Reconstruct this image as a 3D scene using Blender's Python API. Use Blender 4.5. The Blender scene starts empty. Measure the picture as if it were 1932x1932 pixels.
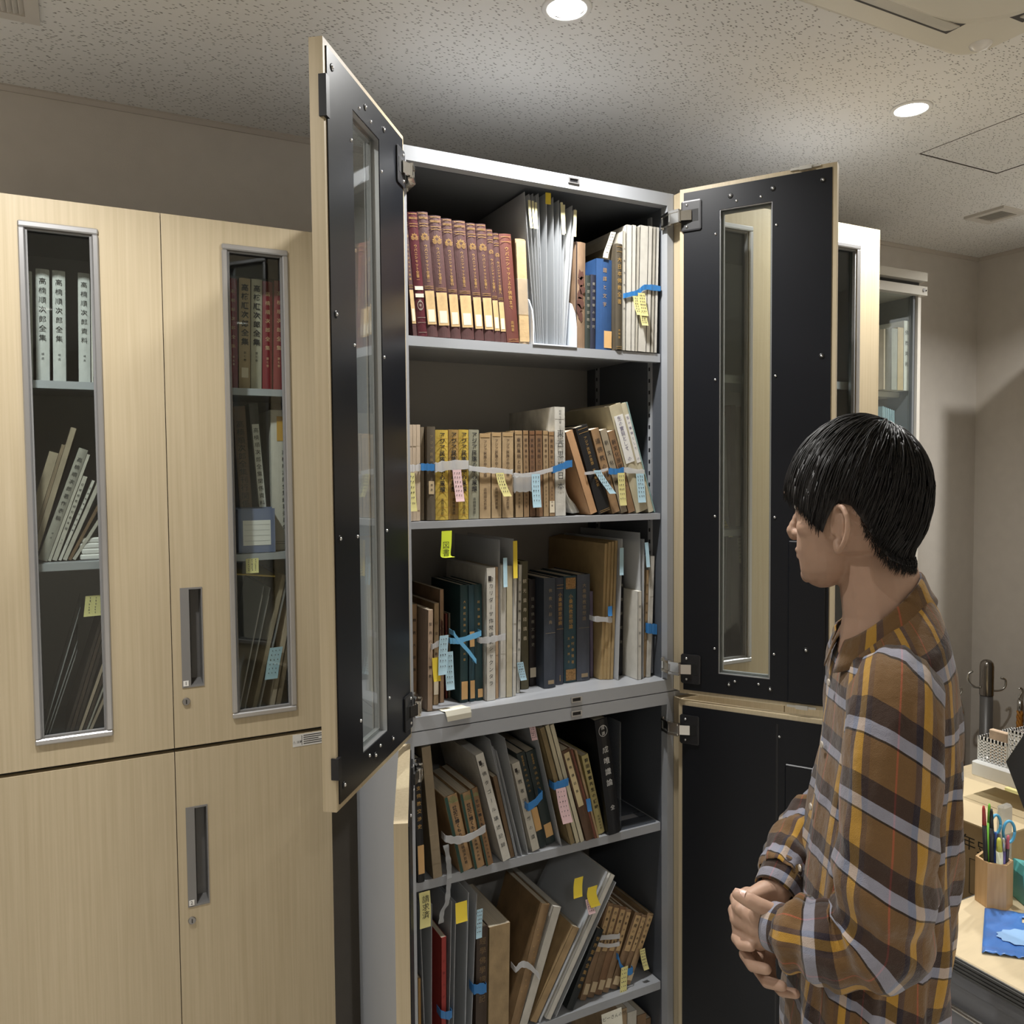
import bpy, bmesh, math, random
from mathutils import Vector, Matrix
random.seed(7)
D = bpy.data; SC = bpy.context.scene; C = SC.collection
rad = math.radians

# ------------------------------------------------------------------ camera
cam = D.objects.new('camera', D.cameras.new('camera')); C.objects.link(cam)
def cam_axes(yaw, pitch, roll):
    y, p, r = rad(yaw), rad(pitch), rad(roll)
    fwd = Vector((math.sin(y)*math.cos(p), math.cos(y)*math.cos(p), -math.sin(p)))
    right = Vector((math.cos(y), -math.sin(y), 0)); up = right.cross(fwd)
    return right*math.cos(r)+up*math.sin(r), -right*math.sin(r)+up*math.cos(r), fwd
_r, _u, _f = cam_axes(27.4381, 2.5802, -0.4873)
cam.matrix_world = Matrix(((_r.x, _u.x, -_f.x, 0), (_r.y, _u.y, -_f.y, 0), (_r.z, _u.z, -_f.z, 1.60), (0, 0, 0, 1)))
cam.data.sensor_width = 36; cam.data.lens = 36*1567.16/1932; cam.data.clip_start = .05
SC.camera = cam

# ------------------------------------------------------------------ world, exposure
w = D.worlds.new('world'); SC.world = w; w.use_nodes = True
w.node_tree.nodes['Background'].inputs[0].default_value = (.9, .95, 1, 1)
w.node_tree.nodes['Background'].inputs[1].default_value = .05
vs = SC.view_settings
vs.view_transform = 'Standard'; vs.look = 'None'; vs.gamma = 1; vs.use_curve_mapping = False
vs.exposure = 0.0
SC.cycles.max_bounces = 8; SC.cycles.diffuse_bounces = 5; SC.cycles.glossy_bounces = 3; SC.cycles.transparent_max_bounces = 16
SC.cycles.caustics_reflective = False; SC.cycles.caustics_refractive = False
SC.cycles.sample_clamp_indirect = 4
LAMP_W = 9.7          # watts of each ceiling downlight
LAMP_COL = (1, .985, .955)
# the downlights themselves are built with the ceiling: rows across the room, .9 m apart
LAMPS = [(-1.03, 1.268), (-.125, 1.268), (.774, 1.268), (1.673, 1.268), (2.572, 1.268),
         (-1.03, -1.15), (-.125, -1.15), (.774, -1.15), (1.673, -1.15), (2.572, -1.15)]  # rear row is unseen, added to raise the room's ambient light
CEIL = 2.410; WALL_Y = 2.03; WALL_X = 3.073

# ------------------------------------------------------------------ materials
MATS = {}
def mat(name, col=(.5, .5, .5), rough=.6, metal=0, spec=.5, var=0, scale=20, stretch=(1, 1, 1), bump=0, bscale=None, col2=None, coat=0, sss=0, mid=.5, wid=.5, detail=4):
    """procedural Principled material; var / col2 = noise mottling in object space, bump = fine relief"""
    if name in MATS: return MATS[name]
    m = D.materials.new(name); m.use_nodes = True; nt = m.node_tree; N = nt.nodes; L = nt.links
    b = N['Principled BSDF']
    b.inputs['Roughness'].default_value = rough; b.inputs['Metallic'].default_value = metal
    b.inputs['Specular IOR Level'].default_value = spec
    b.inputs['Coat Weight'].default_value = coat
    b.inputs['Base Color'].default_value = (*col, 1)
    if sss: b.inputs['Subsurface Weight'].default_value = sss; b.inputs['Subsurface Radius'].default_value = (.012, .005, .003); b.inputs['Subsurface Scale'].default_value = .4
    if var or bump or col2:
        tc = N.new('ShaderNodeTexCoord'); mp = N.new('ShaderNodeMapping'); mp.inputs['Scale'].default_value = stretch
        L.new(tc.outputs['Object'], mp.inputs['Vector'])
        if var or col2:
            n = N.new('ShaderNodeTexNoise'); n.inputs['Scale'].default_value = scale; n.inputs['Detail'].default_value = detail
            L.new(mp.outputs[0], n.inputs['Vector'])
            cr = N.new('ShaderNodeValToRGB'); e = cr.color_ramp.elements
            c2 = col2 or tuple(min(1, c*(1+var)) for c in col); c1 = col if col2 else tuple(c*(1-var) for c in col)
            e[0].position = mid-wid/2; e[0].color = (*c1, 1); e[1].position = mid+wid/2; e[1].color = (*c2, 1)
            L.new(n.outputs['Fac'], cr.inputs[0]); L.new(cr.outputs[0], b.inputs['Base Color'])
        if bump:
            n2 = N.new('ShaderNodeTexNoise'); n2.inputs['Scale'].default_value = bscale or scale*3; n2.inputs['Detail'].default_value = 3
            L.new(mp.outputs[0], n2.inputs['Vector'])
            bp = N.new('ShaderNodeBump'); bp.inputs['Strength'].default_value = bump; bp.inputs['Distance'].default_value = .002
            L.new(n2.outputs['Fac'], bp.inputs['Height']); L.new(bp.outputs[0], b.inputs['Normal'])
    MATS[name] = m; return m

def glass(name, tint=(.93, .96, .95), refl=1.0, haze=0, hcol=(.8, .8, .8), rough=0.0):
    """thin pane: transparent, Fresnel mirror on top, optional milky film (plastic sleeves)"""
    if name in MATS: return MATS[name]
    m = D.materials.new(name); m.use_nodes = True; nt = m.node_tree; N = nt.nodes; L = nt.links
    N.remove(N['Principled BSDF']); out = N['Material Output']
    t = N.new('ShaderNodeBsdfTransparent'); t.inputs[0].default_value = (*tint, 1)
    g = N.new('ShaderNodeBsdfGlossy'); g.inputs['Roughness'].default_value = rough
    lw = N.new('ShaderNodeLayerWeight'); pw = N.new('ShaderNodeMath'); pw.operation = 'POWER'; pw.inputs[1].default_value = 4.0; L.new(lw.outputs['Facing'], pw.inputs[0])
    fr = N.new('ShaderNodeMapRange'); fr.inputs[3].default_value = .045*refl; fr.inputs[4].default_value = .9; L.new(pw.outputs[0], fr.inputs[0])   # Schlick reflectance, alike from both sides
    base = t
    if haze:
        d = N.new('ShaderNodeBsdfDiffuse'); d.inputs[0].default_value = (*hcol, 1)
        tl = N.new('ShaderNodeBsdfTranslucent'); tl.inputs[0].default_value = (*hcol, 1)
        a = N.new('ShaderNodeMixShader'); a.inputs[0].default_value = .5
        L.new(d.outputs[0], a.inputs[1]); L.new(tl.outputs[0], a.inputs[2])
        h = N.new('ShaderNodeMixShader'); h.inputs[0].default_value = haze
        L.new(t.outputs[0], h.inputs[1]); L.new(a.outputs[0], h.inputs[2]); base = h
    mx = N.new('ShaderNodeMixShader')
    L.new(fr.outputs[0], mx.inputs[0]); L.new(base.outputs[0], mx.inputs[1]); L.new(g.outputs[0], mx.inputs[2])
    L.new(mx.outputs[0], out.inputs[0])
    MATS[name] = m; return m

def emit(name, col, s):
    if name in MATS: return MATS[name]
    m = D.materials.new(name); m.use_nodes = True; N = m.node_tree.nodes
    N.remove(N['Principled BSDF']); e = N.new('ShaderNodeEmission'); e.inputs[0].default_value = (*col, 1); e.inputs[1].default_value = s
    m.node_tree.links.new(e.outputs[0], N['Material Output'].inputs[0]); MATS[name] = m; return m

def srgb(r, g, b): return tuple(((c/255+.055)/1.055)**2.4 if c > 10 else c/255/12.92 for c in (r, g, b))

WOOD = mat('pale_maple_laminate', (.43, .352, .225), .45, col2=(.515, .43, .293), scale=60, stretch=(3.2, 3.2, .06), bump=.05, bscale=120, detail=6)
GREY = mat('light_grey_steel', (.36, .375, .40), .34, spec=.5, var=.02, scale=8)
GREY_SHADE = mat('shaded_grey_steel', (.085, .094, .110), .42, var=.03, scale=6)  # same cabinet steel with the interior's shade put into its colour
BLACKP = mat('black_inner_sheet', (.0055, .0065, .0095), .36, spec=.32, var=.1, scale=3)
BLACK = mat('black_plastic', (.012, .012, .014), .4)
ALU = mat('satin_aluminium', (.52, .52, .53), .34, .85)
CHROME = mat('chrome_hinge', (.72, .71, .68), .2, 1)
SCREW = mat('zinc_screw', (.75, .75, .75), .3, 1)
HGREY = mat('grey_handle_plastic', (.20, .195, .19), .5)
WHITE = mat('white_paper', (.78, .77, .74), .7)
INK = mat('black_ink', (.015, .014, .014), .7)
GLASS = glass('clear_glass')

# ------------------------------------------------------------------ mesh helpers
class MB:
    def __init__(s): s.v = []; s.f = []
    def add(s, vs, fs):
        k = len(s.v); s.v += [tuple(v) for v in vs]; s.f += [tuple(i+k for i in f) for f in fs]; return s
    def box(s, x0, x1, y0, y1, z0, z1):
        return s.add([(x0, y0, z0), (x1, y0, z0), (x1, y1, z0), (x0, y1, z0), (x0, y0, z1), (x1, y0, z1), (x1, y1, z1), (x0, y1, z1)],
                     [(3, 2, 1, 0), (4, 5, 6, 7), (0, 1, 5, 4), (1, 2, 6, 5), (2, 3, 7, 6), (3, 0, 4, 7)])
    def cbox(s, x0, x1, y0, y1, z0, z1, c):
        """box with chamfered vertical+front edges (convex hull of inset corners)"""
        bm = bmesh.new()
        for x in (x0, x1):
            for y in (y0, y1):
                for z in (z0, z1):
                    sx = c if x == x0 else -c; sy = c if y == y0 else -c; sz = c if z == z0 else -c
                    bm.verts.new((x+sx, y+sy, z)); bm.verts.new((x+sx, y, z+sz)); bm.verts.new((x, y+sy, z+sz))
        bmesh.ops.convex_hull(bm, input=bm.verts)
        bm.verts.index_update()
        s.add([v.co[:] for v in bm.verts], [[v.index for v in f.verts] for f in bm.faces]); bm.free(); return s
    def prism(s, poly, axis, a, b):
        """extrude 2-D polygon (CCW) along axis from a to b"""
        n = len(poly)
        def P(p, t): return {'x': (t, p[0], p[1]), 'y': (p[0], t, p[1]), 'z': (p[0], p[1], t)}[axis]
        return s.add([P(p, a) for p in poly]+[P(p, b) for p in poly],
                     [tuple(range(n))[::-1], tuple(range(n, 2*n))]+[(i, (i+1) % n, n+(i+1) % n, n+i) for i in range(n)])
    def cyl(s, c, r, h, axis='z', n=16, r2=None):
        r2 = r if r2 is None else r2
        def P(a, rr, t):
            u, v = math.cos(a)*rr, math.sin(a)*rr
            return {'z': (c[0]+u, c[1]+v, c[2]+t), 'y': (c[0]+u, c[1]+t, c[2]+v), 'x': (c[0]+t, c[1]+u, c[2]+v)}[axis]
        A = [2*math.pi*i/n for i in range(n)]
        return s.add([P(a, r, 0) for a in A]+[P(a, r2, h) for a in A],
                     [tuple(range(n))[::-1], tuple(range(n, 2*n))]+[(i, (i+1) % n, n+(i+1) % n, n+i) for i in range(n)])
    def ring(s, c, prof, n=32, closed=True):
        """lathe about z through c; prof = [(r,z)...]"""
        m = len(prof); vs = []
        for i in range(n):
            a = 2*math.pi*i/n
            vs += [(c[0]+math.cos(a)*r, c[1]+math.sin(a)*r, c[2]+z) for r, z in prof]
        fs = [(i*m+j, ((i+1) % n)*m+j, ((i+1) % n)*m+(j+1) % m, i*m+(j+1) % m) for i in range(n) for j in range(m if closed else m-1)]
        return s.add(vs, fs)
    def tube(s, pts, r, n=8):
        pts = [Vector(p) for p in pts]; vs = []; k = len(pts)
        up = Vector((0, 0, 1)); prev = None
        for i, p in enumerate(pts):
            t = (pts[min(i+1, k-1)]-pts[max(i-1, 0)]).normalized()
            a = t.cross(prev if prev else (up if abs(t.z) < .9 else Vector((1, 0, 0)))).normalized() if prev is None else (prev-t*prev.dot(t)).normalized()
            prev = a; b = t.cross(a); rr = r[i] if isinstance(r, (list, tuple)) else r
            vs += [p+(a*math.cos(2*math.pi*j/n)+b*math.sin(2*math.pi*j/n))*rr for j in range(n)]
        fs = [(i*n+j, i*n+(j+1) % n, (i+1)*n+(j+1) % n, (i+1)*n+j) for i in range(k-1) for j in range(n)]
        fs += [tuple(range(n))[::-1], tuple((k-1)*n+j for j in range(n))]
        return s.add(vs, fs)
    def strip(s, pts, wdir, wid, th):
        """flat ribbon along pts; wdir = width direction, th = thickness"""
        pts = [Vector(p) for p in pts]; wd = Vector(wdir).normalized(); vs = []; k = len(pts)
        for i, p in enumerate(pts):
            t = (pts[min(i+1, k-1)]-pts[max(i-1, 0)]).normalized(); nn = t.cross(wd).normalized()*th/2
            ww = (wid[i] if isinstance(wid, (list, tuple)) else wid)/2
            vs += [p-wd*ww-nn, p+wd*ww-nn, p+wd*ww+nn, p-wd*ww+nn]
        fs = [(i*4+j, i*4+(j+1) % 4, i*4+4+(j+1) % 4, i*4+4+j) for i in range(k-1) for j in range(4)]+[(3, 2, 1, 0), tuple(4*(k-1)+j for j in range(4))]
        return s.add(vs, fs)
    def grid(s, P, closed_u=False):
        """P[i][j] rows of points -> quads"""
        m = len(P[0]); n = len(P)
        return s.add([p for row in P for p in row], [(i*m+j, i*m+(j+1) % m, (i+1)*m+(j+1) % m, (i+1)*m+j) for i in range(n-1) for j in range(m if closed_u else m-1)])
    def mesh(s, name, m, smooth=False):
        me = D.meshes.new(name); me.from_pydata(s.v, [], s.f); me.update()
        if m: me.materials.append(m)
        if smooth: me.polygons.foreach_set('use_smooth', [True]*len(me.polygons))
        return me
    def build(s, name, m, parent=None, smooth=False, loc=None, rot=None, fix=True):
        me = s.mesh(name, m, smooth)
        if fix:
            bm = bmesh.new(); bm.from_mesh(me); bmesh.ops.recalc_face_normals(bm, faces=bm.faces); bm.to_mesh(me); bm.free()
        return put(name, me, parent, loc, rot)

def put(name, me, parent=None, loc=None, rot=None):
    o = D.objects.new(name, me); C.objects.link(o)
    if parent: o.parent = parent
    if loc is not None: o.location = loc
    if rot is not None: o.rotation_euler = rot
    return o
def tag(o, label, cat, group=None, kind=None):
    o['label'] = label
    if cat: o['category'] = cat
    if group: o['group'] = group
    if kind: o['kind'] = kind
    return o
def thing(name, label, cat, loc=(0, 0, 0), rot=None, group=None):
    return tag(put(name, None, None, loc, rot), label, cat, group)
def struct(name, mb, m, smooth=False):
    o = mb.build(name, m); o['kind'] = 'structure'; return o

# lettering: built-in font (has CJK fallback) turned into flat mesh
_txt = {}
def text_mesh(body, m, size, vertical=True, spacing=1.0, bold=0.0):
    key = (body, m.name, round(size, 5), vertical, spacing, bold)
    if key in _txt: return _txt[key]
    cu = D.curves.new('lettering', 'FONT')
    cu.body = '\n'.join(body) if vertical else body
    cu.size = size; cu.align_x = 'CENTER'; cu.align_y = 'CENTER'; cu.space_line = spacing if vertical else 1; cu.resolution_u = 1
    cu.offset = bold
    o = D.objects.new('lettering', cu); C.objects.link(o)
    dg = bpy.context.evaluated_depsgraph_get(); dg.update()
    me = D.meshes.new_from_object(o.evaluated_get(dg)); D.objects.remove(o); D.curves.remove(cu)
    me.materials.clear(); me.materials.append(m); _txt[key] = me
    return me
def letter(parent, body, m, size, loc, rot=(rad(90), 0, 0), vertical=True, spacing=1.0, name='lettering', bold=0.0):
    return put(name, text_mesh(body, m, size, vertical, spacing, bold), parent, loc, rot)
# ------------------------------------------------------------------ the room
WALLM = mat('beige_vinyl_wallpaper', (.60, .555, .495), .8, var=.03, scale=25, bump=.12, bscale=420)
def ceiling_mat():
    m = D.materials.new('mineral_fibre_ceiling'); m.use_nodes = True; nt = m.node_tree; N = nt.nodes; L = nt.links
    b = N['Principled BSDF']; b.inputs['Roughness'].default_value = .9; b.inputs['Specular IOR Level'].default_value = .2
    tc = N.new('ShaderNodeTexCoord'); last = None
    for i, (rot, sc, st) in enumerate(((.5, 62, (1, 2.3, 1)), (1.9, 50, (1, 2.6, 1)), (2.8, 70, (1, 2.0, 1)))):
        mp = N.new('ShaderNodeMapping'); mp.inputs['Rotation'].default_value = (0, 0, rot); mp.inputs['Scale'].default_value = st; mp.inputs['Location'].default_value = (i*3.1, i*1.7, 0)
        vo = N.new('ShaderNodeTexVoronoi'); vo.inputs['Scale'].default_value = sc; vo.voronoi_dimensions = '2D'
        L.new(tc.outputs['Object'], mp.inputs[0]); L.new(mp.outputs[0], vo.inputs['Vector'])
        lt = N.new('ShaderNodeMapRange'); lt.inputs[1].default_value = .09; lt.inputs[2].default_value = .17; L.new(vo.outputs['Distance'], lt.inputs[0])
        # keep only some of the cells
        sp = N.new('ShaderNodeSeparateColor'); L.new(vo.outputs['Color'], sp.inputs[0])
        gt = N.new('ShaderNodeMath'); gt.operation = 'GREATER_THAN'; gt.inputs[1].default_value = .30; L.new(sp.outputs[0], gt.inputs[0])
        mx = N.new('ShaderNodeMath'); mx.operation = 'MAXIMUM'; L.new(lt.outputs[0], mx.inputs[0]); L.new(gt.outputs[0], mx.inputs[1])
        if last is None: last = mx
        else:
            mn = N.new('ShaderNodeMath'); mn.operation = 'MINIMUM'; L.new(last.outputs[0], mn.inputs[0]); L.new(mx.outputs[0], mn.inputs[1]); last = mn
    cr = N.new('ShaderNodeValToRGB'); cr.color_ramp.elements[0].color = (.22, .20, .18, 1); cr.color_ramp.elements[1].color = (.76, .745, .71, 1)
    L.new(last.outputs[0], cr.inputs[0]); L.new(cr.outputs[0], b.inputs['Base Color'])
    bp = N.new('ShaderNodeBump'); bp.inputs['Strength'].default_value = .5; bp.inputs['Distance'].default_value = .002
    L.new(last.outputs[0], bp.inputs['Height']); L.new(bp.outputs[0], b.inputs['Normal'])
    return m
CEILM = ceiling_mat()
X0, Y0 = -2.2, -2.6
struct('floor', MB().box(X0, WALL_X, Y0, WALL_Y, -.05, 0), mat('pale_vinyl_floor', (.55, .53, .49), .6, var=.06, scale=30, bump=.1, bscale=200))
struct('wall_back', MB().box(X0-.1, WALL_X+.1, WALL_Y, WALL_Y+.1, 0, CEIL), WALLM)
struct('wall_right', MB().box(WALL_X, WALL_X+.1, Y0, WALL_Y, 0, CEIL), WALLM)
struct('wall_left', MB().box(X0-.1, X0, Y0, WALL_Y, 0, CEIL), WALLM)
struct('wall_front', MB().box(X0-.1, WALL_X+.1, Y0-.1, Y0, 0, CEIL), WALLM)
# ceiling slab with square cut-outs for the downlights
def slab_with_holes(x0, x1, y0, y1, holes, z0, z1):
    m = MB(); xs = sorted({x0, x1, *[h[0] for h in holes], *[h[1] for h in holes]}); ys = sorted({y0, y1, *[h[2] for h in holes], *[h[3] for h in holes]})
    for a, b in zip(xs, xs[1:]):
        for c, d in zip(ys, ys[1:]):
            mx, my = (a+b)/2, (c+d)/2
            if not any(h[0] < mx < h[1] and h[2] < my < h[3] for h in holes): m.box(a, b, c, d, z0, z1)
    return m
LH = .034
HATCH = (1.925, 2.245, 1.115, 1.435)
holes = [(x-LH*.9, x+LH*.9, y-LH*.9, y+LH*.9) for x, y in LAMPS]+[HATCH]
struct('ceiling', slab_with_holes(X0-.1, WALL_X+.1, Y0-.1, WALL_Y+.1, holes, CEIL, CEIL+.02), CEILM)
TRIM = mat('ceiling_bead', (.50, .45, .39), .5)
struct('trim_1', MB().prism([(WALL_Y, CEIL), (WALL_Y-.010, CEIL), (WALL_Y-.010, CEIL-.004), (WALL_Y-.004, CEIL-.012), (WALL_Y, CEIL-.012)], 'x', X0, WALL_X), TRIM)
struct('trim_2', MB().prism([(WALL_X, CEIL), (WALL_X-.010, CEIL), (WALL_X-.010, CEIL-.004), (WALL_X-.004, CEIL-.012), (WALL_X, CEIL-.012)], 'y', Y0, WALL_Y-.010), TRIM)
BBM = mat('brown_vinyl_skirting', (.10, .08, .065), .6)
struct('baseboard_back', MB().box(X0, WALL_X, WALL_Y-.006, WALL_Y, 0, .06), BBM)
struct('baseboard_right', MB().box(WALL_X-.006, WALL_X, Y0, WALL_Y-.006, 0, .06), BBM)

# access hatch lying in its cut-out
h = thing('ceiling_hatch', 'square access hatch with a thin dark gap set flush in the ceiling', 'hatch', (HATCH[0], HATCH[2], CEIL))
hw = HATCH[1]-HATCH[0]
MB().box(.004, hw-.004, .004, hw-.004, 0, .012).build('hatch_panel', CEILM, h)
fr = MB(); g = .0015
for a in ((0, hw, 0, g), (0, hw, hw-g, hw), (0, g, g, hw-g), (hw-g, hw, g, hw-g)): fr.box(*a, -.001, .02)
fr.build('hatch_frame', mat('dark_hatch_frame', (.10, .085, .075), .5), h)
MB().box(-.002, hw+.002, -.002, hw+.002, .018, .022).build('hatch_backing', BLACK, h)

# downlights: trim ring, reflector cone, glowing diffuser and the lamp's own light
RINGM = mat('white_lamp_trim', (.80, .79, .76), .45)
LDIFF = emit('lamp_diffuser', (1, .97, .92), 14)
for i, (x, y) in enumerate(LAMPS):
    lab = {2: 'round white recessed downlight at the top edge above the opened cabinet', 3: 'round white recessed downlight at right between the air conditioner and the hatch'}.get(i, 'round white recessed downlight elsewhere on the ceiling, unseen outside the frame')
    grp = 'downlights in view' if i in (2, 3) else 'downlights outside the frame'
    t = thing('downlight', lab, 'downlight', (x, y, CEIL), group=grp)
    MB().ring((0, 0, 0), [(LH-.001, 0), (LH-.001, -.002), (.037, -.004), (.043, -.003), (.0445, 0)], 40).build('trim_ring', RINGM, t, True)
    MB().ring((0, 0, 0), [(LH-.001, -.001), (.030, .012), (.030, .0125), (LH+.001, -.0005)], 40).build('reflector', RINGM, t, True)
    MB().cyl((0, 0, .008), .0305, .002, n=40).build('diffuser', LDIFF, t)
    MB().box(-.05, .05, -.05, .05, .016, .06).build('housing', RINGM, t)
    l = D.lights.new('downlight_lamp', 'AREA'); l.shape = 'DISK'; l.size = .058; l.energy = LAMP_W; l.color = LAMP_COL; l.spread = rad(140)
    lo = put('lamp', l, t, (0, 0, .0035))

# vents
VENTM = mat('cream_vent', (.60, .56, .50), .5)
def vent(label, x0, x1, y0, y1, along='y'):
    t = thing('ceiling_vent', label, 'vent', (x0, y0, CEIL), group='ceiling vents'); W, H = x1-x0, y1-y0; e = .022
    f = MB()
    for a in ((0, W, 0, e), (0, W, H-e, H), (0, e, e, H-e), (W-e, W, e, H-e)): f.box(*a, -.008, 0)
    f.build('frame', VENTM, t)
    MB().box(e, W-e, e, H-e, -.001, -.0002).build('backing', mat('vent_dark', (.16, .15, .135), .8), t)
    n = 9
    for k in range(n):
        c = e+(W-2*e)*(k+.5)/n
        MB().prism([(c-.0045, -.006), (c-.0030, -.0065), (c+.0040, -.0025), (c+.0028, -.0018)], 'y', e, H-e).build('slat', VENTM, t)
    return t
vent('cream slatted ceiling vent at right near the wall corner', 2.530, 2.655, 1.592, 1.722)
vent('grey slatted ceiling vent at the top left corner', -.165, -.040, 1.60, 1.724)

# cassette air conditioner
ac = thing('air_conditioner', 'cream four-way cassette air conditioner at the top right of the ceiling', 'air conditioner', (.61, .11, CEIL))
ACM = mat('cream_ac_plastic', (.66, .62, .52), .4)
def rrect(x0, x1, y0, y1, r, n=6):
    P = []
    for cx, cy, a0 in ((x1-r, y1-r, 0), (x0+r, y1-r, 90), (x0+r, y0+r, 180), (x1-r, y0+r, 270)):
        for k in range(n+1):
            a = rad(a0+90*k/n); P.append((cx+r*math.cos(a), cy+r*math.sin(a)))
    return P
S = .95
def loft_rr(levels, m, name, parent, cap=True, smooth=False):
    mb = MB(); rows = [[(x, y, z) for x, y in rrect(a, S-a, a, S-a, max(.004, r))] for a, r, z in levels]
    mb.grid(rows, True); n = len(rows[0]); mb.f.append(tuple(range((len(rows)-1)*n, len(rows)*n)))
    return mb.build(name, m, parent, smooth)
loft_rr([(0, .05, 0), (0, .05, -.008), (.012, .05, -.014), (.060, .05, -.016)], ACM, 'panel', ac)
loft_rr([(.078, .14, -.016), (.080, .14, -.022), (.100, .15, -.030), (.20, .12, -.034)], ACM, 'centre_panel', ac)
DARK = mat('dark_gap', (.05, .045, .04), .7)
for k in range(4):
    # air slot and curved louver along each side
    lv = MB(); prof = [(.058, -.0165), (.066, -.022), (.078, -.026), (.094, -.0275), (.094, -.0255), (.078, -.024), (.068, -.020), (.060, -.0165)]
    lv.prism(prof, 'x', .16, S-.16); sl = MB().box(.14, S-.14, .054, .100, -.0168, -.0158)
    R = Matrix.Translation((S/2, S/2, 0)) @ Matrix.Rotation(rad(90*k), 4, 'Z') @ Matrix.Translation((-S/2, -S/2, 0))
    for mb_, nm, mm in ((lv, 'louver', mat('cream_louver', (.50, .47, .40), .4)), (sl, 'air_slot', DARK)):
        me = mb_.mesh(nm, mm); me.transform(R); put(nm, me, ac)
for k in range(14):
    MB().box(.26, S-.26, .27+k*.03, .288+k*.03, -.0365, -.034).build('grille_bar', mat('ac_grille', (.36, .34, .30), .5), ac)
MB().ring((.905, .893, -.0155), [(0.0001, -.012), (.010, -.010), (.018, -.004), (.020, 0)], 20, False).build('sensor_lens', mat('sensor_plastic', (.75, .72, .68), .12, coat=.6), ac, True)

# ------------------------------------------------------------------ cabinets
def panel_holes(w, z0, z1, t, holes, s=1):
    """door slab x 0..w (mirrored if s=-1), y -t..0 with rectangular holes"""
    m = MB(); xs = sorted({0, w, *[h[0] for h in holes], *[h[1] for h in holes]}); zs = sorted({z0, z1, *[h[2] for h in holes], *[h[3] for h in holes]})
    for a, b in zip(xs, xs[1:]):
        for c, d in zip(zs, zs[1:]):
            if not any(h[0] < (a+b)/2 < h[1] and h[2] < (c+d)/2 < h[3] for h in holes):
                x0, x1 = (a, b) if s > 0 else (-b, -a); m.box(x0, x1, -t, 0, c, d)
    # weld the cells into one shell
    return m
def weld(o):
    bm = bmesh.new(); bm.from_mesh(o.data); bmesh.ops.remove_doubles(bm, verts=bm.verts, dist=1e-5)
    seen = {}
    for f in bm.faces: seen.setdefault(frozenset(v.index for v in f.verts), []).append(f)
    bmesh.ops.delete(bm, geom=[f for fs in seen.values() if len(fs) > 1 for f in fs], context='FACES')
    bmesh.ops.recalc_face_normals(bm, faces=bm.faces); bm.to_mesh(o.data); bm.free()
T = .020
def screw_mesh(r, washer):
    m = MB().ring((0, 0, 0), [(.0001, .0022), (r*.6, .0020), (r, .0008), (r, 0)], 12, False)
    return m.mesh('screw', SCREW, True)
SCR = screw_mesh(.0026, False)
WASH = MB().ring((0, 0, 0), [(.0001, .0004), (.0028, .0006), (.0050, .0012), (.0052, 0)], 16, False).mesh('screw_well', mat('black_washer', (.006, .006, .006), .35), True)
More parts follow.
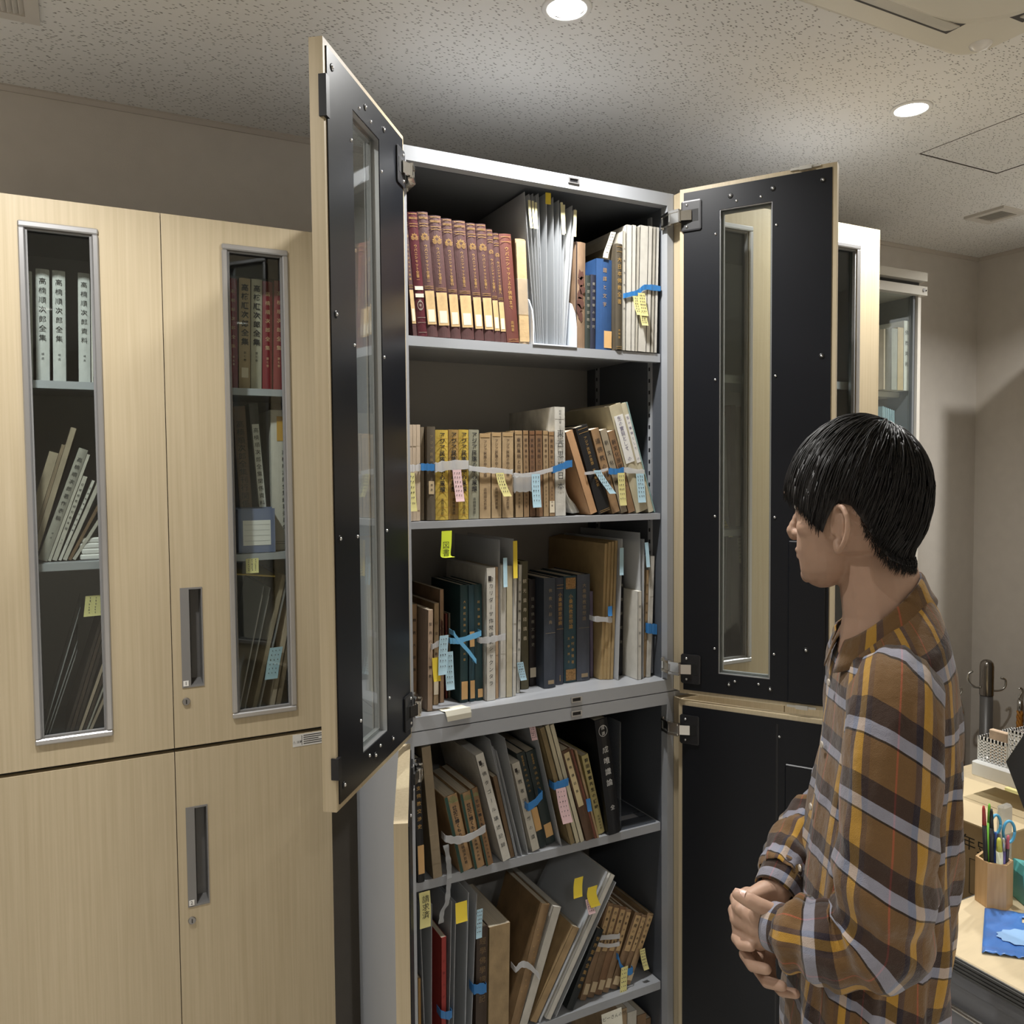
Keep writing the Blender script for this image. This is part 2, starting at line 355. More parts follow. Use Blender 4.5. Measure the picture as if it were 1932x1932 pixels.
def door(parent, name, side, w, z0, z1, loc, ang, window=None, handle=None, number=None, inner=False, plates=(), cover=None, catch=None, seam=None):
    """side 'L' hinge at left, 'R' hinge at right. window = (x0,x1,z0,z1) from hinge, ang = opening angle."""
    s = 1 if side == 'L' else -1
    def X(a, b): return (a, b) if s > 0 else (-b, -a)
    holes = []
    if window: q = .011; hole = (window[0]+q-.002, window[1]-q+.002, window[2]+q-.002, window[3]-q+.002); holes.append(hole)
    if handle: holes.append(handle)
    d = panel_holes(w, z0, z1, T, holes, s).build(name, WOOD, parent, loc=loc, rot=(0, 0, rad(-ang*s))); weld(d)
    if window:
        a, b, c, e = window; q = .011
        for nm, (p0, p1, r0, r1) in (('window_frame', (a, b, e-q, e)), ('window_frame', (a, b, c, c+q)), ('window_frame', (a, a+q, c+q, e-q)), ('window_frame', (b-q, b, c+q, e-q))):
            x0, x1 = X(p0, p1); f = MB(); f.cbox(x0, x1, -T-.005, -T-.0002, r0, r1, .0022)
            f.build(nm, ALU, d)
        i0, i1 = X(a+q, b-q); o0, o1 = X(hole[0], hole[1]); lv_ = MB(); k_ = .0012; c2_, e2_ = hole[2], hole[3]
        for bx in ((o0, o1, e2_-k_, e2_), (o0, o1, c2_, c2_+k_), (o0, o0+k_, c2_+k_, e2_-k_), (o1-k_, o1, c2_+k_, e2_-k_)): lv_.box(bx[0], bx[1], -T+.004, .0005, bx[2], bx[3])
        lv_.build('window_reveal', ALU, d)
        f = MB(); g_ = .0035
        for bx in ((i0, i1, e-q-g_, e-q), (i0, i1, c+q, c+q+g_), (i0, i0+g_, c+q+g_, e-q-g_), (i1-g_, i1, c+q+g_, e-q-g_)): f.box(bx[0], bx[1], -T+.001, -T+.009, bx[2], bx[3])
        f.build('glazing_bead', mat('grey_glazing_bead', (.22, .22, .22), .5), d)
        MB().box(o0+k_, o1-k_, -T+.010, -T+.013, c2_+k_, e2_-k_).build('glass', GLASS, d)
    if handle:
        a, b, c, e = handle; x0, x1 = X(a, b); k = .0035
        m = MB()
        xm = x0+.016  # flat strip then finger channel
        m.box(x0, xm, -T-.0012, -T+.004, c, e)
        m.box(xm, x1, -T-.0012, -T+.004, e-k, e); m.box(xm, x1, -T-.0012, -T+.004, c, c+k); m.box(x1-.002, x1, -T-.0012, -T+.004, c+k, e-k)
        m.build('handle', HGREY, d)
        ch = MB()
        ch.add([(xm, -T-.001, c+k), (xm, -T-.001, e-k), (xm+.004, -.001, e-k-.004), (xm+.004, -.001, c+k+.010),
                (x1-.002, -T-.001, c+k), (x1-.002, -T-.001, e-k), (x1-.004, -.001, e-k-.004), (x1-.004, -.001, c+k+.010)],
               [(0, 1, 2, 3), (3, 2, 6, 7), (7, 6, 5, 4), (0, 3, 7, 4), (1, 5, 6, 2)])
        ch.build('handle_channel', mat('dark_handle_channel', (.10, .098, .096), .4), d, fix=False)
        lk = MB().cyl((x0+.0065, -T-.003, c-.027), .0065, .003, 'y', 20, .0075); lk.build('lock', mat('dark_nickel_lock', (.28, .27, .26), .35, .8), d)
        MB().box(x0+.0055, x0+.0075, -T-.0034, -T-.003, c-.031, c-.023).build('keyhole', BLACK, d)
        if number:
            nb = MB().box(x0+.002, x0+.0115, -T-.0018, -T-.0012, c+.003, c+.0135).build('number_tag', WHITE, d)
            letter(nb, number, INK, .010, (x0+.0068, -T-.0020, c+.0082), name='number')
    if inner:
        q = .0085
        ih = [hole] if window else []
        m = MB(); xs = sorted({q, w-q, *[h[0] for h in ih], *[h[1] for h in ih]}); zs = sorted({z0+q, z1-q, *[h[2] for h in ih], *[h[3] for h in ih]})
        for a, b in zip(xs, xs[1:]):
            for c, e in zip(zs, zs[1:]):
                if not any(h[0] < (a+b)/2 < h[1] and h[2] < (c+e)/2 < h[3] for h in ih): m.box(*X(a, b), 0, .0018, c, e)
        ip = m.build('inner_sheet', BLACKP, d); weld(ip)
        def scr(x, z, big, y=.0018):
            if big: put('screw_well', WASH, d, (s*x, y, z), (rad(-90), 0, 0))
            put('screw', SCR, d, (s*x, y+(.0008 if big else 0), z), (rad(-90), 0, 0))
        if window:
            a, b, c, e = hole; cx = (a+b)/2
            for zz in (c-.012, e+.012): scr(cx-.018, zz, 0); scr(cx+.030, zz, 0)
            for fz in (.055, .345, .64, .95):
                for xx in (a-.008, b+.008): scr(xx, c+(e-c)*fz, 0)
            for xx in (.105, .188, w-.025):
                scr(xx, z1-.030, 1); scr(xx, z0+.030, 1)
            scr(w-.025, z0+(z1-z0)*.655, 1); scr(w-.025, z0+(z1-z0)*.36, 1)
        else:
            scr(.21, z1-.045, 0)
        for pz in plates:
            pl = MB().cbox(*X(.004, .046), .0018, .0050, pz-.031, pz+.031, .0028)
            po = pl.build('hinge_plate', BLACK, d)
            MB().box(*X(.012, .040), .0050, .0054, pz-.012, pz+.012).build('hinge_recess', mat('hinge_recess_black', (.003, .003, .003), .7), po)
            for dz in (-.022, .022): put('screw', SCR, po, (s*.016, .0050, pz+dz), (rad(-90), 0, 0))
        if cover:
            a, b, c, e = cover
            MB().cbox(*X(a, b), .0018, .006, c, e, .002).build('handle_cover', BLACKP, d)
            scr(a+.035, c+(e-c)*.33, 1, .006)
        if seam: MB().box(*X(seam-.002, seam+.002), .0018, .0026, z0+.02, z1-.02).build('sheet_seam', BLACK, d)
        if catch:
            for zc_, sg in catch:
                cm = MB(); cm.box(*X(w-.085, w-.030), -.006, .004, zc_-.0015, zc_+.0025); cm.box(*X(w-.068, w-.045), -.010, .007, zc_-.0035, zc_+.0035)
                cm.build('latch', mat('pale_latch', (.55, .54, .50), .4, .6), d)
    return d

def carcass(label, x0, x1, y0, y1, z0, z1, shelves, floor_t=.02, top_t=.026, name='cabinet', rail=True, inner=GREY_SHADE, st=.016):
    t = thing(name, label, 'cabinet', (x0, y0, z0)); W, Dp, H = x1-x0, y1-y0, z1-z0
    for a in (0, W-st):
        m = MB(); m.box(a, a+st, 0, Dp, 0, H); m.build('side_panel', GREY, t)
        b = a+st if a == 0 else a-.0015
        MB().box(b, b+.0015, .02, Dp-.004, floor_t, H-top_t).build('side_lining', inner, t)  # dark inner sheet, shade of the inside carried by its colour
    MB().box(st, W-st, 0, Dp, H-top_t, H).build('top_panel', GREY, t)
    MB().box(st, W-st, 0, Dp, 0, floor_t).build('bottom_panel', GREY, t)
    MB().box(st, W-st, .022, Dp-.004, H-top_t-.0012, H-top_t).build('top_shade_sheet', inner, t)  # added dark sheet standing in for the shade under the top
    MB().box(st, W-st, Dp-.004, Dp, floor_t, H-top_t).build('back_panel', mat('back_sheet_steel', (.40, .39, .37), .36, var=.02, scale=5), t)
    for z, th in shelves:
        sh = MB().box(st+.003, W-st-.003, .022, Dp-.006, z-z0-.003, z-z0)
        sh.box(st+.003, W-st-.003, .020, .022, z-z0-th, z-z0); sh.box(st+.003, W-st-.003, .034, .036, z-z0-th, z-z0-.003); sh.box(st+.003, W-st-.003, .022, .034, z-z0-th, z-z0-th+.0015)
        sh.build('shelf', GREY, t)
    return t

# --- left pale-wood pair, closed (its doors face the room at y = 1.695)
LX, LS, LR = -.160, .1464, .4485
LY = 1.695+T
cl = carcass('upper pale maple cabinet at left with two tall narrow glass windows', LX, LR, LY+.001, 2.025, 1.0775, 2.0925, [(1.778, .014), (1.444, .014)], floor_t=.03)
wl = dict(w=.3035)
door(cl, 'door', 'L', .3055, .0035, 1.015, (0, -.001, 0), 0, window=(.0755, .2015, .045, .972))
door(cl, 'door', 'R', .3015, .0035, 1.015, (LR-LX, -.001, 0), 0, window=(.0685, .1945, .045, .972), handle=(.2455, .2855, .118, .311), number='1')
cl2 = carcass('lower pale maple cabinet at left with plain closed doors', LX, LR, LY+.001, 2.025, .02, 1.0725, [(.70, .014), (.36, .014)])
door(cl2, 'door', 'L', .3055, .03, 1.0525, (0, -.001, 0), 0)
d2 = door(cl2, 'door', 'R', .3015, .03, 1.0525, (LR-LX, -.001, 0), 0, handle=(.2455, .2855, .744, .9415), number='2')
# small notice sticker at the top right of that door
st_ = MB().cbox(-.078, -.008, -T-.0006, -T, 1.0265, 1.0515, .0003).build('notice_sticker', mat('pale_sticker', (.62, .61, .58), .5), d2)
for k in range(5): MB().box(-.056, -.013-(.012 if k == 2 else 0), -T-.0009, -T-.0006, 1.0475-k*.0042, 1.0489-k*.0042).build('print_line', INK, st_)
MB().box(-.060, -.0592, -T-.0009, -T-.0006, 1.029, 1.049).build('print_line', INK, st_)
letter(st_, '⚠ 注意', INK, .0055, (-.069, -T-.0009, 1.036), vertical=False, name='print')

# --- middle cabinet, opened
MX0, MX1, MY0, MY1 = .5148, 1.1268, 1.420, 1.735
cm = carcass('tall grey steel upper cabinet standing open, full of old books', MX0, MX1, MY0, MY1, 1.130, 2.1875, [(1.855, .018), (1.514, .013)], floor_t=.0255)
def catch_slot(parent, x, z, y=0):
    c = MB()
    for b in ((-.0125, .0125, .0035, .0055), (-.0125, .0125, -.0055, -.0035), (-.0125, -.0095, -.0035, .0035), (.0095, .0125, -.0035, .0035)): c.box(x+b[0], x+b[1], y-.0025, y, z+b[2], z+b[3])
    co = c.build('catch_plate', ALU, parent); MB().box(x-.0095, x+.0095, y-.0006, y, z-.0035, z+.0035).build('catch_slot', BLACK, co)
catch_slot(cm, .880-MX0, 1.0475); catch_slot(cm, .880-MX0, .0135)
# slotted uprights on the inner side walls
def upright(parent, x, y, z0, z1):
    u = MB().box(x-.002, x+.002, y-.006, y+.006, z0, z1).build('slotted_upright', GREY, parent)
    for k in range(int((z1-z0-.02)/.025)):
        MB().box(x-.0024, x+.0024, y-.0025, y+.0025, z0+.012+k*.025, z0+.020+k*.025).build('slot', BLACK, u)
upright(cm, MX1-MX0-.0195, .262, .03, 1.02); upright(cm, MX1-MX0-.0195, .055, .03, 1.02)
cm2 = carcass('grey steel lower cabinet standing open under the book cabinet', MX0, MX1, MY0, MY1, .02, 1.128, [(.836, .018), (.478, .018), (.12, .018)], top_t=.026)
catch_slot(cm2, .880-MX0, 1.095)
# doors: hinge points and free edges as found in the photograph
dl = door(cm, 'door', 'L', .338, .004, 1.055, (.512-MX0, 1.383-MY0, 0), 128.3, window=(.118, .248, .045, 1.010), inner=True, plates=(.995, .056), handle=(.30, .325, .05, .23))
dr = door(cm, 'door', 'R', .306, .004, 1.055, (1.118-MX0, 1.387-MY0, 0), 123.2, window=(.074, .196, .045, 1.010), inner=True, plates=(.998, .058), cover=(.222, .292, .015, .335), catch=((1.0535, 1), (.0055, -1)), handle=(.235, .27, .05, .23))
dll = door(cm2, 'door', 'L', .345, .08, 1.0965, (.515-MX0, 1.398-MY0, 0), 111.0, inner=True, plates=(1.040, .15))
drl = door(cm2, 'door', 'R', .306, .08, 1.0965, (1.118-MX0, 1.390-MY0, 0), 121.5, inner=True, plates=(1.038, .15), cover=(.222, .292, .70, 1.00), seam=.206)
# black closing bracket on the free edge of the left door
for z in (.985, .06): MB().box(.329, .3405, -.006, .005, z-.035 if z > .5 else z-.010, z+.020).build('closing_bracket', BLACK, dl)
def hinge_arm(parent, doorobj, side, pz, jx, jy):
    s = 1 if side == 'L' else -1
    M = Matrix.Translation(doorobj.location) @ doorobj.rotation_euler.to_matrix().to_4x4()
    a = M @ Vector((s*.026, .006, pz)); b = M @ Vector((s*.004, .014, pz)); e = Vector((jx, jy, pz))
    m_ = (b+e)/2+(M.to_3x3() @ Vector((0, .008, 0)))
    k = MB(); k.strip([a, b, m_], (0, 0, 1), .020, .005); k.strip([m_, (m_+e)/2, e], (0, 0, 1), .026, .004)
    for dz in (-.011, .011): k.strip([b+Vector((0, 0, dz)), m_+Vector((0, 0, dz)), e+Vector((0, 0, dz))], (0, 0, 1), .005, .010)
    k.tube([m_+Vector((0, 0, -.015)), m_+Vector((0, 0, .015))], .0035, 8); k.tube([e+Vector((0, 0, -.016)), e+Vector((0, 0, .016))], .004, 8)
    k.tube([b+Vector((0, 0, -.012)), b+Vector((0, 0, .012))], .0035, 8)
    k.build('hinge_arm', CHROME, parent)
for pz in (.998, .058): hinge_arm(cm, dr, 'R', pz, 1.107-MX0, .010)
for pz in (.995, .056): hinge_arm(cm, dl, 'L', pz, .534-MX0, .010)
hinge_arm(cm2, drl, 'R', 1.038, 1.107-MX0, .010); hinge_arm(cm2, dll, 'L', 1.040, .534-MX0, .010)

# --- right cabinet, closed
RX0, RX1 = 1.1285, 1.7405
cr_ = carcass('upper pale maple cabinet behind the open right door, partly hidden', RX0, RX1, 1.4215, 1.735, 1.130, 2.1875, [(1.82, .018), (1.47, .014)])
door(cr_, 'door', 'L', .3045, .004, 1.0555, (0, -.001, 0), 0, window=(.0755, .2015, .045, 1.010))
door(cr_, 'door', 'R', .3045, .004, 1.0555, (RX1-RX0, -.001, 0), 0, window=(.0700, .1960, .045, 1.010), handle=(.2485, .2885, .118, .311))
cr2 = carcass('lower pale maple cabinet behind the standing man', RX0, RX1, 1.4215, 1.735, .02, 1.128, [(.836, .018), (.478, .018)])
door(cr2, 'door', 'L', .3045, .08, 1.0965, (0, -.001, 0), 0)
door(cr2, 'door', 'R', .3045, .08, 1.0965, (RX1-RX0, -.001, 0), 0, handle=(.2485, .2885, .744, .9415))

# --- far steel bookcase with sliding glass
BX0, BX1, BY0, BY1 = 1.78, 2.340, 1.730, 2.025
bc = thing('bookcase', 'white steel bookcase with sliding glass doors near the far right corner', 'bookcase', (BX0, BY0, 0))
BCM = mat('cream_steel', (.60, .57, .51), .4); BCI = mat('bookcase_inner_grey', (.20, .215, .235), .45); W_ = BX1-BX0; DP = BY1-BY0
for a in (0, W_-.014): MB().box(a, a+.014, 0, DP, .05, 2.15).build('side_panel', BCM, bc)
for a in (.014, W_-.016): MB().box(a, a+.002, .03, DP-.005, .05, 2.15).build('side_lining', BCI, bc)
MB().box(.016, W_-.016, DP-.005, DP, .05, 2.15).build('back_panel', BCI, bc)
MB().box(0, W_, 0, DP, .0, .05).build('plinth', BCM, bc)
MB().box(-.0, W_+.016, -.010, DP, 2.189, 2.215).build('header', BCM, bc)
MB().box(-.0, W_+.010, .015, DP, 2.170, 2.189).build('header_groove', mat('dark_groove', (.04, .04, .04), .6), bc)
hd = MB().box(-.0, W_+.016, -.010, DP, 2.145, 2.172).build('header', BCM, bc)
MB().cyl((W_-.002, -.013, 2.160), .0055, .003, 'y', 14).build('lock', ALU, hd); MB().cyl((W_+.009, -.0115, 2.160), .0028, .0015, 'y', 10).build('keyhole', BLACK, hd)
for z in (1.851, 1.55, 1.24, .93, .62, .32): MB().box(.016, W_-.016, .06, DP-.006, z-.016, z).build('shelf', BCM, bc)
MB().box(W_/2, W_-.016, .012, .016, .06, 2.145).build('glass_door', GLASS, bc); MB().box(.014, W_/2+.03, .022, .026, .06, 2.145).build('glass_door', GLASS, bc)
MB().box(W_-.026, W_-.016, .008, .020, .06, 2.145).build('glass_rail', mat('grey_glass_rail', (.16, .17, .18), .4), bc)

# --- tall grey locker against the right wall, just past the picture's edge
lk = thing('locker', 'tall grey steel locker against the right wall beyond the picture edge', 'locker', (2.705, 1.36, 0)); LKM = mat('locker_grey', (.45, .45, .44), .45)
MB().box(0, .362, 0, .235, .03, 2.165).build('body', LKM, lk); MB().box(.01, .352, .01, .225, 0, .03).build('plinth', BLACK, lk)
for k in range(2): MB().box(.004+k*.180, .178+k*.180, -.012, 0, .06, 2.14).build('door', LKM, lk)
# x left, x right, y front, shelf z, thickness, height, lean, cover, style, spine text, depth, label, group
BOOKS = [
(0.5515, 0.5605, 1.452, 1.856, 0.009, 0.2261, -4.54, 'maroon', 'palmette', 'ウパニシャット全書', 0.15, 'maroon gilt-stamped volume mostly hidden behind the open left door, top shelf', 'maroon volumes'),
(0.561, 0.5801, 1.452, 1.856, 0.019, 0.2246, -4.54, 'maroon2', 'maroonlib', 'ウパニシャット全書一', 0.15, 'shiny maroon volume with round library stamp on its spine, top shelf', 'maroon volumes'),
(0.5803, 0.6014, 1.452, 1.856, 0.021, 0.2278, -4.54, 'maroon', 'palmette', 'ウパニシャット全書二', 0.15, 'maroon gilt-stamped volume with pale spine patch, second of the full row from the left', 'maroon volumes'),
(0.6018, 0.6271, 1.452, 1.856, 0.0252, 0.2239, -4.54, 'maroon', 'palmette', 'ウパニシャット全書三', 0.15, 'maroon gilt-stamped volume with pale spine patch, third of the full row from the left', 'maroon volumes'),
(0.6277, 0.6486, 1.452, 1.856, 0.0208, 0.2218, -4.54, 'maroon', 'palmette', 'ウパニシャット全書四', 0.15, 'maroon gilt-stamped volume with pale spine patch, fourth of the full row from the left', 'maroon volumes'),
(0.6495, 0.6764, 1.452, 1.856, 0.0268, 0.221, -4.54, 'maroon', 'palmette', 'ウパニシャット全書五', 0.15, 'maroon gilt-stamped volume with pale spine patch, fifth of the full row from the left', 'maroon volumes'),
(0.6777, 0.6969, 1.452, 1.856, 0.0191, 0.22, -4.54, 'maroon', 'palmette', 'ウパニシャット全書六', 0.15, 'maroon gilt-stamped volume with pale spine patch, sixth of the full row from the left', 'maroon volumes'),
(0.6979, 0.7193, 1.452, 1.856, 0.0213, 0.2211, -4.54, 'maroon', 'palmette', 'ウパニシャット全書七', 0.15, 'maroon gilt-stamped volume with pale spine patch, seventh of the full row from the left', 'maroon volumes'),
(0.7196, 0.7326, 1.452, 1.856, 0.013, 0.2138, -4.54, 'maroon', 'palmette', 'ウパニシャット全書八', 0.15, 'maroon gilt-stamped volume with pale spine patch, eighth of the full row from the left', 'maroon volumes'),
(0.7329, 0.7453, 1.452, 1.856, 0.0124, 0.2083, -4.54, 'maroon', 'palmette', 'ウパニシャット全書九', 0.15, 'maroon gilt-stamped volume with pale spine patch, ninth of the full row from the left', 'maroon volumes'),
(0.7463, 0.7728, 1.452, 1.856, 0.0264, 0.2086, -4.54, 'redbrown', 'gold', 'ウパニシャットより佛教まで', 0.15, 'red-brown volume with gilt title at the right end of the maroon row', ''),
(0.773, 0.795, 1.452, 1.856, 0.022, 0.2032, -2.14, 'kraft', 'wrapped', '', 0.15, 'tan book mended with clear tape, left of the clear files', ''),
(0.8998, 0.9246, 1.452, 1.856, 0.0248, 0.2133, 0.82, 'tornbrown', 'torn', '', 0.2, 'tall dark book with torn tan spine right of the clear files', ''),
(0.9252, 0.9378, 1.452, 1.856, 0.0126, 0.1488, 0.82, 'darkgreen', 'silver', '印度哲學宗教史', 0.15, 'thin dark green volume beside the blue book on the top shelf', ''),
(0.938, 0.9507, 1.452, 1.856, 0.0127, 0.1516, 0.82, 'navy', 'silver', '東洋語學の研究', 0.15, 'thin navy volume directly left of the blue book', ''),
(0.9515, 0.9896, 1.452, 1.856, 0.0381, 0.1857, 0.82, 'blue', 'bluelabel', '國譯と文字', 0.15, 'bright blue book with tan label at the foot of its spine', ''),
(0.9912, 1.008, 1.439, 1.856, 0.0168, 0.2175, 0.42, 'olivebrown', 'gold', '大日本佛教全書', 0.19, 'dark brown book with large gilt title left of the white packets', ''),
(1.009, 1.0159, 1.438, 1.856, 0.0069, 0.2451, 0.44, 'offwhite', 'inkvert', '大乗佛典和譯', 0.22, "white paper packet tied in blue tape, first from the left at the shelf's right end", 'white packets on the top shelf'),
(1.0166, 1.03, 1.438, 1.856, 0.0134, 0.2591, 0.86, 'whitepaper', 'plain', '', 0.22, "white paper packet tied in blue tape, second from the left at the shelf's right end", 'white packets on the top shelf'),
(1.0302, 1.04, 1.438, 1.856, 0.0098, 0.2604, 0.92, 'whitepaper', 'plain', '', 0.22, "white paper packet tied in blue tape, third from the left at the shelf's right end", 'white packets on the top shelf'),
(1.0402, 1.0471, 1.438, 1.856, 0.0069, 0.2591, 1.5, 'offwhite', 'plain', '', 0.22, "white paper packet tied in blue tape, fourth from the left at the shelf's right end", 'white packets on the top shelf'),
(1.0477, 1.0686, 1.438, 1.856, 0.0209, 0.2625, 1.57, 'whitepaper', 'plain', '', 0.22, "white paper packet tied in blue tape, fifth from the left at the shelf's right end", 'white packets on the top shelf'),
(1.0692, 1.0792, 1.438, 1.856, 0.01, 0.2635, 1.54, 'whitepaper', 'plain', '', 0.22, "white paper packet tied in blue tape, sixth from the left at the shelf's right end", 'white packets on the top shelf'),
(1.0817, 1.0881, 1.438, 1.856, 0.0064, 0.2636, 1.54, 'offwhite', 'plain', '', 0.22, "white paper packet tied in blue tape, seventh from the left at the shelf's right end", 'white packets on the top shelf'),
(1.0903, 1.0971, 1.438, 1.856, 0.0068, 0.2637, 1.54, 'whitepaper', 'plain', '', 0.22, "white paper packet tied in blue tape, eighth from the left at the shelf's right end", 'white packets on the top shelf'),
(0.5395, 0.5461, 1.452, 1.515, 0.0066, 0.1784, 0.74, 'palebeige', 'pages', '', 0.13, 'leftmost of three thin beige pamphlets at the left of the second shelf', 'beige pamphlets'),
(0.5464, 0.5534, 1.452, 1.515, 0.007, 0.1785, 0.77, 'palebeige', 'pages', '', 0.13, 'middle of three thin beige pamphlets at the left of the second shelf', 'beige pamphlets'),
(0.5537, 0.5613, 1.452, 1.515, 0.0076, 0.1787, 0.74, 'palebeige', 'pages', '', 0.13, 'right-hand of three thin beige pamphlets at the left of the second shelf', 'beige pamphlets'),
(0.5658, 0.5738, 1.462, 1.515, 0.008, 0.1749, 0.52, 'greybrown', 'plain', '', 0.15, 'narrow grey-brown book with blue tape between the beige pamphlets and the dark one', ''),
(0.5749, 0.5912, 1.452, 1.515, 0.0163, 0.1753, 0.59, 'darkbrowng', 'boxlabel', 'アジア民族の', 0.15, 'dark brown clothbound book with small paper label left of the yellow books', ''),
(0.5916, 0.6173, 1.452, 1.515, 0.0257, 0.1694, 0.54, 'yellow', 'bigink', 'アジア民族の中心思想', 0.15, 'yellow patterned volume, leftmost of the yellow trio', ''),
(0.6179, 0.6382, 1.452, 1.515, 0.0203, 0.1704, 0.74, 'yellowbrown', 'bigink', 'アジア民族の中心思想', 0.15, 'brownish yellow volume in the middle of the yellow trio', ''),
(0.6389, 0.6591, 1.452, 1.515, 0.0202, 0.1707, 0.7, 'yellow', 'bigink', 'アジア民族の中心思想', 0.15, 'yellow patterned volume, rightmost of the yellow trio', ''),
(0.6604, 0.6816, 1.452, 1.515, 0.0212, 0.1711, 0.57, 'greygreen', 'bigink', 'アジア民族の中心思想', 0.15, 'grey-green volume with bold black title right of the yellow trio', ''),
(0.6826, 0.7077, 1.452, 1.515, 0.0251, 0.1641, 0.57, 'tan', 'ink2', 'アジア民族の中心思想', 0.15, 'tan paper-covered volume, left of three matching tan ones', 'tan volumes'),
(0.7084, 0.7308, 1.452, 1.515, 0.0224, 0.1668, 0.57, 'tan', 'ink2', 'アジア民族の中心思想', 0.15, 'tan paper-covered volume, middle of three matching tan ones', 'tan volumes'),
(0.7315, 0.7573, 1.452, 1.515, 0.0258, 0.1672, 0.57, 'tan', 'ink2', 'アジア民族の中心思想', 0.15, 'tan paper-covered volume with yellow note, right of three matching tan ones', 'tan volumes'),
(0.7614, 0.7793, 1.452, 1.515, 0.0179, 0.1713, -0.22, 'oldtan', 'ink2', '東西思想と日本', 0.15, 'thin brown paper-covered book, first from the left of six in clear wrap', 'thin brown wrapped books'),
(0.78, 0.7929, 1.452, 1.515, 0.0129, 0.1717, -0.22, 'oldbrown', 'ink2', '東西思想と日本', 0.15, 'thin brown paper-covered book, second from the left of six in clear wrap', 'thin brown wrapped books'),
(0.794, 0.8073, 1.452, 1.515, 0.0133, 0.1713, -0.22, 'stainbrown', 'ink2', '東西思想と日本', 0.15, 'thin brown paper-covered book, third from the left of six in clear wrap', 'thin brown wrapped books'),
(0.808, 0.8246, 1.452, 1.515, 0.0166, 0.1721, -0.22, 'stainbrown2', 'ink2', '東西思想と日本', 0.15, 'thin brown paper-covered book, fourth from the left of six in clear wrap', 'thin brown wrapped books'),
(0.8253, 0.8381, 1.452, 1.515, 0.0128, 0.172, -0.22, 'oldtan', 'ink2', '東西思想と日本', 0.15, 'thin brown paper-covered book, fifth from the left of six in clear wrap', 'thin brown wrapped books'),
(0.8385, 0.8521, 1.452, 1.515, 0.0136, 0.1703, -0.22, 'oldbrown', 'ink2lab', '東西思想と日本', 0.15, 'thin brown paper-covered book, sixth from the left of six in clear wrap', 'thin brown wrapped books'),
(0.8536, 0.8775, 1.452, 1.515, 0.0239, 0.2206, -0.22, 'ragwhite', 'rag', '東西思想日本', 0.2, 'ragged white paper bundle with brush lettering and blue tie on the second shelf', ''),
(0.937, 0.956, 1.452, 1.515, 0.0179, 0.1795, -19.22, 'peach', 'plain', '', 0.15, 'peach-edged book leaning left, beside the white paper bundle', ''),
(0.9579, 0.989, 1.452, 1.515, 0.0296, 0.1871, -17.57, 'blackcloth', 'gold', 'アジア民族の思想 高楠順次郎', 0.15, 'black hardcover leaning on the second shelf with a pale blue note', ''),
(0.9914, 1.0129, 1.452, 1.515, 0.0206, 0.1829, -17.01, 'brownold', 'inkvert', '道佛教の精髄', 0.15, 'brown worn book leaning just right of the black hardcover', ''),
(1.0141, 1.0322, 1.452, 1.515, 0.0173, 0.182, -17.09, 'greytan', 'inkvert', '新文化原理', 0.15, 'grey-tan worn book leaning, with a yellow note, second shelf', ''),
(1.033, 1.0526, 1.452, 1.515, 0.0187, 0.1792, -17.3, 'brownold2', 'inkvert', '新文化原理として', 0.15, 'small brown worn book leaning against the tall cream volumes', ''),
(1.0538, 1.0854, 1.452, 1.515, 0.0302, 0.2357, -17.3, 'cream', 'slip', '生の實現として の佛教', 0.2, 'tall cream volume leaning, left of the pair with white title strips', 'tall cream volumes'),
(1.0858, 1.1005, 1.452, 1.515, 0.014, 0.2416, -17.3, 'cream2', 'slip', '生の實現として の佛教', 0.2, 'tall cream volume leaning, right of the pair with white title strips', 'tall cream volumes'),
(1.1006, 1.1046, 1.452, 1.515, 0.0038, 0.2461, -17.3, 'teal', 'plain', '', 0.2, 'thin pale teal folder leaning at the right end of the second shelf', ''),
(0.5505, 0.5614, 1.485, 1.156, 0.0109, 0.198, 1.01, 'brownold', 'inkvert', '釋教大師傳', 0.15, 'brown-edged book at the far left of the third shelf', ''),
(0.5667, 0.5775, 1.4441, 1.156, 0.0108, 0.1915, 1.17, 'beigebk', 'inkvert', '聖典パーリ佛教', 0.16, 'pinkish beige book standing forward at the left of the third shelf', ''),
(0.5934, 0.6042, 1.4793, 1.156, 0.0108, 0.1973, 1.13, 'oldtan', 'lablow', '印度佛教', 0.15, 'tan worn book with library label behind the beige one', ''),
(0.61, 0.6197, 1.4885, 1.156, 0.0097, 0.2219, 0.59, 'tornbrown2', 'torn', '', 0.15, 'tall brown book with crumbling spine beside the blue notes', ''),
(0.6314, 0.6367, 1.5109, 1.156, 0.0053, 0.1697, 0.74, 'redthin', 'inkvert', '起信論', 0.15, 'thin red book with dark title on the third shelf', ''),
(0.6391, 0.6445, 1.5143, 1.156, 0.0054, 0.1695, 0.74, 'greybrown', 'plain', '', 0.15, 'thin grey-brown book next to the thin red one', ''),
(0.6451, 0.6612, 1.4685, 1.156, 0.0161, 0.2302, 0.74, 'deepgreen', 'gold2', '大乗起信論疏\u3000長老共著', 0.15, 'dark teal-green volume, thickest of three tied with blue ribbon', 'dark green volumes'),
(0.6648, 0.6764, 1.468, 1.156, 0.0116, 0.2296, 0.17, 'deepgreen2', 'lablow2', '', 0.15, 'narrow blue-green volume in the middle of the ribbon-tied three', 'dark green volumes'),
(0.6776, 0.694, 1.4685, 1.156, 0.0164, 0.2296, 0.0, 'deepgreen', 'gold2lab', '起信論義記註', 0.15, 'dark green volume, right of the ribbon-tied three', 'dark green volumes'),
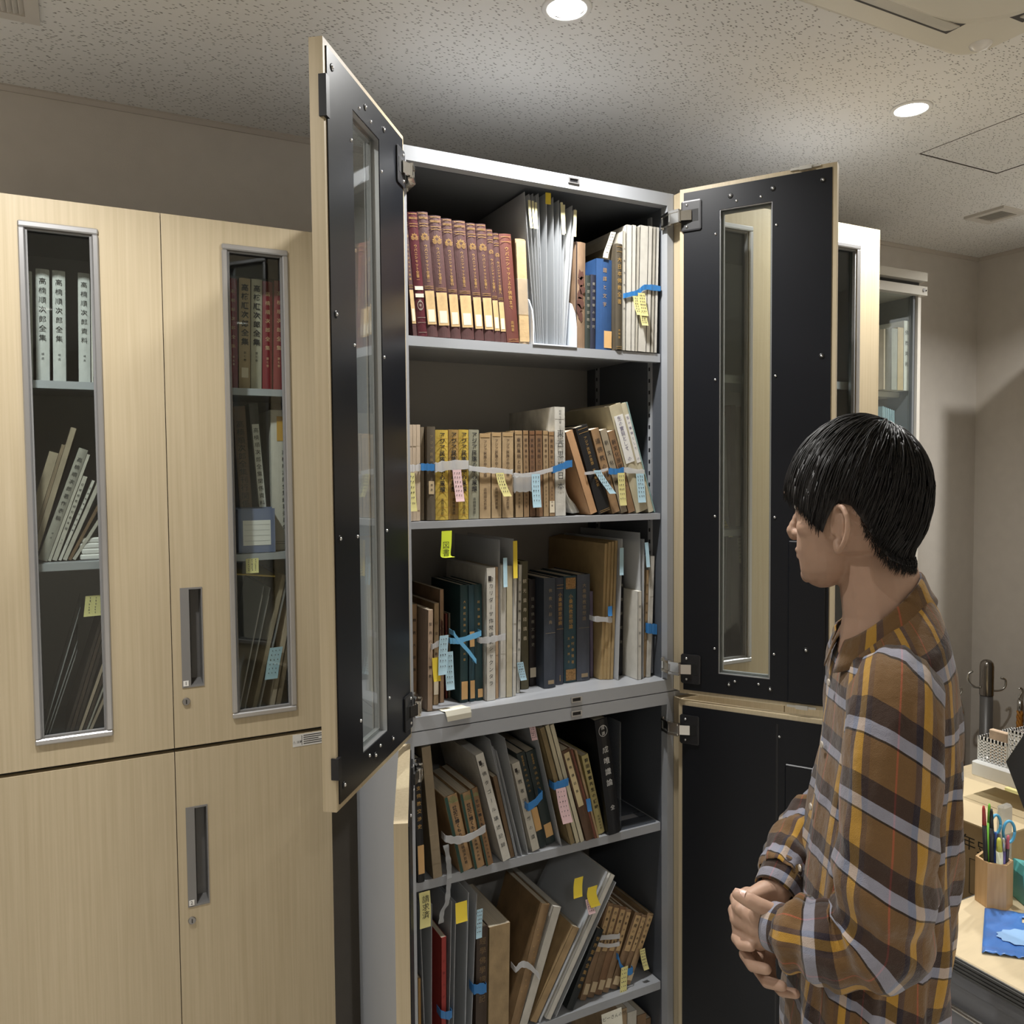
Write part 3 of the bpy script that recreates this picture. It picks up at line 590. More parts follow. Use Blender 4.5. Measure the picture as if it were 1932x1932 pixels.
(0.6957, 0.7156, 1.4552, 1.156, 0.0199, 0.2616, 0.55, 'whitewrap', 'inkbrush', '会カリダーサ作梵語劇シャクンタラ', 0.2, 'white paper-wrapped tall book with brush lettering and torn top', ''),
(0.7183, 0.7254, 1.4622, 1.156, 0.0071, 0.2617, 0.37, 'peach2', 'pages', '', 0.15, 'thin tan-edged booklet just right of the white wrapped book', ''),
(0.7295, 0.7411, 1.4609, 1.156, 0.0116, 0.2649, 0.58, 'whitepaper', 'pages', '', 0.2, 'white booklet in clear plastic beside the tan-edged booklet', ''),
(0.7413, 0.7551, 1.4597, 1.156, 0.0138, 0.2626, 0.79, 'cream', 'plain', '', 0.2, 'cream booklet left of the yellow-tabbed file', ''),
(0.7584, 0.7653, 1.4633, 1.156, 0.0069, 0.2628, 0.85, 'whitepaper', 'pages', '', 0.2, 'thin white booklet behind the yellow tab', ''),
(0.7742, 0.7826, 1.4787, 1.156, 0.0084, 0.261, 1.6, 'ragwhite', 'inkvert', '三蔵聖教序並菩提', 0.2, 'rough-edged white booklet with fine ink title', ''),
(0.7962, 0.8143, 1.5, 1.156, 0.0181, 0.2653, 0.04, 'olive', 'inkwhite', '観无量寿経講義', 0.18, 'olive-black book with white paper tie and blue note', ''),
(0.8249, 0.8407, 1.5162, 1.156, 0.0158, 0.2246, 0.03, 'blackbrown', 'silverlab', '日本佛教文學史', 0.15, 'black book with silver title left of the big slate volume', ''),
(0.8411, 0.8687, 1.4831, 1.156, 0.0276, 0.2293, 0.37, 'slate', 'slatetop', '佛教大辭典', 0.17, 'big slate-blue volume standing forward on the third shelf', ''),
(0.8774, 0.8963, 1.4969, 1.156, 0.0189, 0.2264, 0.4, 'slate2', 'gold3', '小乗論師思想綱', 0.15, 'slim slate volume with gilt title next to the big slate one', ''),
(0.9006, 0.9309, 1.5016, 1.156, 0.0303, 0.2276, 0.3, 'tealbook', 'goldteal', '小乗佛教思想論', 0.15, 'blue-green volume with ornate gilt panels in the middle of the third shelf', ''),
(0.9314, 0.9637, 1.4996, 1.156, 0.0323, 0.2291, 0.53, 'slate3', 'slatetop2', '大乗佛教思想論', 0.15, 'grey-slate volume right of the ornate blue-green one', ''),
(0.975, 0.9837, 1.5149, 1.156, 0.0087, 0.1887, -0.06, 'purple', 'plain', '', 0.15, 'thin purple-edged booklet right of the slate volumes', ''),
(0.9842, 0.9908, 1.4882, 1.156, 0.0066, 0.2938, 2.56, 'goldalbum', 'pages', '', 0.24, 'tan album with gilt page edges, first of four under the white tie', 'gilt-edged albums'),
(0.9911, 0.9974, 1.4843, 1.156, 0.0063, 0.2964, 2.56, 'goldalbum', 'pages', '', 0.24, 'tan album with gilt page edges, second of four under the white tie', 'gilt-edged albums'),
(0.9977, 1.0031, 1.4806, 1.156, 0.0054, 0.2977, 2.56, 'goldalbum', 'pages', '', 0.24, 'tan album with gilt page edges, third of four under the white tie', 'gilt-edged albums'),
(1.0049, 1.0112, 1.4796, 1.156, 0.0063, 0.2995, 2.56, 'goldalbum', 'pages', '', 0.24, 'tan album with gilt page edges, fourth of four under the white tie', 'gilt-edged albums'),
(1.0206, 1.0242, 1.4803, 1.156, 0.0036, 0.3013, 2.56, 'whitepaper', 'pages', '', 0.24, 'white folder right of the gilt-edged albums', ''),
(1.0367, 1.0498, 1.5, 1.156, 0.0131, 0.233, 1.08, 'blackcloth2', 'silver', '佛教研究法', 0.15, 'black book deep between white folders at the right of the third shelf', ''),
(1.0531, 1.0628, 1.4476, 1.156, 0.0097, 0.1911, 0.36, 'whitewrap', 'inkvert', '研究資料', 0.2, 'white booklet standing forward at the right of the third shelf', ''),
(1.0751, 1.0835, 1.46, 1.156, 0.0084, 0.2341, 2.4, 'oldtan', 'inkvert', '原始佛教の研究', 0.2, 'thin tan booklet with stamped title near the right end of the third shelf', ''),
(1.0839, 1.0931, 1.455, 1.156, 0.0092, 0.2642, 2.4, 'ragwhite', 'pages', '', 0.22, 'white rough-edged booklet at the right end of the third shelf', ''),
(0.5398, 0.5534, 1.435, 0.837, 0.0136, 0.2372, -1.18, 'blackcloth', 'goldlab', '日支佛教交渉史', 0.15, 'black book with gilt title half hidden at the far left, upper lower-cabinet shelf', ''),
(0.5715, 0.5896, 1.435, 0.837, 0.018, 0.2558, -4.61, 'pageblock', 'pages', '', 0.18, 'thick coverless block of browned pages leaning left', ''),
(0.6264, 0.6538, 1.435, 0.837, 0.0268, 0.1555, -11.87, 'kraftsp', 'seiki', '世紀に輝くもの', 0.15, 'tan jacketed volume, left of three bound with clear tape', 'taped trio of jacketed volumes'),
(0.6567, 0.679, 1.435, 0.837, 0.0219, 0.1553, -11.03, 'kraftsp', 'seiki', '世紀に輝くもの', 0.15, 'tan jacketed volume, middle of three bound with clear tape', 'taped trio of jacketed volumes'),
(0.6819, 0.6977, 1.435, 0.837, 0.0155, 0.1614, -11.94, 'kraftsp2', 'seiki', '世紀に輝くもの', 0.15, 'darker tan jacketed volume, right of three bound with clear tape', 'taped trio of jacketed volumes'),
(0.7182, 0.7373, 1.435, 0.837, 0.0185, 0.2292, -14.63, 'whitewrap', 'inkbrush', '会佛タゴール講述記録', 0.2, 'tall white wrapped book leaning left on the lower cabinet shelf', ''),
(0.7393, 0.7494, 1.4422, 0.837, 0.0098, 0.1743, -12.79, 'crinkle', 'plain', '', 0.15, 'crinkled brown booklet behind the tall white wrapped book', ''),
(0.7895, 0.8083, 1.4448, 0.837, 0.0183, 0.1929, -13.52, 'offwhite', 'inkbrush', '釈教者ヨーガの道', 0.2, 'white book in a clear sleeve left of the gilt green pair', ''),
(0.8087, 0.8279, 1.4531, 0.837, 0.0187, 0.209, -13.52, 'greengilt', 'giltlab', '國文學全史', 0.15, 'dark green gilt volume, left of the blue-taped pair', 'blue-taped gilt pair'),
(0.8306, 0.8531, 1.4585, 0.837, 0.0219, 0.2063, -13.11, 'greengilt2', 'giltlab', '國文學講話', 0.15, 'dark green gilt volume, right of the blue-taped pair', 'blue-taped gilt pair'),
(0.8741, 0.8858, 1.435, 0.837, 0.0113, 0.2626, -15.63, 'oldgold', 'plain', '', 0.18, 'narrow olive-tan book leaning left of the cream pair', ''),
(0.8874, 0.8977, 1.435, 0.837, 0.0099, 0.2665, -15.63, 'cream', 'plain', '', 0.2, 'cream booklet with pink note, left of the leaning cream pair', 'leaning cream pair'),
(0.8981, 0.9088, 1.435, 0.837, 0.0103, 0.2654, -15.63, 'cream2', 'plain', '', 0.2, 'cream booklet, right of the leaning cream pair', 'leaning cream pair'),
(0.9127, 0.9336, 1.435, 0.837, 0.02, 0.2072, -16.53, 'brownpanel', 'paneltitle', '佛教講話集', 0.15, 'brown book with long cream title panel, lower cabinet', ''),
(0.9344, 0.9397, 1.435, 0.837, 0.0051, 0.2066, -16.53, 'redbrown2', 'pages', '', 0.15, 'thin red-brown booklet beside the book with cream title panel', ''),
(0.9401, 0.9449, 1.435, 0.837, 0.0046, 0.2026, -15.52, 'oldtan', 'pages', '', 0.15, 'thin tan booklet with blue tape left of the yellow book', ''),
(0.9524, 0.9689, 1.45, 0.837, 0.0161, 0.1796, -13.36, 'paleyellow', 'bigink', '前田慧雲先生の講録', 0.15, 'pale yellow book with bold black title, lower cabinet', ''),
(0.969, 1.0007, 1.435, 0.837, 0.0314, 0.2525, -8.04, 'blackcloth3', 'whitebrush', '成唯識論\u3000全', 0.2, 'tall black book with white brush title beside the clear bookend', ''),
(0.5413, 0.5462, 1.445, 0.479, 0.0049, 0.1681, 0.1, 'ochre', 'pages', '', 0.15, 'thin ochre booklet at the far left of the lowest visible shelf', ''),
(0.5861, 0.5969, 1.445, 0.479, 0.0108, 0.2339, 0.86, 'redcloth', 'redsp', '印度六派', 0.15, 'bright red slim book among clear sleeves, lowest visible shelf', ''),
(0.6589, 0.6829, 1.445, 0.479, 0.024, 0.2339, 1.41, 'dkbrown', 'goldkei', '經學佛學詞鬪記', 0.15, 'dark brown book with large gilt characters and blue tie', ''),
(0.6858, 0.7328, 1.445, 0.479, 0.047, 0.226, 1.45, 'kraftthick', 'plain', '', 0.18, 'thickest tan hardcover with rounded spine on the lowest visible shelf', ''),
(0.7323, 0.7531, 1.445, 0.479, 0.0198, 0.2523, 17.7, 'kraftleather', 'speck', '', 0.16, 'brown book leaning right, in front of the dark slipcase', ''),
(0.7534, 0.7746, 1.445, 0.479, 0.0199, 0.2415, 19.97, 'whitebox', 'plain', '', 0.2, 'white slipcase leaning right and tied to the brown book', ''),
(0.7765, 0.7972, 1.445, 0.479, 0.0177, 0.1996, 31.21, 'kraftbox', 'plain', '', 0.14, 'slim tan case leaning right before the white file', ''),
(0.8639, 0.8837, 1.445, 0.479, 0.0176, 0.1702, 27.26, 'blackgreen', 'golds', '世界聖典全集頒布', 0.15, 'black-green book with gilt title leaning left of the brown set', ''),
(0.9083, 0.9253, 1.46, 0.479, 0.0159, 0.2059, 20.55, 'brownset', 'setlab', '西藏の國寶', 0.15, 'brown worn volume, first from the left of the leaning taped set', 'leaning brown set'),
(0.9261, 0.945, 1.46, 0.479, 0.0177, 0.1977, 20.55, 'brownset2', 'setlab', '西藏の國寶', 0.15, 'brown worn volume, second from the left of the leaning taped set', 'leaning brown set'),
(0.9458, 0.9649, 1.46, 0.479, 0.0179, 0.1884, 20.55, 'stainbrown2', 'setlab', '西藏の國寶', 0.15, 'brown worn volume, third from the left of the leaning taped set', 'leaning brown set'),
(0.9657, 0.9825, 1.46, 0.479, 0.0157, 0.1782, 20.55, 'brownset', 'setlab', '西藏の國寶', 0.15, 'brown worn volume, fourth from the left of the leaning taped set', 'leaning brown set'),
(0.9821, 1.0048, 1.46, 0.479, 0.0207, 0.1658, 24.29, 'brownset2', 'setlab', '西藏の國寶', 0.15, 'brown worn volume, fifth from the left of the leaning taped set', 'leaning brown set'),
(1.0054, 1.0203, 1.46, 0.479, 0.0136, 0.1575, 24.29, 'brownset', 'setlab', '西藏の國寶', 0.15, 'brown worn volume, sixth from the left of the leaning taped set', 'leaning brown set'),
(1.022, 1.0402, 1.46, 0.479, 0.0166, 0.1557, 24.29, 'brownset3', 'setlab', '西藏の國寶', 0.15, 'brown worn volume, seventh from the left of the leaning taped set', 'leaning brown set'),
(1.0154, 1.0351, 1.47, 0.121, 0.0197, 0.3001, 0.69, 'kraft', 'pages', '', 0.2, 'kraft folder whose head shows at the bottom edge of the opened cabinet', ''),
(1.0373, 1.0616, 1.47, 0.121, 0.0243, 0.2867, 0.68, 'offwhite', 'pages', '', 0.2, 'off-white folder whose head shows at the bottom edge of the opened cabinet', ''),
(1.0636, 1.0879, 1.47, 0.121, 0.0243, 0.2717, 0.67, 'brownset', 'pages', '', 0.2, 'brown folder whose head shows at the bottom edge of the opened cabinet', ''),
(1.0883, 1.1013, 1.47, 0.121, 0.013, 0.2569, 0.65, 'brownset2', 'pages', '', 0.2, 'worn brown folder whose head shows at the bottom edge of the opened cabinet', ''),
(-0.0858, -0.0713, 1.768, 1.779, 0.0145, 0.199, 1.12, 'greywhite', 'handtitle', '高楠順次郎全集', 0.15, 'off-white volume cut off by the left frame of the left window', ''),
(-0.0665, -0.0446, 1.768, 1.779, 0.0219, 0.2049, 1.4, 'greywhite', 'handtitle', '高楠順次郎全集', 0.15, 'off-white volume with brush title, left of the pair behind the left window', 'off-white volumes behind the left window'),
(-0.039, -0.018, 1.768, 1.779, 0.021, 0.2047, 1.18, 'greywhite', 'handtitle', '高楠順次郎全集', 0.15, 'off-white volume with brush title, right of the pair behind the left window', 'off-white volumes behind the left window'),
(0.0031, 0.0229, 1.768, 1.779, 0.0198, 0.2045, 1.12, 'greywhite', 'handtitle', '高楠順次郎資料', 0.15, 'off-white volume with printed title beside the right frame of the left window', ''),
(0.0239, 0.028, 1.768, 1.779, 0.0041, 0.2048, 1.06, 'whitepaper', 'plain', '', 0.15, 'thin white volume at the right frame of the left window', ''),
(0.0297, 0.0484, 1.768, 1.779, 0.0187, 0.2054, 1.17, 'greywhite', 'handtitle', '高楠順次郎資料', 0.15, 'off-white volume hidden behind the right frame of the left window', ''),
(-0.1112, -0.0951, 1.768, 1.445, 0.0154, 0.2102, 16.84, 'browned', 'pages', '', 0.2, 'browned paper sheaf, lowest of the leaning sheaves behind the left window', ''),
(-0.0945, -0.0887, 1.768, 1.445, 0.0056, 0.2267, 16.84, 'browned2', 'pages', '', 0.2, 'thin browned paper sheaf in the leaning pile behind the left window', ''),
(-0.0881, -0.0783, 1.768, 1.445, 0.0094, 0.2591, 16.84, 'browned', 'pages', '', 0.2, 'tallest browned paper sheaf leaning behind the left window', ''),
(-0.0757, -0.0587, 1.768, 1.445, 0.016, 0.2199, 19.66, 'greycard', 'handtitle', '高楠順次郎著作表稿', 0.2, 'thick grey booklet with large brush title leaning behind the left window', ''),
(-0.058, -0.0527, 1.768, 1.445, 0.005, 0.2109, 19.66, 'offwhite', 'pages', '', 0.2, 'thin off-white booklet behind the thick grey one', ''),
(-0.052, -0.0424, 1.768, 1.445, 0.009, 0.1663, 19.57, 'offwhite', 'handtitle', '日華佛教研究会年報', 0.2, 'off-white booklet with ink title, left of the thin leaning ones', ''),
(-0.0418, -0.0351, 1.768, 1.445, 0.0062, 0.1608, 22.18, 'whitepaper', 'handtitle', '日華佛教研究会年報', 0.2, 'white booklet with ink title in the thin leaning ones', ''),
(-0.0344, -0.0267, 1.768, 1.445, 0.0071, 0.1587, 23.32, 'offwhite', 'pages', '', 0.2, 'off-white booklet third of the thin leaning ones', ''),
(-0.0254, -0.0194, 1.768, 1.445, 0.0053, 0.1289, 27.2, 'brownset2', 'pages', '', 0.2, 'thin brown booklet leaning near the white packs', ''),
(-0.0187, -0.0119, 1.768, 1.445, 0.0058, 0.105, 31.6, 'offwhite', 'pages', '', 0.2, 'off-white booklet leaning last before the white packs', ''),
(-0.0791, -0.0758, 1.768, 1.109, 0.0032, 0.2555, 16.32, 'SLEEVE', 'sleeve', '', 0.22, 'clear sleeve leaning tallest behind the lower left window', ''),
(-0.0741, -0.0708, 1.768, 1.109, 0.0031, 0.1895, 18.36, 'SLEEVE', 'sleeve', '', 0.22, 'clear sleeve leaning second behind the lower left window', ''),
(-0.0692, -0.0658, 1.768, 1.109, 0.0032, 0.1728, 18.36, 'SLEEVE', 'sleeve', '', 0.22, 'clear sleeve leaning third behind the lower left window', ''),
(-0.0406, -0.0355, 1.768, 1.109, 0.0049, 0.2353, 17.0, 'dkfile', 'pages', '', 0.22, 'dark brown file leaning first behind the lower left window', ''),
(-0.0338, -0.0278, 1.768, 1.109, 0.0057, 0.222, 16.94, 'dkfile2', 'pages', '', 0.22, 'dark brown file leaning second behind the lower left window', ''),
(-0.0261, -0.0201, 1.768, 1.109, 0.0057, 0.2063, 16.94, 'dkfile', 'pages', '', 0.22, 'dark brown file leaning third behind the lower left window', ''),
(-0.0124, -0.0072, 1.768, 1.109, 0.0049, 0.1834, 19.42, 'dkfile2', 'pages', '', 0.22, 'dark brown file leaning fourth behind the lower left window', ''),
(-0.0193, -0.0141, 1.768, 1.109, 0.0049, 0.1492, 19.42, 'palebeige', 'pages', '', 0.22, 'beige booklet lowest among the dark brown files', ''),
(-0.0067, -0.0034, 1.768, 1.109, 0.0031, 0.1187, 21.34, 'offwhite', 'pages', '', 0.22, 'off-white booklet lowest among the dark brown files', ''),
(-0.002, 0.0032, 1.768, 1.109, 0.0048, 0.0985, 23.78, 'palebeige', 'pages', '', 0.22, 'beige booklet at the right frame below the dark files', ''),
(0.2747, 0.2911, 1.768, 1.7795, 0.0164, 0.2217, 0.67, 'crimson', 'handgold', '高楠順次郎全集', 0.15, 'crimson volume at the left frame of the right window', 'crimson volumes'),
(0.2932, 0.3153, 1.768, 1.7795, 0.0221, 0.2239, 1.23, 'beigesp', 'boldtitle', '高楠順次郎全集', 0.15, 'beige volume with bold title behind the right window', ''),
(0.3164, 0.3377, 1.768, 1.7795, 0.0213, 0.2241, 1.51, 'creamsp', 'boldtitle', '高楠順次郎全集', 0.15, 'cream volume with bold title behind the right window', ''),
(0.3394, 0.3592, 1.768, 1.7795, 0.0198, 0.2217, 1.32, 'crimson', 'handgold', '高楠順次郎全集', 0.15, 'crimson volume next to the bold-titled cream one', 'crimson volumes'),
(0.3615, 0.3822, 1.768, 1.7795, 0.0207, 0.2252, 1.73, 'crimson', 'handgold', '高楠順次郎全集', 0.15, 'crimson volume at the right frame of the right window', 'crimson volumes'),
(0.2944, 0.3197, 1.775, 1.445, 0.0253, 0.299, -2.74, 'dkbinder', 'inkvert', '高楠順次郎全集刊行関係', 0.2, 'brown binder leaning left behind the right window', ''),
(0.3327, 0.351, 1.775, 1.445, 0.0183, 0.3061, -3.8, 'greybinder', 'binderlab', '高楠順次郎全集関係資料', 0.2, 'dark grey binder with white spine label behind the right window', ''),
(0.354, 0.3964, 1.775, 1.445, 0.0424, 0.2934, 0.41, 'whitebox', 'goldsq', '高楠順次郎全集編纂委員会', 0.2, 'white box file with gold square behind the right window', ''),
(0.275, 0.2816, 1.768, 1.109, 0.0064, 0.2676, 12.32, 'SLEEVE', 'sleeve', '', 0.22, 'clear sleeve leaning right, first from the left below the right window', ''),
(0.2861, 0.2928, 1.768, 1.109, 0.0065, 0.2642, 12.93, 'SLEEVE', 'sleeve', '', 0.22, 'clear sleeve leaning right, second from the left below the right window', ''),
(0.3028, 0.3113, 1.768, 1.109, 0.0083, 0.2906, 13.7, 'browned', 'pages', '', 0.22, 'browned booklet leaning right, third from the left below the right window', ''),
(0.3153, 0.3232, 1.768, 1.109, 0.0077, 0.3196, 13.46, 'SLEEVE', 'sleeve', '', 0.22, 'clear sleeve leaning right, fourth from the left below the right window', ''),
(0.3398, 0.3484, 1.768, 1.109, 0.0084, 0.2916, 11.27, 'palebeige', 'pages', '', 0.22, 'beige booklet leaning right, fifth from the left below the right window', ''),
(0.3513, 0.3611, 1.768, 1.109, 0.0096, 0.2665, 11.27, 'browned2', 'pages', '', 0.22, 'browned booklet leaning right, sixth from the left below the right window', ''),
(1.2911, 1.3117, 1.5, 1.472, 0.0206, 0.3248, -2.81, 'greyenv', 'plain', '', 0.2, 'grey envelope bundle left behind the right cabinet glass', ''),
(1.3283, 1.3555, 1.5, 1.472, 0.0272, 0.2598, -2.91, 'greyenv2', 'plain', '', 0.2, 'pale grey limp envelope behind the right cabinet glass', ''),
(1.3597, 1.3754, 1.5, 1.472, 0.0157, 0.2862, -0.2, 'dkbinder', 'plain', '', 0.2, 'brown binder behind the right cabinet glass, middle shelf', ''),
(1.3763, 1.3917, 1.5, 1.472, 0.0154, 0.2835, -0.34, 'browned2', 'plain', '', 0.2, 'browned binder behind the right cabinet glass, middle shelf', ''),
(1.3211, 1.34, 1.5, 1.157, 0.0189, 0.2936, 1.39, 'tealfile', 'plain', '', 0.2, 'teal spined file behind the right cabinet glass, lower shelf', ''),
(1.3442, 1.3463, 1.5, 1.157, 0.0021, 0.2918, 0.63, 'SLEEVE', 'sleeve', '', 0.2, 'clear sleeve beside the teal file behind the right cabinet glass', ''),
(1.3634, 1.3934, 1.5, 1.157, 0.03, 0.294, -0.64, 'dkfile2', 'plain', '', 0.2, 'dark brown file behind the right cabinet glass, lower shelf', ''),
(2.1997, 2.2076, 1.752, 1.852, 0.0079, 0.1839, -0.31, 'palebeige', 'plain', '', 0.18, 'pale booklet at the left in the far bookcase', ''),
(2.2356, 2.263, 1.752, 1.852, 0.0274, 0.1891, -0.36, 'greycard', 'plain', '', 0.18, 'grey booklet with fine print in the far bookcase', ''),
(2.2638, 2.2915, 1.752, 1.852, 0.0277, 0.1938, -0.52, 'buff', 'plain', '', 0.14, 'buff cased book with white band in the far bookcase', ''),
(2.2923, 2.3178, 1.752, 1.852, 0.0255, 0.2163, -0.5, 'whitepaper', 'inkvert', '佛教美術', 0.18, 'white booklet behind the buff case in the far bookcase', ''),
(2.2129, 2.2201, 1.762, 1.551, 0.0072, 0.2502, -0.82, 'paleblue', 'inkvert', '世界文庫', 0.12, 'pale blue paperback, first of the row on the second shelf of the far bookcase', 'pale blue paperbacks'),
(2.2209, 2.2282, 1.762, 1.551, 0.0073, 0.2483, -0.83, 'paleblue', 'inkvert', '世界文庫', 0.12, 'pale blue paperback, second of the row on the second shelf of the far bookcase', 'pale blue paperbacks'),
(2.229, 2.2362, 1.762, 1.551, 0.0072, 0.2464, -0.86, 'paleblue', 'inkvert', '世界文庫', 0.12, 'pale blue paperback, third of the row on the second shelf of the far bookcase', 'pale blue paperbacks'),
(2.237, 2.2443, 1.762, 1.551, 0.0073, 0.2444, -0.84, 'paleblue', 'inkvert', '世界文庫', 0.12, 'pale blue paperback, fourth of the row on the second shelf of the far bookcase', 'pale blue paperbacks'),
(2.2451, 2.2524, 1.762, 1.551, 0.0073, 0.2425, -0.85, 'paleblue', 'inkvert', '世界文庫', 0.12, 'pale blue paperback, fifth of the row on the second shelf of the far bookcase', 'pale blue paperbacks'),
(2.2532, 2.2605, 1.762, 1.551, 0.0073, 0.2405, -0.86, 'paleblue', 'inkvert', '世界文庫', 0.12, 'pale blue paperback, sixth of the row on the second shelf of the far bookcase', 'pale blue paperbacks'),
(2.2614, 2.2687, 1.762, 1.551, 0.0073, 0.2386, -0.89, 'paleblue', 'inkvert', '世界文庫', 0.12, 'pale blue paperback, seventh of the row on the second shelf of the far bookcase', 'pale blue paperbacks'),
(0.8104, 0.8143, 1.452, 1.859, 0.0039, 0.2945, -4.54, 'SLEEVE', 'sleeve', '', 0.21, 'clear plastic file, first from the left in the white stand', 'clear files in the white stand'),
(0.8152, 0.8181, 1.452, 1.859, 0.0029, 0.2916, -3.52, 'SLEEVE', 'sleeve', '', 0.21, 'clear plastic file, second from the left in the white stand', 'clear files in the white stand'),
(0.819, 0.8219, 1.452, 1.859, 0.0029, 0.2933, -2.58, 'SLEEVE', 'sleeve', '', 0.21, 'clear plastic file, third from the left in the white stand', 'clear files in the white stand'),
(0.8228, 0.8257, 1.452, 1.859, 0.0029, 0.2912, -1.65, 'SLEEVE', 'sleeve', '', 0.21, 'clear plastic file, fourth from the left in the white stand', 'clear files in the white stand'),
(0.8276, 0.8315, 1.452, 1.859, 0.0039, 0.2951, -1.85, 'SLEEVE', 'sleeve', '', 0.21, 'clear plastic file, fifth from the left in the white stand', 'clear files in the white stand'),
(0.8361, 0.84, 1.452, 1.859, 0.0039, 0.2988, 0.1, 'SLEEVE', 'sleeve', '', 0.21, 'clear plastic file, sixth from the left in the white stand', 'clear files in the white stand'),
(0.8539, 0.8578, 1.452, 1.859, 0.0039, 0.2926, -0.43, 'SLEEVE', 'sleeve', '', 0.21, 'clear plastic file, seventh from the left in the white stand', 'clear files in the white stand'),
(0.8596, 0.8636, 1.452, 1.859, 0.004, 0.2886, 1.11, 'SLEEVE', 'sleeve', '', 0.21, 'clear plastic file, eighth from the left in the white stand', 'clear files in the white stand'),
(0.8661, 0.87, 1.452, 1.859, 0.0039, 0.2859, 1.24, 'SLEEVE', 'sleeve', '', 0.21, 'clear plastic file, ninth from the left in the white stand', 'clear files in the white stand'),
(0.8703, 0.8739, 1.452, 1.859, 0.0036, 0.2814, 1.83, 'SLEEVE', 'sleeve', '', 0.21, 'clear plastic file, tenth from the left in the white stand', 'clear files in the white stand'),
(0.8745, 0.8777, 1.452, 1.859, 0.0032, 0.283, 4.46, 'SLEEVE', 'sleeve', '', 0.21, 'clear plastic file, eleventh from the left in the white stand', 'clear files in the white stand'),
(0.8785, 0.8815, 1.452, 1.859, 0.003, 0.278, 5.37, 'SLEEVE', 'sleeve', '', 0.21, 'clear plastic file, twelfth from the left in the white stand', 'clear files in the white stand'),
(0.7267, 0.7287, 1.458, 1.156, 0.0025, 0.3154, 0.4, 'SLEEVE', 'sleeve', '', 0.22, 'tall clear file behind the white booklets on the third shelf', ''),
(0.7562, 0.7578, 1.458, 1.156, 0.0025, 0.3161, 0.8, 'SLEEVE', 'sleeve', '', 0.22, 'tall clear file with a large yellow tab on the third shelf', ''),
(1.0139, 1.0184, 1.465, 1.156, 0.0045, 0.304, 2.28, 'SLEEVE', 'sleeve', '', 0.24, 'clear file with teal tab right of the gilt-edged albums', ''),
(1.0668, 1.0701, 1.452, 1.156, 0.0033, 0.3168, -0.79, 'SLEEVE', 'sleeve', '', 0.24, 'large clear file standing forward at the right of the third shelf', ''),
(1.0709, 1.0742, 1.452, 1.156, 0.0033, 0.3022, 0.57, 'SLEEVE', 'sleeve', '', 0.22, 'second clear file with blue tabs at the right of the third shelf', ''),
(0.7502, 0.7527, 1.44, 0.837, 0.0025, 0.2535, -12.79, 'SLEEVE', 'sleeve', '', 0.2, 'clear sleeve leaning left, first of those beside the white wrapped book', ''),
(0.753, 0.7555, 1.44, 0.837, 0.0025, 0.238, -12.79, 'SLEEVE', 'sleeve', '', 0.2, 'clear sleeve leaning left, second of those beside the white wrapped book', ''),
(0.7638, 0.7671, 1.44, 0.837, 0.0032, 0.2295, -14.02, 'SLEEVE', 'sleeve', '', 0.2, 'clear sleeve leaning left, third of those beside the white wrapped book', ''),
(0.7779, 0.7813, 1.44, 0.837, 0.0033, 0.2511, -11.88, 'SLEEVE', 'sleeve', '', 0.2, 'clear sleeve leaning left, fourth of those beside the white wrapped book', ''),
(0.8554, 0.8593, 1.44, 0.837, 0.0038, 0.2679, -13.11, 'SLEEVE', 'sleeve', '', 0.2, 'clear sleeve with a pink tab right of the gilt green pair', ''),
(0.5525, 0.5565, 1.44, 0.479, 0.004, 0.3176, -1.46, 'SLEEVE', 'sleeve', '', 0.2, 'clear sleeve with tabs, first from the left on the lowest visible shelf', ''),
(0.5641, 0.568, 1.44, 0.479, 0.0039, 0.3083, 0.84, 'SLEEVE', 'sleeve', '', 0.2, 'clear sleeve with tabs, second from the left on the lowest visible shelf', ''),
(0.5992, 0.6032, 1.44, 0.479, 0.004, 0.303, 1.97, 'SLEEVE', 'sleeve', '', 0.2, 'clear sleeve with tabs, third from the left on the lowest visible shelf', ''),
(0.6083, 0.6124, 1.44, 0.479, 0.0041, 0.2991, 1.99, 'SLEEVE', 'sleeve', '', 0.2, 'clear sleeve with tabs, fourth from the left on the lowest visible shelf', ''),
(0.6333, 0.6375, 1.44, 0.479, 0.0042, 0.3117, 2.26, 'SLEEVE', 'sleeve', '', 0.2, 'clear sleeve with tabs, fifth from the left on the lowest visible shelf', ''),
(0.6461, 0.6503, 1.44, 0.479, 0.0042, 0.3062, 3.15, 'SLEEVE', 'sleeve', '', 0.2, 'clear sleeve with tabs, sixth from the left on the lowest visible shelf', ''),
(0.8001, 0.805, 1.44, 0.479, 0.0042, 0.3219, 31.21, 'SLEEVE', 'sleeve', '', 0.2, 'clear file with yellow tab leaning right behind the slim tan case', ''),
(0.8115, 0.8268, 1.44, 0.479, 0.0131, 0.3098, 31.21, 'whitepaper', 'plain', '', 0.2, 'big white paper file leaning right on the lowest visible shelf', ''),
(0.8386, 0.8428, 1.44, 0.479, 0.0036, 0.2898, 31.21, 'SLEEVE', 'sleeve', '', 0.2, 'clear file leaning right against the black-green book', '')
]
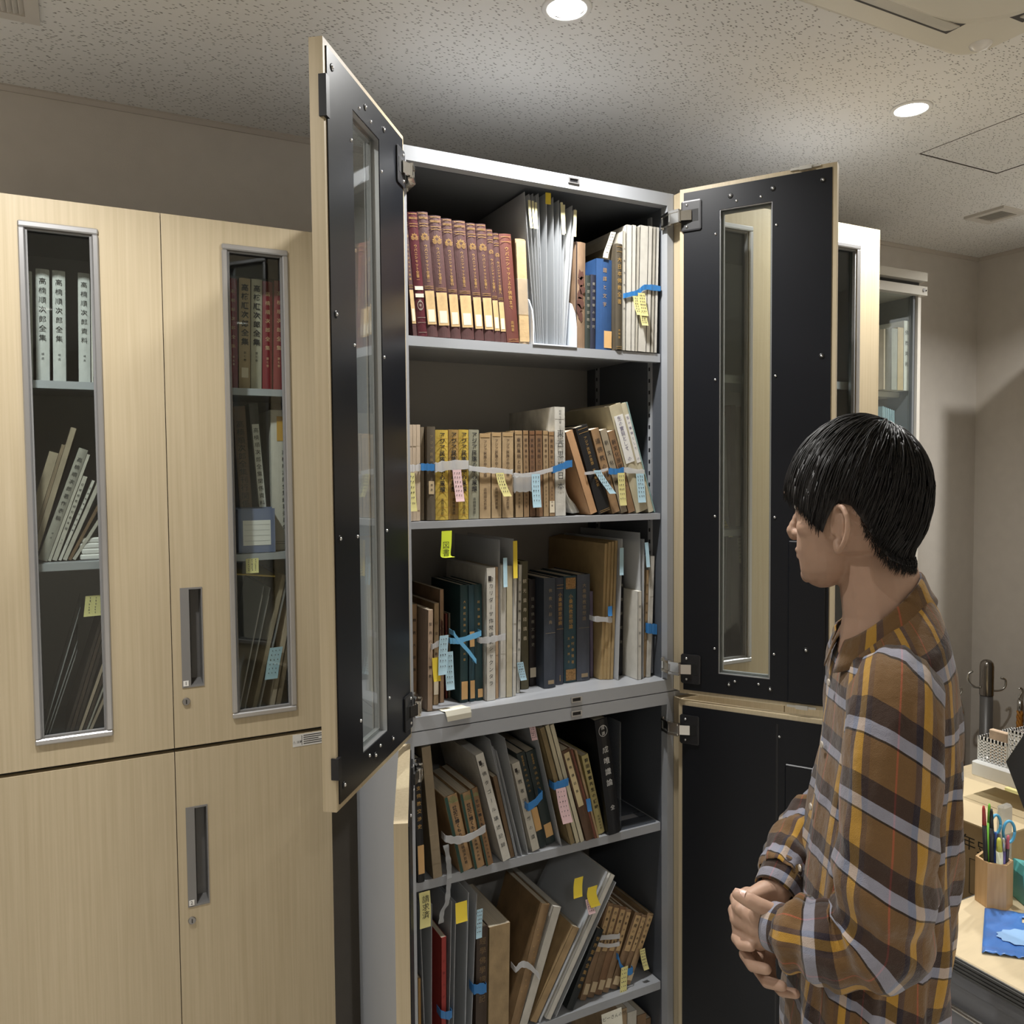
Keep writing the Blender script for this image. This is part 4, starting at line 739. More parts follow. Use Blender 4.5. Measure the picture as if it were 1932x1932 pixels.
# ------------------------------------------------------------------ books
PAL = dict(maroon=(84, 44, 42), maroon2=(92, 30, 40), redbrown=(112, 50, 38), kraft=(176, 146, 106), tornbrown=(150, 118, 88), darkgreen=(44, 54, 48), navy=(30, 34, 58), blue=(44, 84, 142),
  olivebrown=(84, 74, 56), whitepaper=(224, 220, 208), offwhite=(206, 200, 184), palebeige=(214, 190, 160), greybrown=(140, 124, 98), darkbrowng=(98, 86, 68), yellow=(222, 186, 62), yellowbrown=(180, 142, 72),
  greygreen=(160, 158, 132), tan=(190, 158, 112), oldtan=(182, 150, 106), oldbrown=(164, 128, 86), stainbrown=(132, 92, 60), stainbrown2=(140, 100, 64), ragwhite=(214, 210, 198), peach=(214, 160, 108), blackcloth=(26, 26, 28),
  brownold=(172, 132, 88), greytan=(176, 160, 132), brownold2=(158, 118, 78), cream=(206, 194, 158), cream2=(214, 204, 170), teal=(150, 196, 194), beigebk=(206, 174, 144), tornbrown2=(170, 132, 96), redthin=(150, 60, 44),
  deepgreen=(26, 62, 66), deepgreen2=(34, 72, 84), whitewrap=(222, 218, 206), peach2=(204, 166, 124), olive=(96, 90, 62), blackbrown=(44, 36, 36), slate=(62, 70, 84), slate2=(56, 62, 78), tealbook=(44, 80, 92), slate3=(76, 82, 96),
  purple=(128, 116, 148), goldalbum=(196, 164, 108), blackcloth2=(30, 30, 36), pageblock=(160, 140, 108), kraftsp=(176, 136, 88), kraftsp2=(148, 108, 66), crinkle=(120, 92, 60), greengilt=(38, 52, 52), greengilt2=(42, 56, 54),
  oldgold=(150, 128, 84), brownpanel=(104, 72, 48), redbrown2=(134, 74, 54), paleyellow=(206, 190, 118), blackcloth3=(22, 24, 30), ochre=(180, 132, 60), redcloth=(186, 50, 42), dkbrown=(72, 54, 40), kraftthick=(176, 146, 100),
  kraftleather=(150, 116, 74), whitebox=(212, 206, 192), kraftbox=(188, 154, 104), blackgreen=(28, 34, 36), brownset=(150, 116, 80), brownset2=(136, 104, 70), brownset3=(168, 134, 92), greywhite=(206, 208, 204), browned=(172, 154, 126),
  browned2=(146, 124, 96), greycard=(168, 164, 150), dkfile=(58, 44, 36), dkfile2=(76, 58, 44), crimson=(150, 34, 46), beigesp=(206, 178, 134), creamsp=(222, 216, 190), dkbinder=(116, 88, 62), greybinder=(82, 80, 78), greyenv=(150, 148, 140),
  greyenv2=(186, 184, 174), tealfile=(66, 96, 96), buff=(206, 176, 128), paleblue=(150, 184, 196))
def pm(key):
    if key == 'SLEEVE': return SLEEVE
    old = key.startswith(('stain', 'torn', 'old', 'brown', 'kraft', 'crinkle', 'rag', 'tan', 'maroon', 'yellow'))
    c_ = PAL[key]; g_ = sum(c_)/3; c_ = tuple(.93*(.82*v+.18*g_) for v in c_)
    return mat('cover_'+key, srgb(*c_), .62 if key not in ('maroon2', 'blackcloth3', 'crimson', 'blue') else .35, var=.26 if old else .10, scale=38 if old else 60, stretch=(1, 1, .7), bump=.15 if old else .06, bscale=260)
SLEEVE = glass('clear_plastic_sleeve', (.90, .92, .94), .9, .42, (.92, .94, .97), .18)
WRAP = glass('clear_wrap_film', (.93, .94, .95), 1.2, .22, (.86, .88, .90), .12)
PAGES = mat('page_edges', (.62, .55, .43), .8, var=.16, scale=900, stretch=(1, .004, .004))
PAGESW = mat('white_page_edges', (.74, .71, .64), .8, var=.12, scale=900, stretch=(1, .004, .004))
GOLD = mat('gilt_stamping', srgb(196, 158, 92), .4, .35)
SILV = mat('silver_stamping', srgb(168, 164, 150), .4, .3)
PATCH = mat('pale_spine_patch', srgb(196, 166, 118), .75, var=.22, scale=60)
LABW = mat('library_label', srgb(226, 214, 190), .7)
WINK = mat('white_ink', (.72, .72, .70), .6)
def palmette():
    m = MB()
    for k in range(9):
        a = rad(90+(k-4)*21); l = 1.0 if k % 2 == 0 else .86
        d = (math.cos(a), math.sin(a)); p = (-d[1], d[0])
        m.add([(d[0]*.30, 0, d[1]*.30), (d[0]*.75*l+p[0]*.07, 0, d[1]*.75*l+p[1]*.07), (d[0]*l, 0, d[1]*l), (d[0]*.75*l-p[0]*.07, 0, d[1]*.75*l-p[1]*.07)], [(0, 1, 2, 3)])
    for sx in (-1, 1):
        for r in (.42, .28, .15):
            n = 14
            for k in range(n):
                a, b = 2*math.pi*k/n, 2*math.pi*(k+1)/n
                m.add([(sx*.46+math.cos(t)*rr, 0, -.30+math.sin(t)*rr) for t, rr in ((a, r), (b, r), (b, r-.05), (a, r-.05))], [(0, 1, 2, 3)])
    return m
PALM = palmette()
def smooth_path_(P, n=4):
    P = [Vector(p) for p in P]; out = []
    for i in range(len(P)-1):
        p0, p1, p2, p3 = P[max(i-1, 0)], P[i], P[i+1], P[min(i+2, len(P)-1)]
        for k in range(n):
            t = k/n; out.append(.5*((2*p1)+(p2-p0)*t+(2*p0-5*p1+4*p2-p3)*t*t+(3*p1-p0-3*p2+p3)*t**3))
    return out+[P[-1]]
def flat(parent, name, m, x0, x1, z0, z1, y, th=.0003):
    return MB().box(x0, x1, y-th, y, z0, z1).build(name, m, parent)
def spine_text(bk, s, x0, w, h, y, z0, z1, m, frac=.6, bold=0):
    n = len(s)
    if not n: return
    size = min(w*frac, (z1-z0)*h/n*.98)
    letter(bk, s.replace('ー', '丨').replace('　', ' '), m, size, (x0+w/2, y-.0004, (z0+z1)/2*h), spacing=(z1-z0)*h/(n*size), bold=bold*size, name='title')
def book(x0, x1, y, z, w, h, lean, cov, sty, txt, dep, label, group):
    right = lean > 0
    bk = thing('book' if sty not in ('sleeve',) else 'clear_file', label, 'book' if sty != 'sleeve' else 'file', (x1 if right else x0, y, z+.0004), (0, rad(lean), 0), group or None)
    a = -w if right else 0.0; b = a+w; M = pm(cov)
    if sty == 'sleeve':
        MB().cbox(a, a+max(.0012, w*.3), 0, dep, 0, h, .0005).build('sleeve', SLEEVE, bk); MB().box(a+w*.35, a+w*.55, .004, dep-.01, .003, h*.93).build('papers', WHITE, bk)
        return bk
    soft = sty in ('pages', 'plain', 'inkvert', 'rag', 'inkbrush', 'ink2', 'ink2lab') or w < .011
    bt = .0007 if soft else .0016; ov = .0005 if soft else .002
    bul = 0 if soft else min(.003, w*.12)
    c = MB(); hh = h
    if sty == 'pages' or sty == 'rag':
        # paper-covered booklet: thin boards, page edges show at the head and a rough back
        c.box(a, a+bt, .0005, dep, 0, hh); c.box(b-bt, b, .0005, dep, 0, hh)
        n = 9; zs = [hh*k/n for k in range(n+1)]; rnd = random.Random(len(label)*7+int(h*1e4))
        for k in range(n):
            o = rnd.uniform(0, .0022 if sty == 'rag' else .0008); c.box(a+bt*.5, b-bt*.5, o, o+.002, zs[k], zs[k+1])
    else:
        c.box(a, a+bt, 0, dep, 0, hh); c.box(b-bt, b, 0, dep, 0, hh)
        n = 6; prof = [(a+w*k/n, -bul*math.sin(math.pi*k/n)) for k in range(n+1)]+[(b, .0014), (a, .0014)]
        c.prism(prof, 'z', 0, hh)
    c.build('cover', M, bk)
    MB().box(a+bt, b-bt, .002, dep-ov, ov if not soft else .0004, hh-(ov if not soft else .0004)).build('page_block', PAGESW if cov in ('whitepaper', 'offwhite', 'whitewrap', 'greywhite', 'ragwhite', 'creamsp', 'whitebox') else PAGES, bk)
    yf = -bul-.0002
    def band(z0_, z1_, m, inset=.06, nm='spine_label'): return flat(bk, nm, m, a+w*inset, b-w*inset, z0_*h, z1_*h, yf)
    def rule(zf, m=GOLD, t=.0006): return flat(bk, 'gilt_rule', m, a+w*.08, b-w*.08, zf*h, zf*h+t, yf)
    if sty in ('palmette', 'maroonlib'):
        for zf in (.985, .955, .945, .905, .885): rule(zf)
        P = MB(); sc = w*.40; P.add([((a+w/2)+v[0]*sc, yf-.0003, h*.80+v[2]*sc) for v in PALM.v], PALM.f); P.build('gilt_palmette', GOLD, bk, fix=False)
        spine_text(bk, txt, a, w, h, yf, .44, .74, GOLD, .5)
        if sty == 'palmette':
            for zf in (.405, .39): rule(zf)
            p = band(.10, .37, PATCH, .08, 'paper_patch'); flat(p, 'patch_label', LABW, a+w*.2, b-w*.2, h*.12, h*.22, yf-.0003)
        else:
            p = band(.375, .405, LABW, .08); band(.315, .345, LABW, .08)
            r = MB()
            for k in range(20):
                t0, t1 = 2*math.pi*k/20, 2*math.pi*(k+1)/20
                r.add([(a+w/2+math.cos(t)*w*q*.9, yf-.0003, h*.25+math.sin(t)*w*q*1.35) for t, q in ((t0, .34), (t1, .34), (t1, .29), (t0, .29))], [(0, 1, 2, 3)])
            r.build('round_stamp', SILV, bk, fix=False); spine_text(bk, '藏書印', a, w, h, yf, .20, .30, SILV, .3)
            for zf in (.15, .11, .03): rule(zf, SILV)
    elif sty == 'gold':
        for zf in (.97, .925, .03, .012): rule(zf)
        spine_text(bk, txt, a, w, h, yf, .42 if len(txt) < 10 else .30, .88, GOLD, .62); 
        if h > .19: spine_text(bk, '高楠著', a, w, h, yf, .10, .20, GOLD, .32)
    elif sty in ('silver', 'golds'):
        spine_text(bk, txt, a, w, h, yf, .25, .92, SILV if sty == 'silver' else GOLD, .55)
    elif sty == 'silverlab':
        spine_text(bk, txt, a, w, h, yf, .35, .85, SILV, .5); band(.08, .17, LABW)
    elif sty == 'wrapped':
        f = MB(); f.box(a-.0006, b+.0006, yf-.0012, .05, h*.28, h*.62); f.build('clear_tape', WRAP, bk); band(.02, .985, mat('tan_wrap', srgb(186, 158, 116), .7, var=.15, scale=40, bump=.3, bscale=120), .02, 'paper_wrap')
    elif sty == 'torn':
        rn = random.Random(3); P = MB()
        for k in range(7):
            zc = h*(.30+.065*k); ww = w*rn.uniform(.18, .36); cx = a+w*rn.uniform(.35, .65)
            P.add([(cx+math.cos(t)*ww*rn.uniform(.6, 1.2), yf-.0003, zc+math.sin(t)*h*.05*rn.uniform(.6, 1.3)) for t in [2*math.pi*j/9 for j in range(9)]], [tuple(range(9))])
        P.build('torn_patch', mat('torn_dark', srgb(84, 52, 42), .8, var=.3, scale=60), bk, fix=False); flat(bk, 'worn_edge', mat('cover_dark_edge', srgb(52, 40, 36), .7), a, a+w*.12, 0, h, yf-.0002)
    elif sty == 'bluelabel':
        spine_text(bk, txt, a, w, h, yf, .45, .92, GOLD, .26); flat(bk, 'paper_label', mat('tan_label', srgb(214, 172, 116), .7, var=.1), a+w*.48, b-w*.03, .004, h*.21, yf)
    elif sty == 'inkvert':
        spine_text(bk, txt, a, w, h, yf, .30, .90, INK, .62)
    elif sty == 'inkwhite':
        spine_text(bk, txt, a, w, h, yf, .36, .88, LABW, .5)
    elif sty == 'boxlabel':
        spine_text(bk, txt, a, w, h, yf, .55, .92, mat('faded_gilt', srgb(142, 124, 90), .6), .4); p = flat(bk, 'paper_label', mat('aged_label', srgb(196, 176, 142), .7), a+w*.14, b-w*.2, h*.28, h*.42, yf); spine_text(p, '佛教', a, w, h, yf-.0003, .30, .40, INK, .3)
    elif sty == 'bigink':
        spine_text(bk, txt, a, w, h, yf, .30, .97, INK, .56, .02); spine_text(bk, '高楠順次郎', a, w, h, yf, .05, .24, INK, .34)
        if cov.startswith('yellow'):
            for k in range(11): flat(bk, 'printed_band', mat('ochre_print', srgb(168, 128, 44), .6), a+w*.05, b-w*.05, h*(.05+.085*k), h*(.05+.085*k)+.0008, yf+.0001)
    elif sty in ('ink2', 'ink2lab'):
        flat(bk, 'faded_strip', mat('faded_strip_'+cov, tuple(c*.8 for c in srgb(*PAL[cov])), .7), a+w*.1, b-w*.1, h*.955, h*.99, yf)
        spine_text(bk, txt, a, w, h, yf, .48, .92, mat('faded_ink', srgb(70, 52, 38), .7), .5, .01); spine_text(bk, '高楠順次郎著', a, w, h, yf, .10, .36, mat('faded_ink'), .3)
        if sty == 'ink2lab': flat(bk, 'paper_label', LABW, a+w*.1, b-w*.08, h*.04, h*.18, yf)
    elif sty == 'rag':
        spine_text(bk, '昭和十七年', a, w, h, yf-.001, .84, .97, INK, .36); spine_text(bk, txt, a, w, h, yf-.001, .22, .80, INK, .66)
    elif sty == 'slip':
        p = flat(bk, 'title_strip', WHITE, a+w*.12, b-w*.12, h*.46, h*.90, yf); spine_text(p, txt[:9], a, w, h, yf-.0003, .47, .89, mat('lilac_ink', srgb(84, 74, 116), .6), .5)
    elif sty == 'lablow':
        spine_text(bk, txt, a, w, h, yf, .45, .85, mat('faded_ink', srgb(70, 52, 38), .7), .6); band(.10, .24, LABW)
    elif sty in ('gold2', 'gold2lab', 'lablow2'):
        spine_text(bk, txt, a, w, h, yf, .34 if sty == 'gold2' else .5, .88, GOLD, .34); flat(bk, 'paper_label', mat('tan_label', srgb(206, 172, 122), .7, var=.1), a+w*.12 if sty != 'gold2lab' else a+w*.3, b-w*.06, .006, h*(.18 if sty != 'gold2lab' else .10), yf)
        if sty == 'lablow2': flat(bk, 'paper_patch', mat('tan_label'), a+w*.1, b-w*.06, h*.47, h*.60, yf)
    elif sty == 'inkbrush':
        spine_text(bk, txt, a, w, h, yf, .10, .94, INK, .52); flat(bk, 'torn_head', mat('dark_tear', srgb(52, 46, 42), .8), a+w*.2, a+w*.5, h*.90, h*.94, yf)
    elif sty in ('slatetop', 'slatetop2'):
        spine_text(bk, txt, a, w, h, yf, .56, .92, mat('dull_gilt', srgb(150, 132, 104), .5), .3); rule(.50, mat('dull_gilt')); p = flat(bk, 'gilt_panel', mat('dull_gilt'), a+w*.3, b-w*.2, h*.035, h*.07, yf)
    elif sty == 'gold3':
        for zf in (.93, .90): rule(zf)
        spine_text(bk, txt, a, w, h, yf, .55, .86, GOLD, .5); rule(.52); spine_text(bk, '木村泰賢', a, w, h, yf, .03, .09, GOLD, .2)
    elif sty == 'goldteal':
        for z0_, z1_ in ((.88, .985), (.02, .125)):
            p = band(z0_, z1_, mat('gilt_ornament', srgb(150, 116, 72), .45, .3, var=.5, scale=260), .10, 'gilt_panel')
        spine_text(bk, txt, a, w, h, yf, .50, .83, GOLD, .46); spine_text(bk, '文學博士', a-w*.18, w, h, yf, .16, .45, GOLD, .2); spine_text(bk, '木村泰賢著', a+w*.15, w, h, yf, .16, .45, GOLD, .24)
    elif sty == 'goldlab':
        spine_text(bk, txt, a, w, h, yf, .42, .85, GOLD, .66); flat(bk, 'paper_patch', mat('tan_label', srgb(206, 172, 122), .7, var=.1), a+w*.1, b, h*.07, h*.30, yf)
    elif sty == 'seiki':
        flat(bk, 'green_edge', mat('green_cloth_edge', srgb(34, 66, 56), .6), a-.0002, a+w*.22, .0, h, yf+.0002)
        sun = MB()
        for k in range(7):
            t0, t1 = rad(180*k/7), rad(180*(k+.6)/7); sun.add([(a+w*.58, yf-.0003, h*.90), (a+w*.58+math.cos(t0)*w*.36, yf-.0003, h*.90+math.sin(t0)*w*.5), (a+w*.58+math.cos(t1)*w*.36, yf-.0003, h*.90+math.sin(t1)*w*.5)], [(0, 1, 2)])
        sun.build('sunburst', mat('olive_print', srgb(120, 128, 84), .6), bk, fix=False)
        spine_text(bk, txt, a+w*.12, w*.88, h, yf, .44, .86, INK, .5, .02); spine_text(bk, '高楠順次郎著', a+w*.12, w*.88, h, yf, .08, .38, INK, .3)
    elif sty == 'giltlab':
        for q in range(5):
            P = MB(); sc = w*.16; P.add([((a+w/2)+v[0]*sc, yf-.0003, h*(.60+.055*q)+v[2]*sc) for v in PALM.v], PALM.f); P.build('gilt_ornament', GOLD, bk, fix=False)
        spine_text(bk, txt, a, w, h, yf, .86, .97, GOLD, .3); flat(bk, 'paper_label', mat('tan_label', srgb(206, 172, 122), .7, var=.1), a+w*.1, b-w*.12, h*(.18 if cov == 'greengilt' else .08), h*(.42 if cov == 'greengilt' else .22), yf)
    elif sty == 'paneltitle':
        p = flat(bk, 'title_panel', mat('cream_panel', srgb(206, 188, 146), .7), a+w*.12, b-w*.25, h*.38, h*.97, yf); spine_text(p, txt, a-w*.06, w, h, yf-.0003, .5, .94, INK, .34)
    elif sty == 'whitebrush':
        r = MB()
        for k in range(24):
            t0, t1 = 2*math.pi*k/24, 2*math.pi*(k+1)/24; r.add([(a+w/2+math.cos(t)*w*q, yf-.0003, h*.90+math.sin(t)*w*q*1.15) for t, q in ((t0, .34), (t1, .34), (t1, .31), (t0, .31))], [(0, 1, 2, 3)])
        r.build('title_ring', WINK, bk, fix=False); spine_text(bk, '國譯', a, w, h, yf, .85, .95, WINK, .26)
        spine_text(bk, '成唯識論', a, w, h, yf, .40, .78, WINK, .5); spine_text(bk, '全', a, w, h, yf, .20, .26, WINK, .36)
    elif sty == 'redsp':
        spine_text(bk, txt, a, w, h, yf, .45, .85, mat('dark_red_ink', srgb(96, 20, 20), .6), .5)
    elif sty == 'goldkei':
        spine_text(bk, txt, a, w, h, yf, .34, .92, mat('dull_gilt2', srgb(120, 98, 66), .5), .62)
    elif sty == 'speck':
        for q in range(12): flat(bk, 'gilt_fleck', GOLD, a+w*(.2+.05*(q*7 % 11)), a+w*(.24+.05*(q*7 % 11)), h*(.3+.045*q), h*(.31+.045*q), yf)
    elif sty == 'setlab':
        p = flat(bk, 'title_strip', mat('aged_strip', srgb(186, 156, 112), .7, var=.15, scale=80), a+w*.14, b-w*.14, h*.5, h*.97, yf); spine_text(p, txt, a, w, h, yf-.0003, .56, .95, INK, .4)
        q = flat(bk, 'paper_label', mat('aged_label', srgb(196, 176, 142), .7), a+w*.12, b-w*.12, h*.06, h*.17, yf)
    elif sty == 'handtitle':
        spine_text(bk, txt, a, w, h, yf, .34, .93, INK, .58); spine_text(bk, '補遺', a, w, h, yf, .18, .26, INK, .22)
    elif sty == 'handgold':
        spine_text(bk, txt, a, w, h, yf, .34, .92, mat('pale_gilt', srgb(214, 180, 140), .5), .5); spine_text(bk, '第七巻', a, w, h, yf, .20, .30, mat('pale_gilt'), .28)
    elif sty == 'boldtitle':
        spine_text(bk, txt, a, w, h, yf, .38, .95, INK, .66, .025); spine_text(bk, '第七巻', a, w, h, yf, .24, .34, INK, .26)
        if cov == 'beigesp': flat(bk, 'seal_stamp', mat('stamp_frame', srgb(236, 224, 200), .7), a+w*.2, b-w*.2, h*.10, h*.19, yf)
    elif sty == 'binderlab':
        p = flat(bk, 'spine_label', WHITE, a+w*.12, b-w*.12, h*.28, h*.86, yf); spine_text(p, txt, a, w, h, yf-.0003, .30, .84, INK, .6)
    elif sty == 'goldsq':
        flat(bk, 'gold_square', mat('gold_card', srgb(196, 150, 60), .5), a+w*.28, b, h*.78, h*.955, yf); spine_text(bk, txt, a+w*.25, w*.75, h, yf, .14, .72, INK, .34)
        for zf in (.06, .045): rule(zf, INK)
    return bk
for row in BOOKS:
    o_ = book(*row)
    if row[8] == 'rag':     # loose sheets fan out at the foot of the ragged bundle
        for k in range(7):
            P_ = smooth_path_([(.019+.0012*k, .0, .150-.012*k), (.022+.0020*k, 0, .100-.006*k), (.026+.0035*k, 0, .050-.002*k), (.034+.0050*k, 0, .020), (.045+.0050*k, 0, .0030)])
            c_, s_ = math.cos(-o_.rotation_euler.y), math.sin(-o_.rotation_euler.y)
            MB().strip([(p.x*c_+p.z*s_, .10, -p.x*s_+p.z*c_+.0008) for p in P_], (0, 1, 0), .19-.008*k, .0004).build('loose_sheet', pm('ragwhite'), o_, True)
TIES = [
([(1.0117, 1.4345, 1.9683), (1.0303, 1.4345, 1.9738), (1.046, 1.4345, 1.9784), (1.0618, 1.4345, 1.9901), (1.0857, 1.4345, 1.9917), (1.1042, 1.4345, 1.9915)], 0.0112, 'B', 'blue tape around the white packets on the top shelf'),
([(0.5387, 1.4475, 1.6129), (0.5492, 1.4475, 1.6135), (0.561, 1.4475, 1.6146)], 0.0131, 'C', 'white tie around the three beige pamphlets'),
([(0.5617, 1.4475, 1.6157), (0.5751, 1.4475, 1.6151), (0.5898, 1.4475, 1.6144)], 0.0143, 'B', 'blue tie around the dark brown book on the second shelf'),
([(0.59, 1.4465, 1.6144), (0.6213, 1.4465, 1.6184), (0.6585, 1.4465, 1.6195)], 0.0193, 'C', 'clear film band around the yellow trio'),
([(0.6599, 1.4475, 1.613), (0.6923, 1.4475, 1.6093), (0.7254, 1.4475, 1.6074), (0.7541, 1.4475, 1.6048)], 0.0106, 'C', 'clear tie around the grey-green and tan volumes'),
([(0.7557, 1.4475, 1.5988), (0.7832, 1.4475, 1.5986), (0.8146, 1.4475, 1.6032), (0.8459, 1.4475, 1.6104)], 0.0093, 'C', 'clear tie around the six thin brown books'),
([(0.7567, 1.4465, 1.5807), (0.7825, 1.4465, 1.5816), (0.8104, 1.4465, 1.583)], 0.0326, 'F', 'crinkled clear film patch on the thin brown books'),
([(0.8454, 1.4455, 1.6089), (0.8634, 1.4455, 1.6147), (0.8779, 1.4455, 1.6196), (0.8896, 1.4455, 1.6215)], 0.0143, 'B', 'blue ribbon tied around the ragged white paper bundle'),
([(0.924, 1.4475, 1.6012), (0.9496, 1.4475, 1.6036), (0.9779, 1.4475, 1.6098)], 0.0062, 'C', 'thin white string around the black hardcover on the second shelf'),
([(0.9832, 1.4475, 1.6053), (0.9995, 1.4475, 1.6046), (1.0182, 1.4475, 1.6071)], 0.0131, 'B', 'blue tape around the grey-tan leaning books'),
([(1.0182, 1.4475, 1.608), (1.0388, 1.4475, 1.6057), (1.0716, 1.4475, 1.6029)], 0.0112, 'C', 'clear tie around the tall cream volumes'),
([(0.5766, 1.4385, 1.2789), (0.5885, 1.4385, 1.284), (0.6026, 1.4385, 1.2879)], 0.0118, 'C', 'clear tie around the worn books at the left of the third shelf'),
([(0.6825, 1.452, 1.2781), (0.7041, 1.452, 1.2777), (0.7243, 1.452, 1.2794), (0.7372, 1.452, 1.2799)], 0.0124, 'C', 'clear tie around the white booklets on the third shelf'),
([(0.6174, 1.449, 1.2845), (0.634, 1.449, 1.2823), (0.6567, 1.449, 1.2866), (0.6829, 1.449, 1.2924)], 0.0112, 'A', 'sky-blue ribbon knotted around the dark green trio'),
([(0.6233, 1.446, 1.2992), (0.6327, 1.446, 1.285), (0.6518, 1.446, 1.2637), (0.6704, 1.446, 1.2393)], 0.0106, 'A', 'loose end of the sky-blue ribbon on the dark green trio'),
([(0.8097, 1.531, 1.2339), (0.8215, 1.531, 1.2347), (0.8318, 1.531, 1.2342)], 0.0106, 'W', 'white paper band around the olive-black book'),
([(0.9609, 1.474, 1.2923), (0.9811, 1.474, 1.2899), (1.0048, 1.474, 1.2861)], 0.0118, 'C', 'white tie around the gilt-edged albums'),
([(1.0834, 1.452, 1.2647), (1.0949, 1.452, 1.2623), (1.1073, 1.452, 1.2598)], 0.0242, 'B', 'blue tape band around the booklets at the right end of the third shelf'),
([(0.5953, 1.43, 0.912), (0.6186, 1.43, 0.9045), (0.6424, 1.43, 0.9042), (0.6788, 1.43, 0.9147)], 0.0151, 'C', 'clear tape around the three jacketed volumes'),
([(0.593, 1.425, 0.9026), (0.5977, 1.425, 0.8734), (0.5996, 1.425, 0.8447), (0.5969, 1.425, 0.814), (0.5932, 1.425, 0.7897), (0.5841, 1.425, 0.7763), (0.5812, 1.425, 0.7545)], -0.0105, 'F', 'loose end of clear tape dangling below the shelf edge'),
([(0.7734, 1.43, 0.9379), (0.7889, 1.43, 0.9441), (0.8058, 1.43, 0.9575)], 0.0158, 'B', 'blue tape around the gilt green pair'),
([(0.8335, 1.43, 0.969), (0.8495, 1.43, 0.9711), (0.8669, 1.43, 0.9729)], 0.0158, 'B', 'blue tape around the leaning cream pair'),
([(0.7444, 1.4335, 0.6119), (0.7584, 1.4335, 0.6195), (0.7769, 1.4335, 0.6092), (0.7973, 1.4335, 0.5831)], 0.0131, 'C', 'clear tie around the brown book and white slipcase'),
([(0.9457, 1.4525, 0.6136), (0.9738, 1.4525, 0.6074), (1.0083, 1.4525, 0.6003)], 0.0112, 'C', 'upper clear tie around the brown set'),
([(0.9474, 1.4515, 0.6002), (0.9772, 1.4515, 0.5884), (1.0067, 1.4515, 0.5839)], 0.0085, 'C', 'lower clear tie around the brown set'),
([(1.0035, 1.452, 0.5557), (1.0111, 1.452, 0.5319), (1.0282, 1.452, 0.5154), (1.042, 1.452, 0.5157)], 0.0145, 'B', 'blue tie around the right half of the brown set'),
([(0.6528, 1.4365, 0.5978), (0.6661, 1.4365, 0.5954), (0.6802, 1.4365, 0.5922)], 0.0204, 'B', 'blue tie around the dark brown book with gilt characters'),
([(0.5835, 1.4365, 0.5702), (0.5952, 1.4365, 0.5639), (0.6063, 1.4365, 0.563)], 0.0164, 'B', 'blue tie around the slim red book')
]
